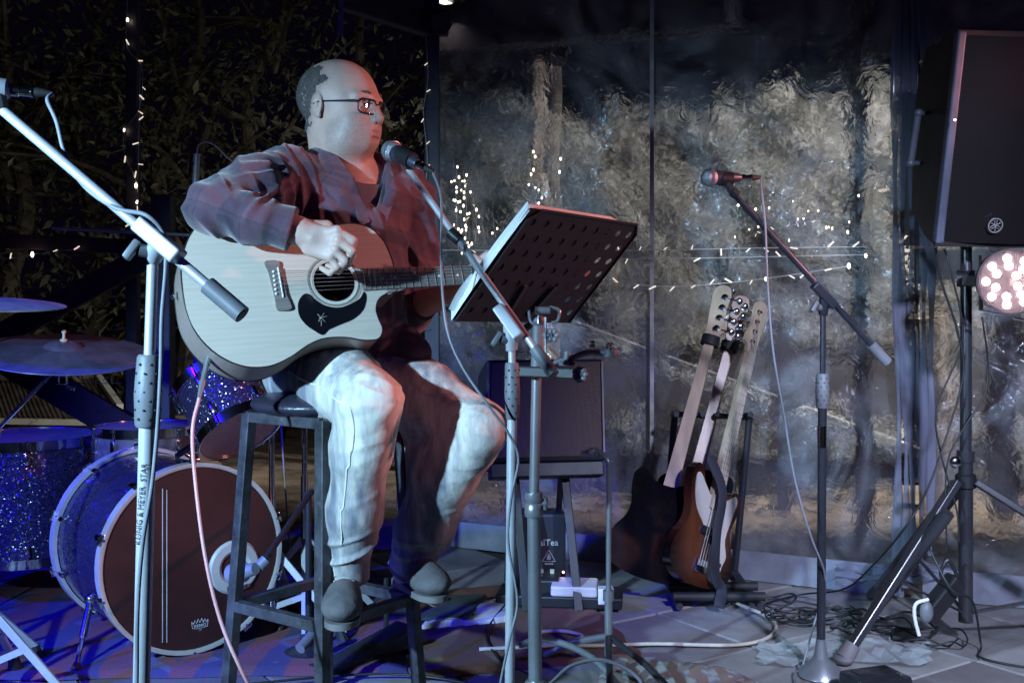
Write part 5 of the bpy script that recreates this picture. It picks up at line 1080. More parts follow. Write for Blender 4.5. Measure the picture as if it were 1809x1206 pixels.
rr = bmesh.ops.extrude_face_region(bm, geom=bm.faces[:])
for e_ in rr['geom']:
    if isinstance(e_, bmesh.types.BMVert): e_.co.z += .0018
bmesh.ops.recalc_face_normals(bm, faces=bm.faces[:])
for v_ in bm.verts: v_.co = L2(DF, v_.co.x, v_.co.y, v_.co.z)-root_loc(mst)
me = bpy.data.meshes.new('desk'); bm.to_mesh(me); bm.free(); desk = link('desk', me, mat('desk_black', (.012, .008, .012), .5, .0, bump=.0006, bs=200), mst, smooth=False)
g = G(); g.beam(L2(DF, 0, -.001, .022), L2(DF, wl, -.001, .022), .003, .045, dn_front); g.beam(L2(DF, 0, .006, .044), L2(DF, wl, .006, .044), .003, .014, dv); g.build('ledge', bpy.data.materials['desk_black'], mst, False)
g = G(); P = [L2(DF, *p, -.0015) for p in ((wl, 0), (wl, hl-.03), (wl-.03, hl), (.03, hl), (0, hl-.03), (0, 0))]; g.tube(P, .003, 6); g.build('rim', M['black_metal'], desk)
g = G()
for s_ in (.38, .56): g.beam(L2(DF, wl*s_, hl*.05, -.006), L2(DF, wl*(s_+(.04 if s_ > .5 else -.04)), hl*.36, -.006), .012, .006, dn_front, .001)
g.tube(smooth_path([L2(DF, wl*.45, 0.0, -.006), L2(DF, wl*.50, -.03, -.02), pt(955, 560, 2.78)], 4), .009, 10); g.build('desk_bracket', M['black_metal'], mst)
xp = pt(946, 520, 2.78).x; Dm = 2.78
g = G(); g.rod(V(xp, Dm, .09), pt(943, 905, Dm), .0165, 20); g.build('lower_tube', M['grey_metal'], mst)
g = G(); g.rod(pt(943, 895, Dm), pt(948, 650, Dm), .0125, 18); g.build('upper_tube', M['grey_metal'], mst)
g = G(); g.lathe(pt(943, 912, Dm), (0, 0, 1), [(0, .021), (.01, .024), (.03, .022), (.034, .019), (.045, .024), (.060, .022)], 18); g.rod(pt(945, 888, Dm), pt(965, 888, Dm), .010, 12); g.rod(pt(962, 878, Dm), pt(962, 900, Dm), .008, 12, .007); g.build('height_collar', M['grey_metal'], mst)
g = G(); g.rod(pt(948, 655, Dm), pt(950, 574, Dm), .0155, 14, .0125); g.sphere(pt(952, 566, Dm), (.016, .016, .014), 12); g.build('neck_joint', M['plastic_grey'], mst)
g = G(); g.tube(smooth_path([pt(934, 548, 2.74), pt(938, 568, 2.73), pt(950, 572, 2.73), pt(952, 556, 2.73)], 4), .004, 8); g.tube(smooth_path([pt(972, 542, 2.74), pt(988, 548, 2.73), pt(985, 566, 2.73), pt(974, 570, 2.73)], 4), .004, 8); g.rod(pt(945, 548, 2.735), pt(972, 548, 2.735), .009, 12); g.rod(pt(964, 560, 2.735), pt(964, 640, 2.73), .003, 6)
g.build('tilt_clamp', M['grey_metal'], mst)
g = G()
for k in range(6): a = k*math.tau/6; g.sphere(pt(976, 592, 2.74)+V(.011*math.cos(a), -.004, .011*math.sin(a)), .0075, 8)
g.rod(pt(962, 592, 2.76), pt(978, 592, 2.735), .008, 10); g.build('star_knob', M['plastic_grey'], mst)
for k in range(3):
    a = math.radians(-20+120*k); d_ = V(math.cos(a), math.sin(a), 0); c = V(xp, Dm, 0); g = G(); g.beam(c+V(0, 0, .13)+d_*.03, c+V(0, 0, .014)+d_*.34, .018, .014, bev=.003); l = g.build('leg', M['grey_metal'], mst, False); g = G(); g.rod(c+V(0, 0, .02)+d_*.32, c+V(0, 0, .013)+d_*.36, .014, 10); g.build('rubber_foot', M['rubber'], l)
g = G(); g.lathe(V(xp, Dm, .085), (0, 0, 1), [(0, .026), (.01, .034), (.05, .034), (.07, .022)], 18); g.build('hub', M['grey_metal'], mst)
# sheets of music, thick white stack leaning on the desk
shs = thing('sheet_music', 'thick stack of white music sheets on the perforated desk', 'sheet music', L2(DF, wl*.4, hl*.5, .012)); rs = random.Random(2)
m_pap = mat('paper', (.78, .79, .78), .7, 0, var=.03)
for k in range(5):
    j = rs.uniform(-.006, .006); g = G(); g.box(L2(DF, wl*.36+j, hl*.52+rs.uniform(-.004, .004), .005+.0030*k), (wl*.74, hl*.95, .0022), Matrix((du, dv, dn_front)).transposed(), .001); g.build('sheet', m_pap, shs, False)
g = G(); g.box(L2(DF, wl*.36, hl*.51, .0032), (wl*.76, hl*.97, .0016), Matrix((du, dv, dn_front)).transposed()); g.build('dark_backing', mat('black_backing', (.010, .009, .011), .6), shs, False)  # black sheet added behind the pages so the desk holes look shaded
g = G(); vs = []
for i in range(9):
    tt = i/8; a = L2(DF, -.010-.006*math.sin(tt*3), hl*(.98-.98*tt), .000); b_ = L2(DF, .020, hl*(.98-.98*tt), .036+.008*math.sin(tt*math.pi)); vs += [a, b_, a+dn_front*.0012, b_+dn_front*.0012]
g.add(vs, [(4*i, 4*i+1, 4*i+5, 4*i+4) for i in range(8)]+[(4*i+2, 4*i+6, 4*i+7, 4*i+3) for i in range(8)]+[(4*i, 4*i+4, 4*i+6, 4*i+2) for i in range(8)]); g.build('curled_sheet', m_pap, shs)
g = G(); vs = []
for i in range(9):
    tt = i/8; p = pt(838-40*tt, 488+62*tt, 2.60+.0*tt); w = .020*math.sin(tt*math.pi*.9+.2)+.006; vs += [p+du*w, p-du*w*.5+dn_front*.008]
g.add(vs, [(2*i, 2*i+1, 2*i+3, 2*i+2) for i in range(8)]); g.build('curled_corner', m_pap, shs, fix=False)
# clip-on tray / clamp on the pole
ct = thing('clamp_arm', 'grey clip-on holder arm clamped to the music stand pole', 'clamp', pt(952, 655, 2.74))
g = G(); g.beam(pt(900, 655, 2.76), pt(1018, 660, 2.70), .022, .026, bev=.004); g.build('clamp', M['plastic_black'], ct, False)
g = G(); g.tube(smooth_path([pt(982, 640, 2.70), pt(1010, 632, 2.68), pt(1040, 622, 2.67), pt(1074, 624, 2.66)], 4), .014, 12, flat=.5); g.build('arm', M['plastic_grey'], ct)
g = G(); g.lathe(pt(1002, 645, 2.68), (0, 0, 1), [(0, .020), (.006, .022), (.012, .015), (.014, .009), (.034, .008)], 16); g.build('knob', M['plastic_grey'], ct)
g = G()
for k in range(7): a = k*math.tau/7; g.sphere(pt(1024, 661, 2.67)+V(.013*math.cos(a), -.006, .013*math.sin(a)), .0075, 8)
g.sphere(pt(1024, 661, 2.67), (.016, .012, .016), 10); g.build('star_knob', M['plastic_grey'], ct)
g = G(); g.lathe(pt(1078, 630, 2.66), (0, 0, 1), [(0, .014), (.006, .016), (.016, .015)], 14); g.build('socket', M['plastic_grey'], ct)
for px, py, w in ((1047, 606, .010), (1078, 610, .014)):
    g = G(); g.lathe(pt(px, py+8, 2.655), (0, 0, 1), [(0, w*.6), (.004, w*.8), (.008, w*.5), (.013, w*.75), (.017, w*.3)], 12); g.build('chrome_screw', M['chrome'], ct)
# small brass bell-like counterweight below knob
# ================================================================== loudspeaker and its stand
Ds = 3.55; xs_ = pt(1706, 520, Ds).x; spk = thing('loudspeaker', 'big black loudspeaker with round badge on the right tripod', 'loudspeaker', pt(1735, 434, Ds))
ftl = pt(1690, 55, 3.20); fbl = pt(1650, 431, 3.38); ww = .43; X_ = V(1, .06, -.012).normalized(); Z_ = (ftl-fbl); hh_ = Z_.length; Z_.normalize(); Yb = Z_.cross(X_).normalized()
if Yb.y < 0: Yb = -Yb
SF = (fbl, X_, Z_, Yb)
dp = .36; side = [(0, 0, 0), (0, hh_, 0)]
prof = [(0, 0), (.0, hh_), (.06, hh_), (.17, hh_-.05), (.30, hh_-.07), (dp, hh_*.72), (dp, hh_*.45), (.28, .04), (.10, 0.0)]   # (depth, height)
g = G(); A_ = [SF[0]+Yb*(a+.012)+Z_*b+X_*(.0+.16*a) for a, b in prof]; B_ = [SF[0]+Yb*(a+.012)+Z_*b+X_*(ww-.16*a) for a, b in prof]; n_ = len(prof)
g.add(A_+B_, [(i, (i+1) % n_, n_+(i+1) % n_, n_+i) for i in range(n_)]+[tuple(range(n_-1, -1, -1)), tuple(range(n_, 2*n_))]); cabm = mat('speaker_cabinet', (.014, .009, .008), .6, 0, var=.15, bump=.0012, bs=500); cab = g.build('cabinet', cabm, spk, False)
g = G(); g.beam(fbl+V(0, 0, .004)+X_*.012, ftl+X_*.012, .026, .030, Yb, .006); g.build('grille_edge', mat('grille_edge_metal', (.10, .115, .16), .4, .3, bump=.0014, bs=700), spk, False)
m_gr, nt, out = newmat('punched_grille'); L = nt.links.new; b = N(nt, 'ShaderNodeBsdfPrincipled', i_Roughness=.35); b.inputs['Metallic'].default_value = .3; L(b.outputs[0], out.inputs[0])
at = N(nt, 'ShaderNodeAttribute', attribute_name='guv'); vo = N(nt, 'ShaderNodeTexVoronoi', i_Scale=165.0, i_Randomness=0.0, voronoi_dimensions='2D'); L(at.outputs['Vector'], vo.inputs['Vector']); cr = N(nt, 'ShaderNodeValToRGB'); e = cr.color_ramp.elements; e[0].position = .34; e[0].color = (.003, .003, .004, 1); e[1].position = .42; e[1].color = (.020, .015, .016, 1); L(vo.outputs['Distance'], cr.inputs[0]); L(cr.outputs[0], b.inputs['Base Color'])
bp = N(nt, 'ShaderNodeBump', i_Distance=.002); L(cr.outputs[0], bp.inputs['Height']); L(bp.outputs[0], b.inputs['Normal'])
g = G(); vs = []
for j in range(9):
    for i in range(13):
        u = i/12; w = j/8; vs.append(fbl+X_*(.024+u*(ww-.048))+Z_*(.01+w*(hh_-.02))-Yb*(.006+.022*math.sin(math.pi*u)))
g.add(vs, [(j*13+i, j*13+i+1, (j+1)*13+i+1, (j+1)*13+i) for j in range(8) for i in range(12)]); o = g.build('grille', m_gr, spk, fix=False); guv(o, SF)
g = G(); g.beam(fbl+X_*(ww-.012), fbl+X_*(ww-.012)+Z_*hh_, .026, .030, Yb, .006); g.beam(fbl+Z_*.004, fbl+X_*ww+Z_*.004, .02, .014, Yb, .002); g.beam(fbl+Z_*(hh_-.006), fbl+X_*ww+Z_*(hh_-.006), .02, .014, Yb, .002); g.build('grille_frame', cabm, spk, False)
# badge: ring with three crossed tuning forks
bc = pt(1758, 398, 3.33); m_bdg = mat('badge_metal', (.62, .60, .56), .3, .7); g = G(); bn = -Yb; g.ring(bc, bn, [(.0, .0195), (.003, .0195), (.003, .0225), (.0, .0225)], 32)
for k in range(3):
    a = k*math.tau/3+math.pi/2; d_ = X_*math.cos(a)+Z_*math.sin(a); s_ = X_*-math.sin(a)+Z_*math.cos(a)
    g.beam(bc-d_*.017+bn*.002, bc+d_*.001+bn*.002, .0022, .002, bn)
    for q in (-1, 1): g.tube([bc+d_*.001+bn*.002, bc+d_*.004+s_*q*.0032+bn*.002, bc+d_*.0165+s_*q*.0032+bn*.002], .0011, 5)
g.build('badge', m_bdg, spk)
g = G(); g.lathe(pt(1752, 398, 3.36), bn, [(0, .019), (.02, .019)], 24)
# side handle
hdm = mat('handle_rubber', (.07, .08, .10), .35, 0, bump=.0004, bs=300); g = G(); g.rod(pt(1622, 198, 3.42), pt(1608, 290, 3.46), .0115, 12); g.sphere(pt(1622, 200, 3.42), .014, 10); g.sphere(pt(1608, 288, 3.46), .014, 10); g.beam(pt(1622, 200, 3.42), pt(1640, 200, 3.47), .012, .012); g.beam(pt(1608, 288, 3.46), pt(1628, 288, 3.5), .012, .012); g.build('handle', hdm, spk)
g = G(); g.sphere(pt(1687, 212, 3.22), .0035, 8); g.build('indicator_light', emis('led_white', (1, 1, .95), 6), spk)
tp = thing('speaker_stand', 'black tripod stand under the loudspeaker at the right', 'speaker stand', (xs_, Ds, 0)); m_tp = mat('stand_black', (.028, .028, .034), .3, .0, spec=.7, var=.1, bump=.0002, bs=100)
g = G(); g.rod(pt(1706, 850, Ds), pt(1707, 425, Ds), .0175, 20); g.build('inner_pole', m_tp, tp); g = G(); g.rod(V(xs_, Ds, .075), pt(1706, 800, Ds), .022, 20); g.rod(pt(1706, 815, Ds), pt(1706, 795, Ds), .027, 20); g.build('outer_pole', m_tp, tp)
g = G(); g.lathe(pt(1706, 862, Ds), (0, 0, 1), [(0, .026), (.004, .032), (.04, .032), (.046, .026)], 18); g.build('collar', M['plastic_black'], tp)
g = G(); g.rod(pt(1700, 816, Ds), pt(1690, 816, Ds-.02), .008, 10); g.sphere(pt(1688, 816, Ds-.03), (.019, .010, .019), 14); g.build('locking_knob', M['chrome'], tp)
ftz = .02
feet = [V(.985, 3.36, ftz), V(2.20, 3.28, ftz), V(1.30, 4.06, ftz)]
tops = [pt(1690, 850, 3.52), pt(1722, 850, 3.53), pt(1700, 850, 3.59)]
for k in range(3):
    g = G(); a, b_ = tops[k], feet[k]; off2 = (b_-a).cross(V(0, 1, 0)).normalized()*.013
    g.beam(a, b_, .022, .045, V(0, 1, 0) if k < 2 else V(1, 0, 0), .004); l = g.build('leg', m_tp, tp, False)
    g = G(); g.rod(b_+(a-b_).normalized()*.05, b_, .024, 14, .028); g.sphere(b_, (.030, .030, .018), 14); g.build('rubber_foot', M['rubber'] if k else mat('grey_rubber', (.16, .15, .15), .7), l)
    m_ = a.lerp(b_, .56); g = G(); g.beam(V(xs_, Ds, .10), m_, .006, .020, V(0, 1, 0)); g.rod(m_+V(0, -.02, 0), m_+V(0, .02, 0), .008, 10); g.build('brace', m_tp, tp, False)
# spare tripod folded on the leg, seen as second dark bar
g = G(); g.rod(pt(1675, 905, 3.40), pt(1548, 1072, 3.56), .020, 14); g.build('folded_bar', m_tp, tp)
# LED par on the pole
par = thing('stage_light', 'round stage light with many glowing white-pink LEDs at the right', 'stage light', pt(1786, 497, 3.40)); pc_ = pt(1786, 497, 3.38); pn = V(-.30, -.95, -.05).normalized(); m_par = mat('par_housing', (.05, .03, .03), .4, .2)
g = G(); g.lathe(pc_, -pn, [(-.012, .0945), (-.004, .098), (.05, .096), (.09, .075), (.10, .03)], 40); ph_ = g.build('housing', m_par, par)
g = G(); g.lathe(pc_+pn*.004, pn, [(0, .088), (.002, .0875), (.0022, .001)], 40); g.build('face_plate', mat('par_face', (.62, .36, .36), .45, .1), ph_)  # plate colour lightened and pinked for the glow of the LEDs
pu, pv = frame(pn); m_led = emis('led_glow', (1.0, .74, .76), 30.0); lm = G().sphere((0, 0, 0), (.0145, .0145, .007), 12).mesh('led'); lm.materials.append(m_led)
led = []
for r_, n_ in ((.022, 4), (.047, 7), (.070, 9)):
    for k in range(n_): a = math.tau*k/n_+r_*30; led.append((r_*math.cos(a), r_*math.sin(a)))
for a, b_ in led:
    if math.hypot(a, b_) < .03 and a > 0: continue
    o = link('led', lm, None, par, loc=pc_+pn*.008+pu*a+pv*b_); o.rotation_euler = pn.to_track_quat('Z', 'Y').to_euler()
m_cv, nt, out = newmat('glow_film'); a = N(nt, 'ShaderNodeBsdfTransparent'); b = N(nt, 'ShaderNodeBsdfTranslucent'); b.inputs[0].default_value = (.9, .75, .75, 1); c = N(nt, 'ShaderNodeMixShader'); c.inputs[0].default_value = .07
nt.links.new(a.outputs[0], c.inputs[1]); nt.links.new(b.outputs[0], c.inputs[2]); nt.links.new(c.outputs[0], out.inputs[0])
g = G(); g.lathe(pc_+pn*.026, pn, [(0, .0935), (.003, .09), (.006, .06), (.008, .001)], 40); g.f = [f for f in g.f if len(f) == 4]; g.build('glow_cover', m_cv, par, fix=False)  # cover disc added so the LEDs seem to bloom
g = G(); g.ring(pc_+pn*.01, pn, [(0, .092), (.020, .092), (.020, .0985), (0, .0985)], 40); g.build('rim', m_par, ph_)
g = G(); P = [pt(1702, 495, 3.50), pt(1733, 497, 3.46), pt(1735, 560, 3.44), pt(1790, 567, 3.42), pt(1835, 580, 3.42)]; g.beam(P[0], P[1], .018, .03); g.beam(P[1]+V(0, 0, .08), P[1]-V(0, 0, .09), .004, .022, V(0, 1, 0)); g.build('bracket', m_par, par, False)
g = G(); g.rod(pt(1690, 492, Ds-.0), pt(1722, 492, Ds-.02), .026, 12); g.build('pole_clamp', M['plastic_black'], par)
g = G(); g.rod(pt(1728, 547, 3.36), pt(1770, 556, 3.34), .0032, 6); g.rod(pt(1738, 537, 3.36), pt(1752, 543, 3.35), .0025, 6); g.rod(pt(1790, 562, 3.34), pt(1830, 570, 3.34), .004, 6); g.build('safety_wire', M['chrome'], par)
spot('par_beam', tuple(pc_+pn*.03), tuple(pc_+pn*2+V(0, 0, -.1)), 14, (1.0, .50, .50), 70, .8, .07)
# cables at the right
cable('black cable hanging from the loudspeaker in a long loop to the floor', [pt(1652, 438, 3.45), pt(1664, 500, 3.47), pt(1690, 580, 3.49), pt(1702, 660, 3.50), pt(1672, 770, 3.50), pt(1640, 860, 3.46), pt(1600, 930, 3.42), pt(1540, 1000, 3.60), pt(1490, 1040, 3.85), V(1.05, 4.1, .015), V(.9, 4.0, .012)], .0034)
cable('second black cable falling beside the pole of the loudspeaker', [pt(1668, 440, 3.47), pt(1680, 480, 3.47), pt(1700, 600, 3.5), pt(1655, 720, 3.52), pt(1662, 800, 3.52), pt(1690, 900, 3.5), pt(1694, 960, 3.49)], .0030)
cable('black power cable dropping from the stage light to the plug box', [pt(1735, 560, 3.46), pt(1745, 640, 3.5), pt(1738, 700, 3.5), pt(1700, 760, 3.5), pt(1672, 830, 3.5), pt(1673, 990, 3.48)], .0028)
cable('thin cable curling over the slabs at the right edge', [pt(1640, 965, 3.45), pt(1680, 1040, 3.4), pt(1718, 1062, 3.42), V(1.45, 3.5, .02), V(1.42, 3.40, .006), V(1.62, 3.28, .006), V(1.95, 3.25, .006)], .0036)
pb_ = thing('plug_box', 'black hanging plug box tied beneath the loudspeaker pole', 'plug box', pt(1660, 1060, 3.44)); g = G(); g.beam(pt(1635, 1090, 3.42), pt(1690, 1022, 3.46), .05, .055, bev=.008); g.build('box', M['plastic_black'], pb_, False)
g = G(); g.tube(smooth_path([pt(1668, 1025, 3.45), pt(1662, 1012, 3.45), pt(1674, 988, 3.45), pt(1688, 1010, 3.45), pt(1690, 1026, 3.45)], 4), .006, 8); g.build('hook', M['plastic_black'], pb_)
g = G(); g.sphere(pt(1636, 1080, 3.40), (.022, .02, .034), 12); g.build('plug', M['plastic_grey'], pb_); g = G(); g.tube(smooth_path([pt(1640, 1058, 3.39), pt(1618, 1066, 3.385), pt(1616, 1090, 3.385), pt(1624, 1122, 3.385)], 5), .0055, 8); g.build('cable_tie', M['cable_white'], pb_)
rs = random.Random(12)
for k in range(11):
    c = V(.72+.062*k+rs.uniform(-.05, .05), 3.98-.035*k+rs.uniform(-.08, .12), .008); r1 = rs.uniform(.06, .15); P = []
    for i in range(14): a = i*.62+k; P.append(c+V(r1*math.cos(a)*(1+.3*math.sin(a*.7+k)), r1*.75*math.sin(a)*(1+.3*math.cos(a*.5)), .004+.010*(i % 3)+rs.uniform(0, .012)))
    cable(('loose black cable coil on the floor %s' % ['left of the right microphone stand', 'behind the cone base', 'nearest the crumpled curtain corner', 'between the cone base and the speaker tripod', 'under the hanging microphone cable', 'against the curtain hem', 'beside the film scrap', 'near the grey tripod foot', 'beneath the folded tripod bar', 'by the speaker pole', 'farthest right of the heap'][k]), P, rs.choice([.0032, .004, .0028]), name='cable_coil', n=4, cat='cable coil')['group'] = 'loose cable coils on the floor'
g = G(); g.box(V(.995, 3.10, .035), (.16, .12, .06), Matrix.Rotation(.35, 3, 'Z'), .012); g.box(V(.995, 3.10, .066), (.11, .07, .004), Matrix.Rotation(.35, 3, 'Z'), .001); top(g.build('foot_switch', mat('black_gloss', (.03, .03, .035), .15, .3)), 'small glossy black pedal at the bottom edge by the tripod foot', 'pedal')
# ================================================================== drums
m_sp, nt, out = newmat('blue_sparkle'); L = nt.links.new; b = N(nt, 'ShaderNodeBsdfPrincipled', i_Roughness=.22); b.inputs['Coat Weight'].default_value = .6; b.inputs['Coat Roughness'].default_value = .05; L(b.outputs[0], out.inputs[0])
tc = N(nt, 'ShaderNodeTexCoord'); vo = N(nt, 'ShaderNodeTexVoronoi', i_Scale=260.0); L(tc.outputs['Object'], vo.inputs['Vector']); sp_ = N(nt, 'ShaderNodeSeparateColor'); L(vo.outputs['Color'], sp_.inputs[0]); gt_ = N(nt, 'ShaderNodeMath', operation='GREATER_THAN'); gt_.inputs[1].default_value = .95; L(sp_.outputs[0], gt_.inputs[0])
mx = N(nt, 'ShaderNodeMix', data_type='RGBA'); mx.inputs[6].default_value = (.022, .018, .06, 1); mx.inputs[7].default_value = (.65, .62, .70, 1); L(gt_.outputs[0], mx.inputs[0]); L(mx.outputs[2], b.inputs['Base Color']); L(gt_.outputs[0], b.inputs['Metallic'])
gm = N(nt, 'ShaderNodeNewGeometry'); vm = N(nt, 'ShaderNodeVectorMath', operation='SUBTRACT'); vm.inputs[1].default_value = (.5, .5, .5); L(vo.outputs['Color'], vm.inputs[0]); vs_ = N(nt, 'ShaderNodeVectorMath', operation='SCALE'); vs_.inputs['Scale'].default_value = .9; L(vm.outputs[0], vs_.inputs[0]); va = N(nt, 'ShaderNodeVectorMath', operation='ADD'); L(gm.outputs['Normal'], va.inputs[0]); L(vs_.outputs[0], va.inputs[1]); vn = N(nt, 'ShaderNodeVectorMath', operation='NORMALIZE'); L(va.outputs[0], vn.inputs[0]); L(vn.outputs[0], b.inputs['Normal'])
m_head = mat('bass_drum_head', (.050, .018, .018), .40, 0, var=.26, vs=2.2, bump=.0006, bs=10, spec=.35, dirt=(7, .60, (.05, .022, .022)), rvar=.15); m_hoop = mat('drum_hoop', (.42, .39, .40), .35, .1, bump=.0004, bs=60); m_clear = mat('drum_head_film', (.22, .23, .28), .28, 0, var=.1); m_port = mat('port_ring_white', (.42, .44, .46), .5, 0, var=.06)
def drum(name, label, c0, c1, r, n_lug, hoop_w=.012, m_shell=None, m_top=None, m_bot=None, m_h=None, hoop_r=.012, wood=False):
    """c0 top (or front) head centre, c1 other head centre"""
    c0 = Vector(c0); c1 = Vector(c1); ax = (c0-c1).normalized(); H = (c0-c1).length; t = thing(name, label, 'drum', c1 if c1.z < c0.z else c0)
    g = G(); g.lathe(c1, ax, [(0, r), (H, r)], 56); me_f = [f for f in g.f if len(f) == 4]; g.f = me_f; g.build('shell', m_shell or m_sp, t, fix=False)
    for (c, s_, mm_, nm) in ((c0, 1, m_top, 'head'), (c1, -1, m_bot, 'head')):
        g = G(); g.lathe(c+ax*s_*.002, ax*s_, [(0, r+.002), (.0015, r), (.0022, .001)], 56); h_ = g.build(nm, mm_ or m_clear, t)
        mh = m_h or M['chrome']; w = hoop_w; g = G(); a0 = -.030 if wood else -.022
        g.ring(c, ax*s_, [(a0, r+.002), (.008, r+.002), (.010, r+.005), (.010, r+.005+w), (a0, r+.004+w)], 64); g.build('hoop', mh, t)
    u, v = frame(ax)
    for k in range(n_lug):
        a = math.tau*(k+.5)/n_lug; d_ = u*math.cos(a)+v*math.sin(a)
        for (c, s_) in ((c0, -1), (c1, 1)):
            q = c+ax*s_*(.055 if wood else .05)+d_*(r+.008); g = G(); M_ = Matrix((d_, ax.cross(d_), ax)).transposed()
            g.box(q, (.016, .018, .040), M_, .004); g.rod(q+d_*.004, c+d_*(r+.012), .0032, 6); g.sphere(c+d_*(r+.014)-ax*s_*.006, .0065, 8)
            if wood: g.box(c+d_*(r+.020)-ax*s_*.004, (.016, .034, .010), M_, .003)
            g.build('lug', M['chrome'], t)
    return t, ax
fc = pt(342, 984, 3.42); fc.z = .305; al = math.radians(38); dn_ = V(math.sin(al), -math.cos(al), 0); rc = fc-dn_*.46
bd, ax = drum('bass_drum', 'bass drum with a dark front head and a white port ring', fc, rc, .272, 10, .010, None, m_head, m_clear, m_hoop, wood=True)
DU = V(math.cos(al), math.sin(al), 0); DV = V(0, 0, 1); DFr = (fc+dn_*.0045, DU, DV, dn_)
pcx, pcy = .128, -.045; P0 = L2(DFr, pcx, pcy, 0)
g = G(); g.ring(P0, dn_, [(-.01, .040), (.004, .043), (.010, .052), (.009, .076), (.002, .083), (-.001, .083)], 48); g.build('port_ring', m_port, bd)
g = G(); g.lathe(P0-dn_*.004, dn_, [(0, .041), (.0015, .001)], 32); g.build('port_hole', mat('port_dark', (.004, .004, .005), .9), bd)
text_mesh('KICKPORT', .0165, (L2(DFr, pcx+.012, pcy-.063, .0105), DU, DV, dn_), 'lettering', mat('port_print', (.14, .03, .04), .5), bd, .0003, bold=.0006)
# crown emblem with small lettering at the foot of the head
m_pr = mat('crown_print', (.46, .46, .52), .5); cx_, cy_ = .018, -.205; g = G()
cr_ = [(-.024, -.006), (-.026, .014), (-.020, .006), (-.0165, .017), (-.010, .007), (-.006, .020), (0, .008), (.006, .020), (.010, .007), (.0165, .017), (.020, .006), (.026, .014), (.024, -.006), (.012, -.0085), (0, -.009), (-.012, -.0085)]
for i in range(len(cr_)): a, b_ = cr_[i], cr_[(i+1) % len(cr_)]; g.rod(L2(DFr, cx_+a[0], cy_+a[1], .0006), L2(DFr, cx_+b_[0], cy_+b_[1], .0006), .0009, 5)
g.build('crown_emblem', m_pr, bd); text_mesh('REMO', .0125, (L2(DFr, cx_, cy_-.001, .0006), DU, DV, dn_), 'lettering', m_pr, bd, .0002, bold=.0003, xs=1.15); text_mesh('USA', .006, (L2(DFr, cx_, cy_-.014, .0006), DU, DV, dn_), 'lettering', m_pr, bd, .0002)
g = G(); g.beam(L2(DFr, -.098, .22, .001), L2(DFr, -.098, -.235, .001), .0022, .0012, dn_); g.beam(L2(DFr, -.085, .215, .001), L2(DFr, -.085, -.238, .001), .0022, .0012, dn_); g.build('head_stripe', m_pr, bd)
for sd, tx in ((-1, -.06), (1, .10)):          # spurs
    q = rc.lerp(fc, .62)+DU*sd*.25+V(0, 0, -.12); e_ = q+DU*sd*.075-dn_*-.10; e_.z = .012
    g = G(); g.rod(q, q.lerp(e_, .55), .011, 12); g.rod(q.lerp(e_, .5), e_, .0072, 10); g.sphere(q, (.02, .02, .02), 10); l = g.build('spur', M['chrome'], bd); g = G(); g.rod(q.lerp(e_, .9), e_, .011, 10, .015); g.build('rubber_foot', M['rubber'], l)
# toms and snare
def dpt(px, py, d): return pt(px, py, d)
ft, _ = drum('floor_tom', 'large sparkle floor tom at the left edge', V(pt(50, 520, 4.1).x, 4.1, .585), V(pt(50, 520, 4.1).x, 4.1, .17), .240, 8, .004)
for a in (20, 140, 260):
    c = V(pt(50, 520, 4.1).x, 4.1, 0)+V(math.cos(math.radians(a)), math.sin(math.radians(a)), 0)*.265; g = G(); g.rod(c+V(0, 0, .50), c+V(0, 0, .02), .0055, 8); g.rod(c+V(0, 0, .06), c+V(0, 0, .0), .011, 10); g.box(c+V(0, 0, .40)-(c-ft.location).normalized()*0, (.03, .03, .05), None, .004); g.build('leg', M['chrome'], ft)
tax = V(-.50, .42, .76).normalized(); tb = pt(425, 762, 3.46); rt, _ = drum('rack_tom', 'small red-lit sparkle tom tilted above the bass drum', tb+tax*.20, tb, .128, 6, .004)
g = G(); g.rod(tb+tax*.05, V(fc.x-.12, 3.66, .58), .010, 12); g.build('mount', M['chrome'], rt)
sn, _ = drum('snare_drum', 'shallow snare drum behind the rack tom', V(-1.30, 4.02, .63), V(-1.30, 4.02, .49), .172, 10, .004, m_shell=mat('snare_shell', (.20, .17, .22), .3, .5, var=.2, vs=30))
g = G(); c = V(-1.30, 4.02, 0)
for k in range(3): d_ = V(math.cos(k*2.1+.4), math.sin(k*2.1+.4), 0); g.rod(c+V(0, 0, .22), c+d_*.24+V(0, 0, .012), .007, 8); g.rod(c+V(0, 0, .34), c+d_*.16+V(0, 0, .47), .006, 8)
g.rod(c+V(0, 0, .16), c+V(0, 0, .40), .011, 10); top(g.build('snare_stand', M['chrome']), 'chrome stand carrying the snare drum', 'drum stand')
# cymbals
m_cym = mat('cymbal_bronze', (.50, .42, .30), .45, .3, var=.2, vs=14, bump=.0005, bs=60); m_cym2 = mat('cymbal_blue_lit', (.10, .085, .17), .40, .15, var=.2, vs=14)  # second bronze tinted dark blue, the blue lamplight put into its colour
def cymbal(label, c, n, r, m):
    t = thing('cymbal', label, 'cymbal', c); g = G(); n = Vector(n).normalized(); g.lathe(c, n, [(-.022*r/.25, r), (-.0205*r/.25, r-.001), (-.012, r*.6), (-.003, r*.22), (.004, r*.19), (.014, r*.10), (.016, .006)][::1], 64)
    g.f = [f for f in g.f if len(f) == 4]; o = g.build('plate', m, t, fix=False); md = o.modifiers.new('s', 'SOLIDIFY'); md.thickness = .0015; g = G(); g.lathe(c, n, [(.008, .008), (.012, .011), (.022, .010), (.024, .004), (.040, .004), (.041, .006), (.048, .006), (.05, .002)], 14); g.build('felt_and_nut', mat('wing_nut', (.5, .42, .40), .5), t); return t
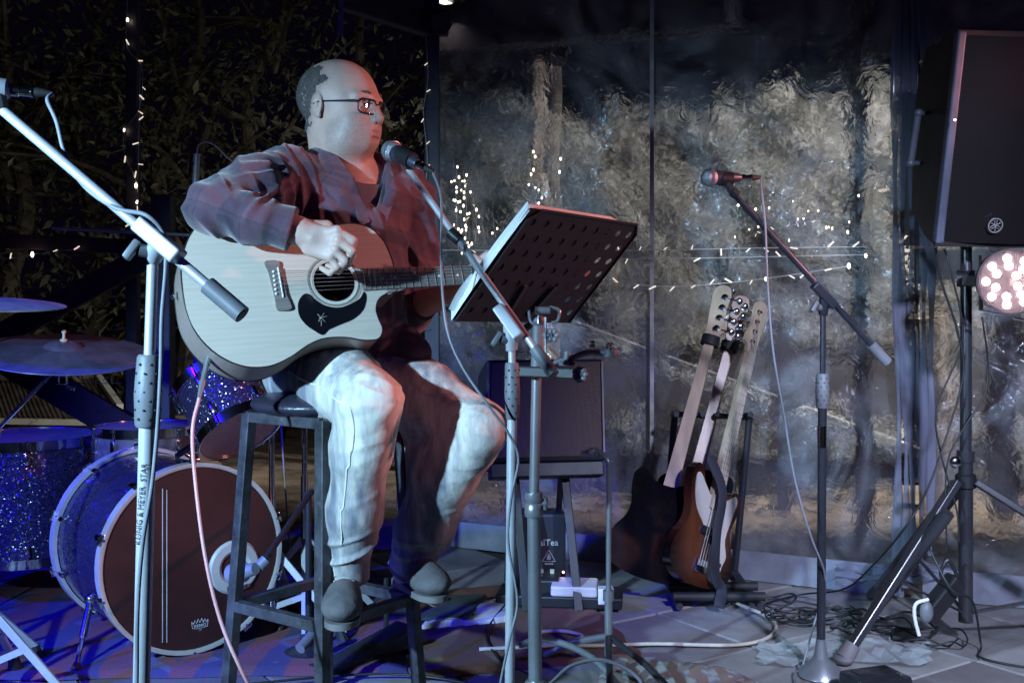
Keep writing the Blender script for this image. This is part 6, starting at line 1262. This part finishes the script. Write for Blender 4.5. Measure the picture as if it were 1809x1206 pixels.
cymbal('dark blue-lit ride cymbal over the floor tom and bass drum', pt(112, 612, 3.30), V(.10, -.17, .98), .247, m_cym2)
cymbal('pale crash cymbal cut off by the left edge above the blue cymbal', pt(-46, 523, 3.2), V(.07, -.055, .99), .245, m_cym)
def cstand(label, hub, topp, boom_to, d, legs):
    t = thing('cymbal_stand', label, 'cymbal stand', (hub.x, hub.y, 0)); g = G(); g.rod(V(hub.x, hub.y, .06), hub, .0125, 14); g.rod(hub, topp, .0095, 12); g.build('tube', M['chrome'], t)
    if boom_to is not None:
        g = G(); g.rod(topp, boom_to, .0062, 10); g.sphere(topp, .02, 10); g.rod(boom_to-V(0, 0, .055), boom_to+V(0, 0, .03), .0045, 8); g.box(boom_to-V(0, 0, .05), (.03, .022, .03), None, .004); g.rod(boom_to-V(-.012, 0, .07), boom_to-V(-.035, 0, .078), .006, 8); g.build('boom', M['chrome'], t)
    for (dx, dy) in legs:
        e_ = V(hub.x+dx, hub.y+dy, .03); s_ = V(hub.x, hub.y, .30); g = G(); g.beam(s_, e_, .022, .010, V(0, 1, 0), .002); g.beam(V(hub.x, hub.y, .10), s_.lerp(e_, .55), .018, .006, V(0, 1, 0)); l = g.build('leg', M['silver_paint'], t, False); g = G(); g.rod(s_.lerp(e_, .93), e_+V(0, 0, -.03), .014, 10, .024); g.build('rubber_foot', M['rubber'], l)
    return t
hb = V(pt(-40, 520, 3.02).x, 3.02, .55); cstand('cymbal stand with bright double-braced legs at the left edge', hb, V(hb.x, hb.y+.1, .72), pt(110, 640, 3.30), 0, [(.225, .02), (-.2, -.1), (-.02, .28)])
hb = V(pt(-90, 520, 3.25).x, 3.25, .6); cstand('cymbal stand outside the left edge under the pale crash', hb, pt(-46, 530, 3.2), None, 0, [(.2, .15), (-.2, .1), (0, -.26)])
hx = V(pt(480, 520, 3.62).x, 3.62, 0); cstand('chrome hardware stand seen between the legs of the stool', hx+V(0, 0, .45), hx+V(0, 0, .72), None, 0, [(.24, -.05), (-.20, -.12), (.02, .26)])
hx = V(pt(538, 520, 3.75).x, 3.75, 0); cstand('taller chrome stand just left of the near stool leg', hx+V(0, 0, .50), hx+V(0, 0, .78), None, 0, [(.22, .12), (-.22, .05), (.05, -.26)])
# bass drum microphone on a low boom
bmst = thing('microphone_stand', 'low boom stand aiming a microphone at the bass drum port', 'microphone stand', (pt(545, 520, 3.45).x, 3.45, 0)); bx = V(pt(545, 520, 3.45).x, 3.45, 0); g = G(); g.rod(bx+V(0, 0, .02), bx+V(0, 0, .50), .010, 12); g.rod(bx+V(0.01, 0, .50), pt(470, 985, 3.12), .009, 10); g.build('tube', M['black_metal'], bmst); g = G(); g.lathe(bx, (0, 0, 1), [(0, .09), (.01, .09), (.03, .014)], 20); g.build('base', M['black_metal'], bmst)
g = G(); g.rod(pt(470, 988, 3.12), pt(458, 1000, 3.11), .016, 14); g.lathe(pt(408, 1014, 3.17), (pt(468, 1000, 3.10)-pt(408, 1014, 3.17)), [(0, .020), (.003, .028), (.05, .029), (.065, .020), (.10, .016)], 24); top(g.build('microphone', mat('kick_mic', (.30, .31, .36), .4, .3)), 'fat grey microphone in front of the bass drum port', 'microphone')
# pedals and stuff between the stool legs
g = G(); g.beam(V(-.56, 3.28, .012), V(-.30, 3.55, .03), .10, .012); g.beam(V(-.54, 3.27, .02), V(-.33, 3.50, .08), .075, .012); g.rod(V(-.40, 3.60, .02), V(-.40, 3.6, .2), .008, 8); top(g.build('foot_pedal', M['black_metal'], smooth=False), 'black foot pedal under the stool', 'pedal')
g = G(); g.rod(pt(530, 1145, 3.3), pt(560, 1112, 3.38), .016, 12); top(g.build('rubber_foot_post', M['plastic_grey']), 'stubby grey rubber-footed leg lying by the stool', 'stand foot')
cable('black cable lying across the rug in front of the bass drum', [V(-1.9, 3.02, .02), V(-1.4, 3.12, .022), V(-.9, 3.10, .022), V(-.4, 3.22, .022), V(-.1, 3.16, .012), V(.1, 3.0, .012)], .0036)
# ================================================================== amplifier, pedals, guitars
amp = thing('amplifier', 'guitar amplifier with brown woven grille tilted back on a stand', 'amplifier', (.19, 4.05, .35)); At = V(0, .30, .95).normalized(); Ax = V(.985, .17, 0).normalized(); An = Ax.cross(At).normalized()
if An.y > 0: An = -An
ac = pt(965, 722, 4.0); MA = Matrix((Ax, An, At)).transposed(); aw, ah = .40, .34
g = G(); g.box(ac-An*.12, (aw+.03, .22, ah+.03), MA, .012); g.build('cabinet', mat('tolex_black', (.018, .016, .016), .6, 0, bump=.001, bs=400), amp, False)
m_tw, nt, out = newmat('woven_grille'); L = nt.links.new; b = N(nt, 'ShaderNodeBsdfPrincipled', i_Roughness=.85); L(b.outputs[0], out.inputs[0]); tc = N(nt, 'ShaderNodeTexCoord'); ck = N(nt, 'ShaderNodeTexChecker', i_Scale=210.0); ck.inputs[1].default_value = (.27, .18, .13, 1); ck.inputs[2].default_value = (.12, .075, .05, 1); L(tc.outputs['Object'], ck.inputs[0]); nz = N(nt, 'ShaderNodeTexNoise', i_Scale=120.0, i_Detail=4.0); L(tc.outputs['Object'], nz.inputs[0]); mx = N(nt, 'ShaderNodeMix', data_type='RGBA', blend_type='MULTIPLY'); mx.inputs[0].default_value = .7; L(ck.outputs[0], mx.inputs[6]); L(nz.outputs[0], mx.inputs[7]); L(mx.outputs[2], b.inputs['Base Color']); bp = N(nt, 'ShaderNodeBump', i_Distance=.002); L(nz.outputs[0], bp.inputs['Height']); L(bp.outputs[0], b.inputs['Normal'])
g = G(); g.box(ac-An*.004, (aw, .010, ah), MA, .003); g.build('grille_cloth', m_tw, amp, False)
for s_ in (-1, 1): g = G(); g.beam(ac+Ax*s_*(aw/2+.006)-At*(ah/2), ac+Ax*s_*(aw/2+.006)+At*(ah/2), .006, .010, An); g.build('piping', mat('piping', (.30, .24, .2), .5), amp, False)
g = G(); g.beam(ac-At*(ah/2+.045)-An*.02-Ax*.2, ac-At*(ah/2+.045)-An*.02+Ax*.2, .05, .07, An, .004); g.build('control_panel', M['plastic_black'], amp, False)
ast = thing('amplifier_stand', 'folding black stand with splayed legs holding the amplifier', 'amplifier stand', (.2, 4.05, 0)); 
for s_ in (-.12, .06): g = G(); g.beam(pt(965, 800, 4.0)+Ax*s_+V(0, .05, 0), V(ac.x+s_+.05, 3.90, .01), .030, .020, V(0, 1, 0), .003); g.beam(pt(965, 800, 4.0)+Ax*s_+V(0, .02, 0), V(ac.x+s_-.02, 4.32, .01), .022, .016, V(0, 1, 0), .003); g.build('leg', M['black_metal'], ast, False)
g = G(); g.beam(pt(900, 812, 4.05), pt(1030, 812, 4.05), .02, .02); g.build('crossbar', M['black_metal'], ast, False)
bx_ = thing('battery_box', 'small black box printed with pale letters and a triangle', 'box', (.11, 4.12, .0)); B0 = V(pt(950, 520, 4.12).x, 4.17, .155); MB_ = Matrix.Rotation(.04, 3, 'Z'); g = G(); g.box(B0, (.20, .12, .30), MB_, .012); g.build('case', mat('black_case', (.02, .02, .035), .5, 0, bump=.0006, bs=200), bx_, False)
fr_ = (B0+V(.040, -.0625, .045), V(1, .04, 0), V(0, 0, 1), V(.04, -1, 0)); m_pt = mat('pale_print', (.42, .43, .5), .5); text_mesh('alTea', .032, fr_, 'lettering', m_pt, bx_, .0003, bold=.0006)
g = G(); T_ = [(0, .030), (.024, -.012), (-.024, -.012)]
def bq_(x, y): return fr_[0]+V(x, .04*x-.0008, y-.055)
for i in range(3): g.rod(bq_(*T_[i]), bq_(*T_[(i+1) % 3]), .0013, 5)
g.box(bq_(0, .001), (.014, .001, .014)); g.box(bq_(0, .012), (.008, .001, .006)); g.box(bq_(0, -.021), (.030, .001, .006)); g.build('triangle_emblem', m_pt, bx_, False)
# pedal board
pbd = thing('pedalboard', 'black pedalboard with pedals beside the amplifier stand', 'pedalboard', (.17, 4.0, .01)); g = G(); g.box(V(.17, 4.00, .035), (.44, .17, .04), Matrix.Rotation(-.12, 3, 'Z'), .006); g.build('board', M['plastic_black'], pbd, False)
def pedal(label, c, sz, m, rz=-.12, knobs=3):
    t = thing('effects_pedal', label, 'pedal', c-V(0, 0, sz[2]/2)); R_ = Matrix.Rotation(rz, 3, 'Z') @ Matrix.Rotation(.12, 3, 'X'); g = G(); g.box(c, sz, R_, .006); g.build('case', m, t, False)
    for k in range(knobs): g = G(); q = c+R_ @ V((k-(knobs-1)/2)*sz[0]*.28, sz[1]*.28, sz[2]/2); g.lathe(q, R_ @ V(0, 0, 1), [(0, .009), (.012, .008), (.013, .002)], 12); g.build('knob', mat('knob_cream', (.6, .6, .55), .4), t)
    g = G(); g.lathe(c+R_ @ V(0, -sz[1]*.25, sz[2]/2), R_ @ V(0, 0, 1), [(0, .010), (.008, .010), (.010, .005)], 12); g.build('switch', M['chrome'], t); return t
pedal('white and pink effects pedal on the pedalboard', V(pt(1015, 520, 3.96).x, 3.96, .078), (.16, .10, .036), mat('white_pedal', (.66, .60, .60), .4), knobs=1)
pedal('black effects pedal with three pale knobs left of the white pedal', V(pt(955, 520, 4.02).x, 4.02, .08), (.14, .10, .05), mat('black_pedal', (.03, .03, .035), .4))
g = G(); g.sphere(V(pt(995, 520, 4.02).x, 4.02, .115), .004, 8); top(g.build('indicator_light', emis('led_red', (1, .35, .25), 14)), 'tiny glowing red light on the pedalboard', 'indicator light')
g = G(); g.box(V(pt(1075, 520, 3.8).x, 3.92, .06), (.055, .05, .055), None, .004); top(g.build('power_adapter', M['white_paint'], smooth=False), 'small white adapter block behind the thin straight stand', 'adapter')
cable('pale rope-like cable looping over the slabs from the basses to the rug', [V(.78, 3.98, .02), V(.87, 3.80, .012), V(.83, 3.62, .012), V(.70, 3.52, .012), V(.45, 3.53, .012), V(.25, 3.48, .022), V(.10, 3.50, .022), V(.06, 3.60, .022), V(.16, 3.63, .022), V(.22, 3.56, .024), V(.12, 3.47, .026), V(-.1, 3.45, .02)], .0060, mat('rope_cable', (.50, .44, .36), .7, bump=.002, bs=90))
cable('thin black cable trailing off the pedalboard', [V(.0, 3.98, .04), V(-.08, 3.65, .02), V(-.05, 3.40, .02), V(.02, 3.28, .015), V(.10, 3.18, .012)], .003)
cable('grey cable arching over the tripod base at the bottom', [pt(880, 1240, 2.6), pt(960, 1215, 2.75), pt(1010, 1175, 2.85), pt(1070, 1166, 2.9), pt(1130, 1200, 2.92), V(.36, 2.9, .01), V(.5, 2.8, .01)], .0050, M['cable_grey'])
cable('grey padded strap lying from the thin stand towards the pole', [V(.02, 3.20, .11), V(.10, 3.22, .12), V(.22, 3.12, .10), V(.31, 3.0, .03)], .010, M['plastic_grey'], 'strap', cat='strap')
# bass guitars
m_sun, nt, out = newmat('sunburst'); L = nt.links.new; b = N(nt, 'ShaderNodeBsdfPrincipled', i_Roughness=.16); b.inputs['Coat Weight'].default_value = .5; L(b.outputs[0], out.inputs[0]); at = N(nt, 'ShaderNodeAttribute', attribute_name='guv'); mp = N(nt, 'ShaderNodeMapping'); mp.inputs['Location'].default_value = (-.22*3.2, 0, 0); mp.inputs['Scale'].default_value = (3.2, 5.2, 1); L(at.outputs['Vector'], mp.inputs[0]); gd = N(nt, 'ShaderNodeTexGradient', gradient_type='SPHERICAL'); L(mp.outputs[0], gd.inputs[0]); cr = N(nt, 'ShaderNodeValToRGB'); e = cr.color_ramp.elements; e[0].position = .12; e[0].color = (.008, .004, .003, 1); e[1].position = .55; e[1].color = (.13, .04, .018, 1); x = e.new(.3); x.color = (.05, .014, .008, 1); L(gd.outputs[0], cr.inputs[0]); L(cr.outputs[0], b.inputs['Base Color'])
m_gb = mat('gloss_black', (.005, .005, .006), .08, 0, spec=.5, coat=.2, rvar=.03); m_neckw = mat('bass_neck_wood', (.50, .36, .24), .4, 0, var=.12, vs=20, stretch=(1, 1, .1)); m_pgw = mat('white_pickguard', (.62, .56, .52), .35, 0, var=.05)
bout = catmull2([(0, 0), (.01, .09), (.05, .15), (.11, .165), (.17, .145), (.22, .115), (.27, .115), (.33, .135), (.40, .145), (.435, .125), (.42, .095), (.375, .070), (.345, .030), (.340, 0), (.342, -.030), (.350, -.060), (.375, -.085), (.385, -.110), (.355, -.135), (.30, -.130), (.25, -.118), (.20, -.125), (.15, -.155), (.09, -.170), (.04, -.150), (.01, -.09)], 4)
pgd = catmull2([(.10, -.110), (.04, -.100), (.035, -.060), (.07, -.040), (.15, -.020), (.22, .030), (.27, .085), (.33, .115), (.39, .125), (.40, .105), (.36, .060), (.335, .025), (.332, -.025), (.345, -.065), (.37, -.095), (.35, -.115), (.28, -.105), (.20, -.095), (.14, -.120)], 3)
def bass(label, foot, head, nrm, m_body, pg=True, strings=True, m_n=None, neck_side=None):
    foot = Vector(foot); head = Vector(head); u = (head-foot).normalized(); n = Vector(nrm); n = (n-u*n.dot(u)).normalized(); v = n.cross(u); Lt = (head-foot).length; fr = (foot, u, v, n); t = thing('bass_guitar', label, 'bass guitar', foot, 'bass guitars on the rack')
    k_ = Lt/1.14
    sc2 = lambda P: [(a*k_, b_*k_) for a, b_ in P]
    g = G(); g.prism(sc2(bout), .040*k_, fr, -.040*k_); P = [L2(fr, a, b_, -.002) for a, b_ in sc2(bout)]; o = g.build('body', m_body, t); guv(o, fr)
    if pg: g = G(); g.prism(sc2(pgd), .002, fr, .0006); g.build('pickguard', m_pgw, t, False)
    g = G(); g.box(L2(fr, .205*k_, .014, .006), (.030, .045, .014), Matrix((u, v, n)).transposed(), .004); g.box(L2(fr, .180*k_, -.026, .006), (.030, .045, .014), Matrix((u, v, n)).transposed(), .004); g.build('pickup', M['plastic_black'], t)
    g = G(); g.box(L2(fr, .075*k_, 0, .004), (.045, .06, .010), Matrix((u, v, n)).transposed(), .002); g.build('bridge', M['chrome'], t, False)
    for kk in range(2): g = G(); g.lathe(L2(fr, (.10-.04*kk)*k_, (-.085-.01*kk)*k_, .002), n, [(0, .010), (.012, .009), (.014, .003)], 12); g.build('knob', M['chrome'], t)
    g = G(); g.prism([(.33*k_, .026), (.925*k_, .018), (.925*k_, -.018), (.33*k_, -.026)], .018, fr, -.012); o = g.build('neck', m_n or m_neckw, t); 
    g = G(); g.prism([(.29*k_, .026), (.925*k_, .0175), (.925*k_, -.0175), (.29*k_, -.026)], .005, fr, .0062); fbd = g.build('fretboard', mat('bass_fretboard', (.16, .10, .08), .45) if not strings else mat('maple_fretboard', (.46, .36, .27), .35), t, False)
    for q in range(1, 20):
        x = (.925-.86*(1-2**(-q/12)))*k_; w = .0178+.008*(.925*k_-x)/(.6*k_); g = G(); g.rod(L2(fr, x, w, .0115), L2(fr, x, -w, .0115), .0012, 5); g.build('fret', m_fret, fbd)
    hsd = catmull2([(.922, .021), (.945, .030), (.965, .048), (.985, .046), (1.02, .034), (1.06, .030), (1.10, .034), (1.135, .022), (1.14, -.010), (1.12, -.032), (1.08, -.034), (1.0, -.028), (.95, -.024), (.922, -.021)], 3)
    g = G(); g.prism(sc2(hsd), .014, fr, -.010); g.build('headstock', m_n or m_neckw, t, False)
    for q in range(4):
        x = (.965+.042*q)*k_; g = G(); g.lathe(L2(fr, x, .012, .004), n, [(0, .010), (.003, .010), (.004, .006), (.014, .005)], 12); g.rod(L2(fr, x, .03, -.012), L2(fr, x, .060, -.012), .0035, 8); g.sphere(L2(fr, x, .068, -.012), (.012, .005, .014), 10); g.lathe(L2(fr, x, .012, -.011), -n, [(0, .013), (.012, .012), (.014, .002)], 12); g.build('tuner', M['chrome'], t)
        yy = .0135-.009*q; g = G(); g.tube([L2(fr, .075*k_, yy*1.4, .012), L2(fr, .925*k_, yy, .014), L2(fr, x, .012, .012)], .0015-.00015*q, 5); g.build('string', m_string, t)
    return t, fr
f1 = pt(1138, 1040, 4.02); h1 = pt(1281, 506, 4.26); f1.z = max(f1.z, .07)
b1_, fr1 = bass('leftmost bass guitar with a glossy black body', pt(1140, 1024, 4.00), pt(1281, 506, 4.28), (.25, .93, -.2), m_gb, False, False)
b2_, fr2 = bass('middle bass guitar, black with dark neck between the other two', pt(1180, 1024, 4.17), pt(1312, 524, 4.38), (.0, .95, -.2), m_gb, False, False, mat('amber_neck', (.42, .24, .13), .35))
b3_, fr3 = bass('right bass guitar with sunburst body and white pickguard', pt(1228, 1034, 3.90), pt(1347, 534, 4.20), (.62, -.76, .2), m_sun)
for fr_, lb in ((fr1, 'black tie round the neck top of the leftmost bass'), (fr2, 'black tie round the neck top of the middle bass')):
    g = G(); g.ring(L2(fr_, .905, 0, -.002), fr_[1], [(-.016, .026), (.016, .026), (.018, .034), (-.018, .034)], 20); top(g.build('strap_tie', M['rubber']), lb, 'tie')
g = G(); P = smooth_path([L2(fr3, .43, .10, .03), L2(fr3, .33, .02, .045), L2(fr3, .18, .005, .05), L2(fr3, .05, -.04, .045), pt(1275, 1040, 3.92), V(.71, 3.88, .03)], 6); g.tube(P, .020, 8, flat=.15, upv=fr3[3]); top(g.build('strap', mat('strap_black', (.03, .03, .045), .7, 0, bump=.001, bs=200)), 'black guitar strap hanging over the sunburst bass', 'strap')
rk = thing('guitar_rack', 'black tubular rack holding the three bass guitars', 'guitar rack', (.7, 4.2, 0)); RD = 4.30; ra = pt(1186, 731, RD); rb_ = pt(1330, 737, RD)
g = G(); g.rod(ra, rb_, .011, 12); g.build('neck_rail', M['black_metal'], rk)
for c, ft_ in ((pt(1192, 733, RD), V(.58, 4.42, .02)), (pt(1324, 737, RD), V(.86, 4.42, .02))):
    g = G(); g.rod(c, V(ft_.x, ft_.y-.05, .03), .013, 12); g.rod(V(ft_.x, ft_.y-.05, .03), V(ft_.x, 3.92, .02), .013, 12); g.rod(V(ft_.x, ft_.y+.12, .02), V(ft_.x, ft_.y-.1, .03), .013, 12); g.build('side_frame', M['black_metal'], rk)
for px in (1190, 1236, 1262, 1300, 1318): g = G(); c = pt(px, 733, RD-.0); g.tube([c, c+V(0, -.05, .002), c+V(0, -.08, .012)], .011, 10); g.build('foam_yoke', M['rubber'], rk)
g = G(); g.rod(V(.56, 4.06, .055), V(.88, 4.06, .055), .016, 12); g.rod(V(.56, 3.94, .05), V(.88, 3.94, .05), .016, 12); g.build('foam_rest', M['rubber'], rk)
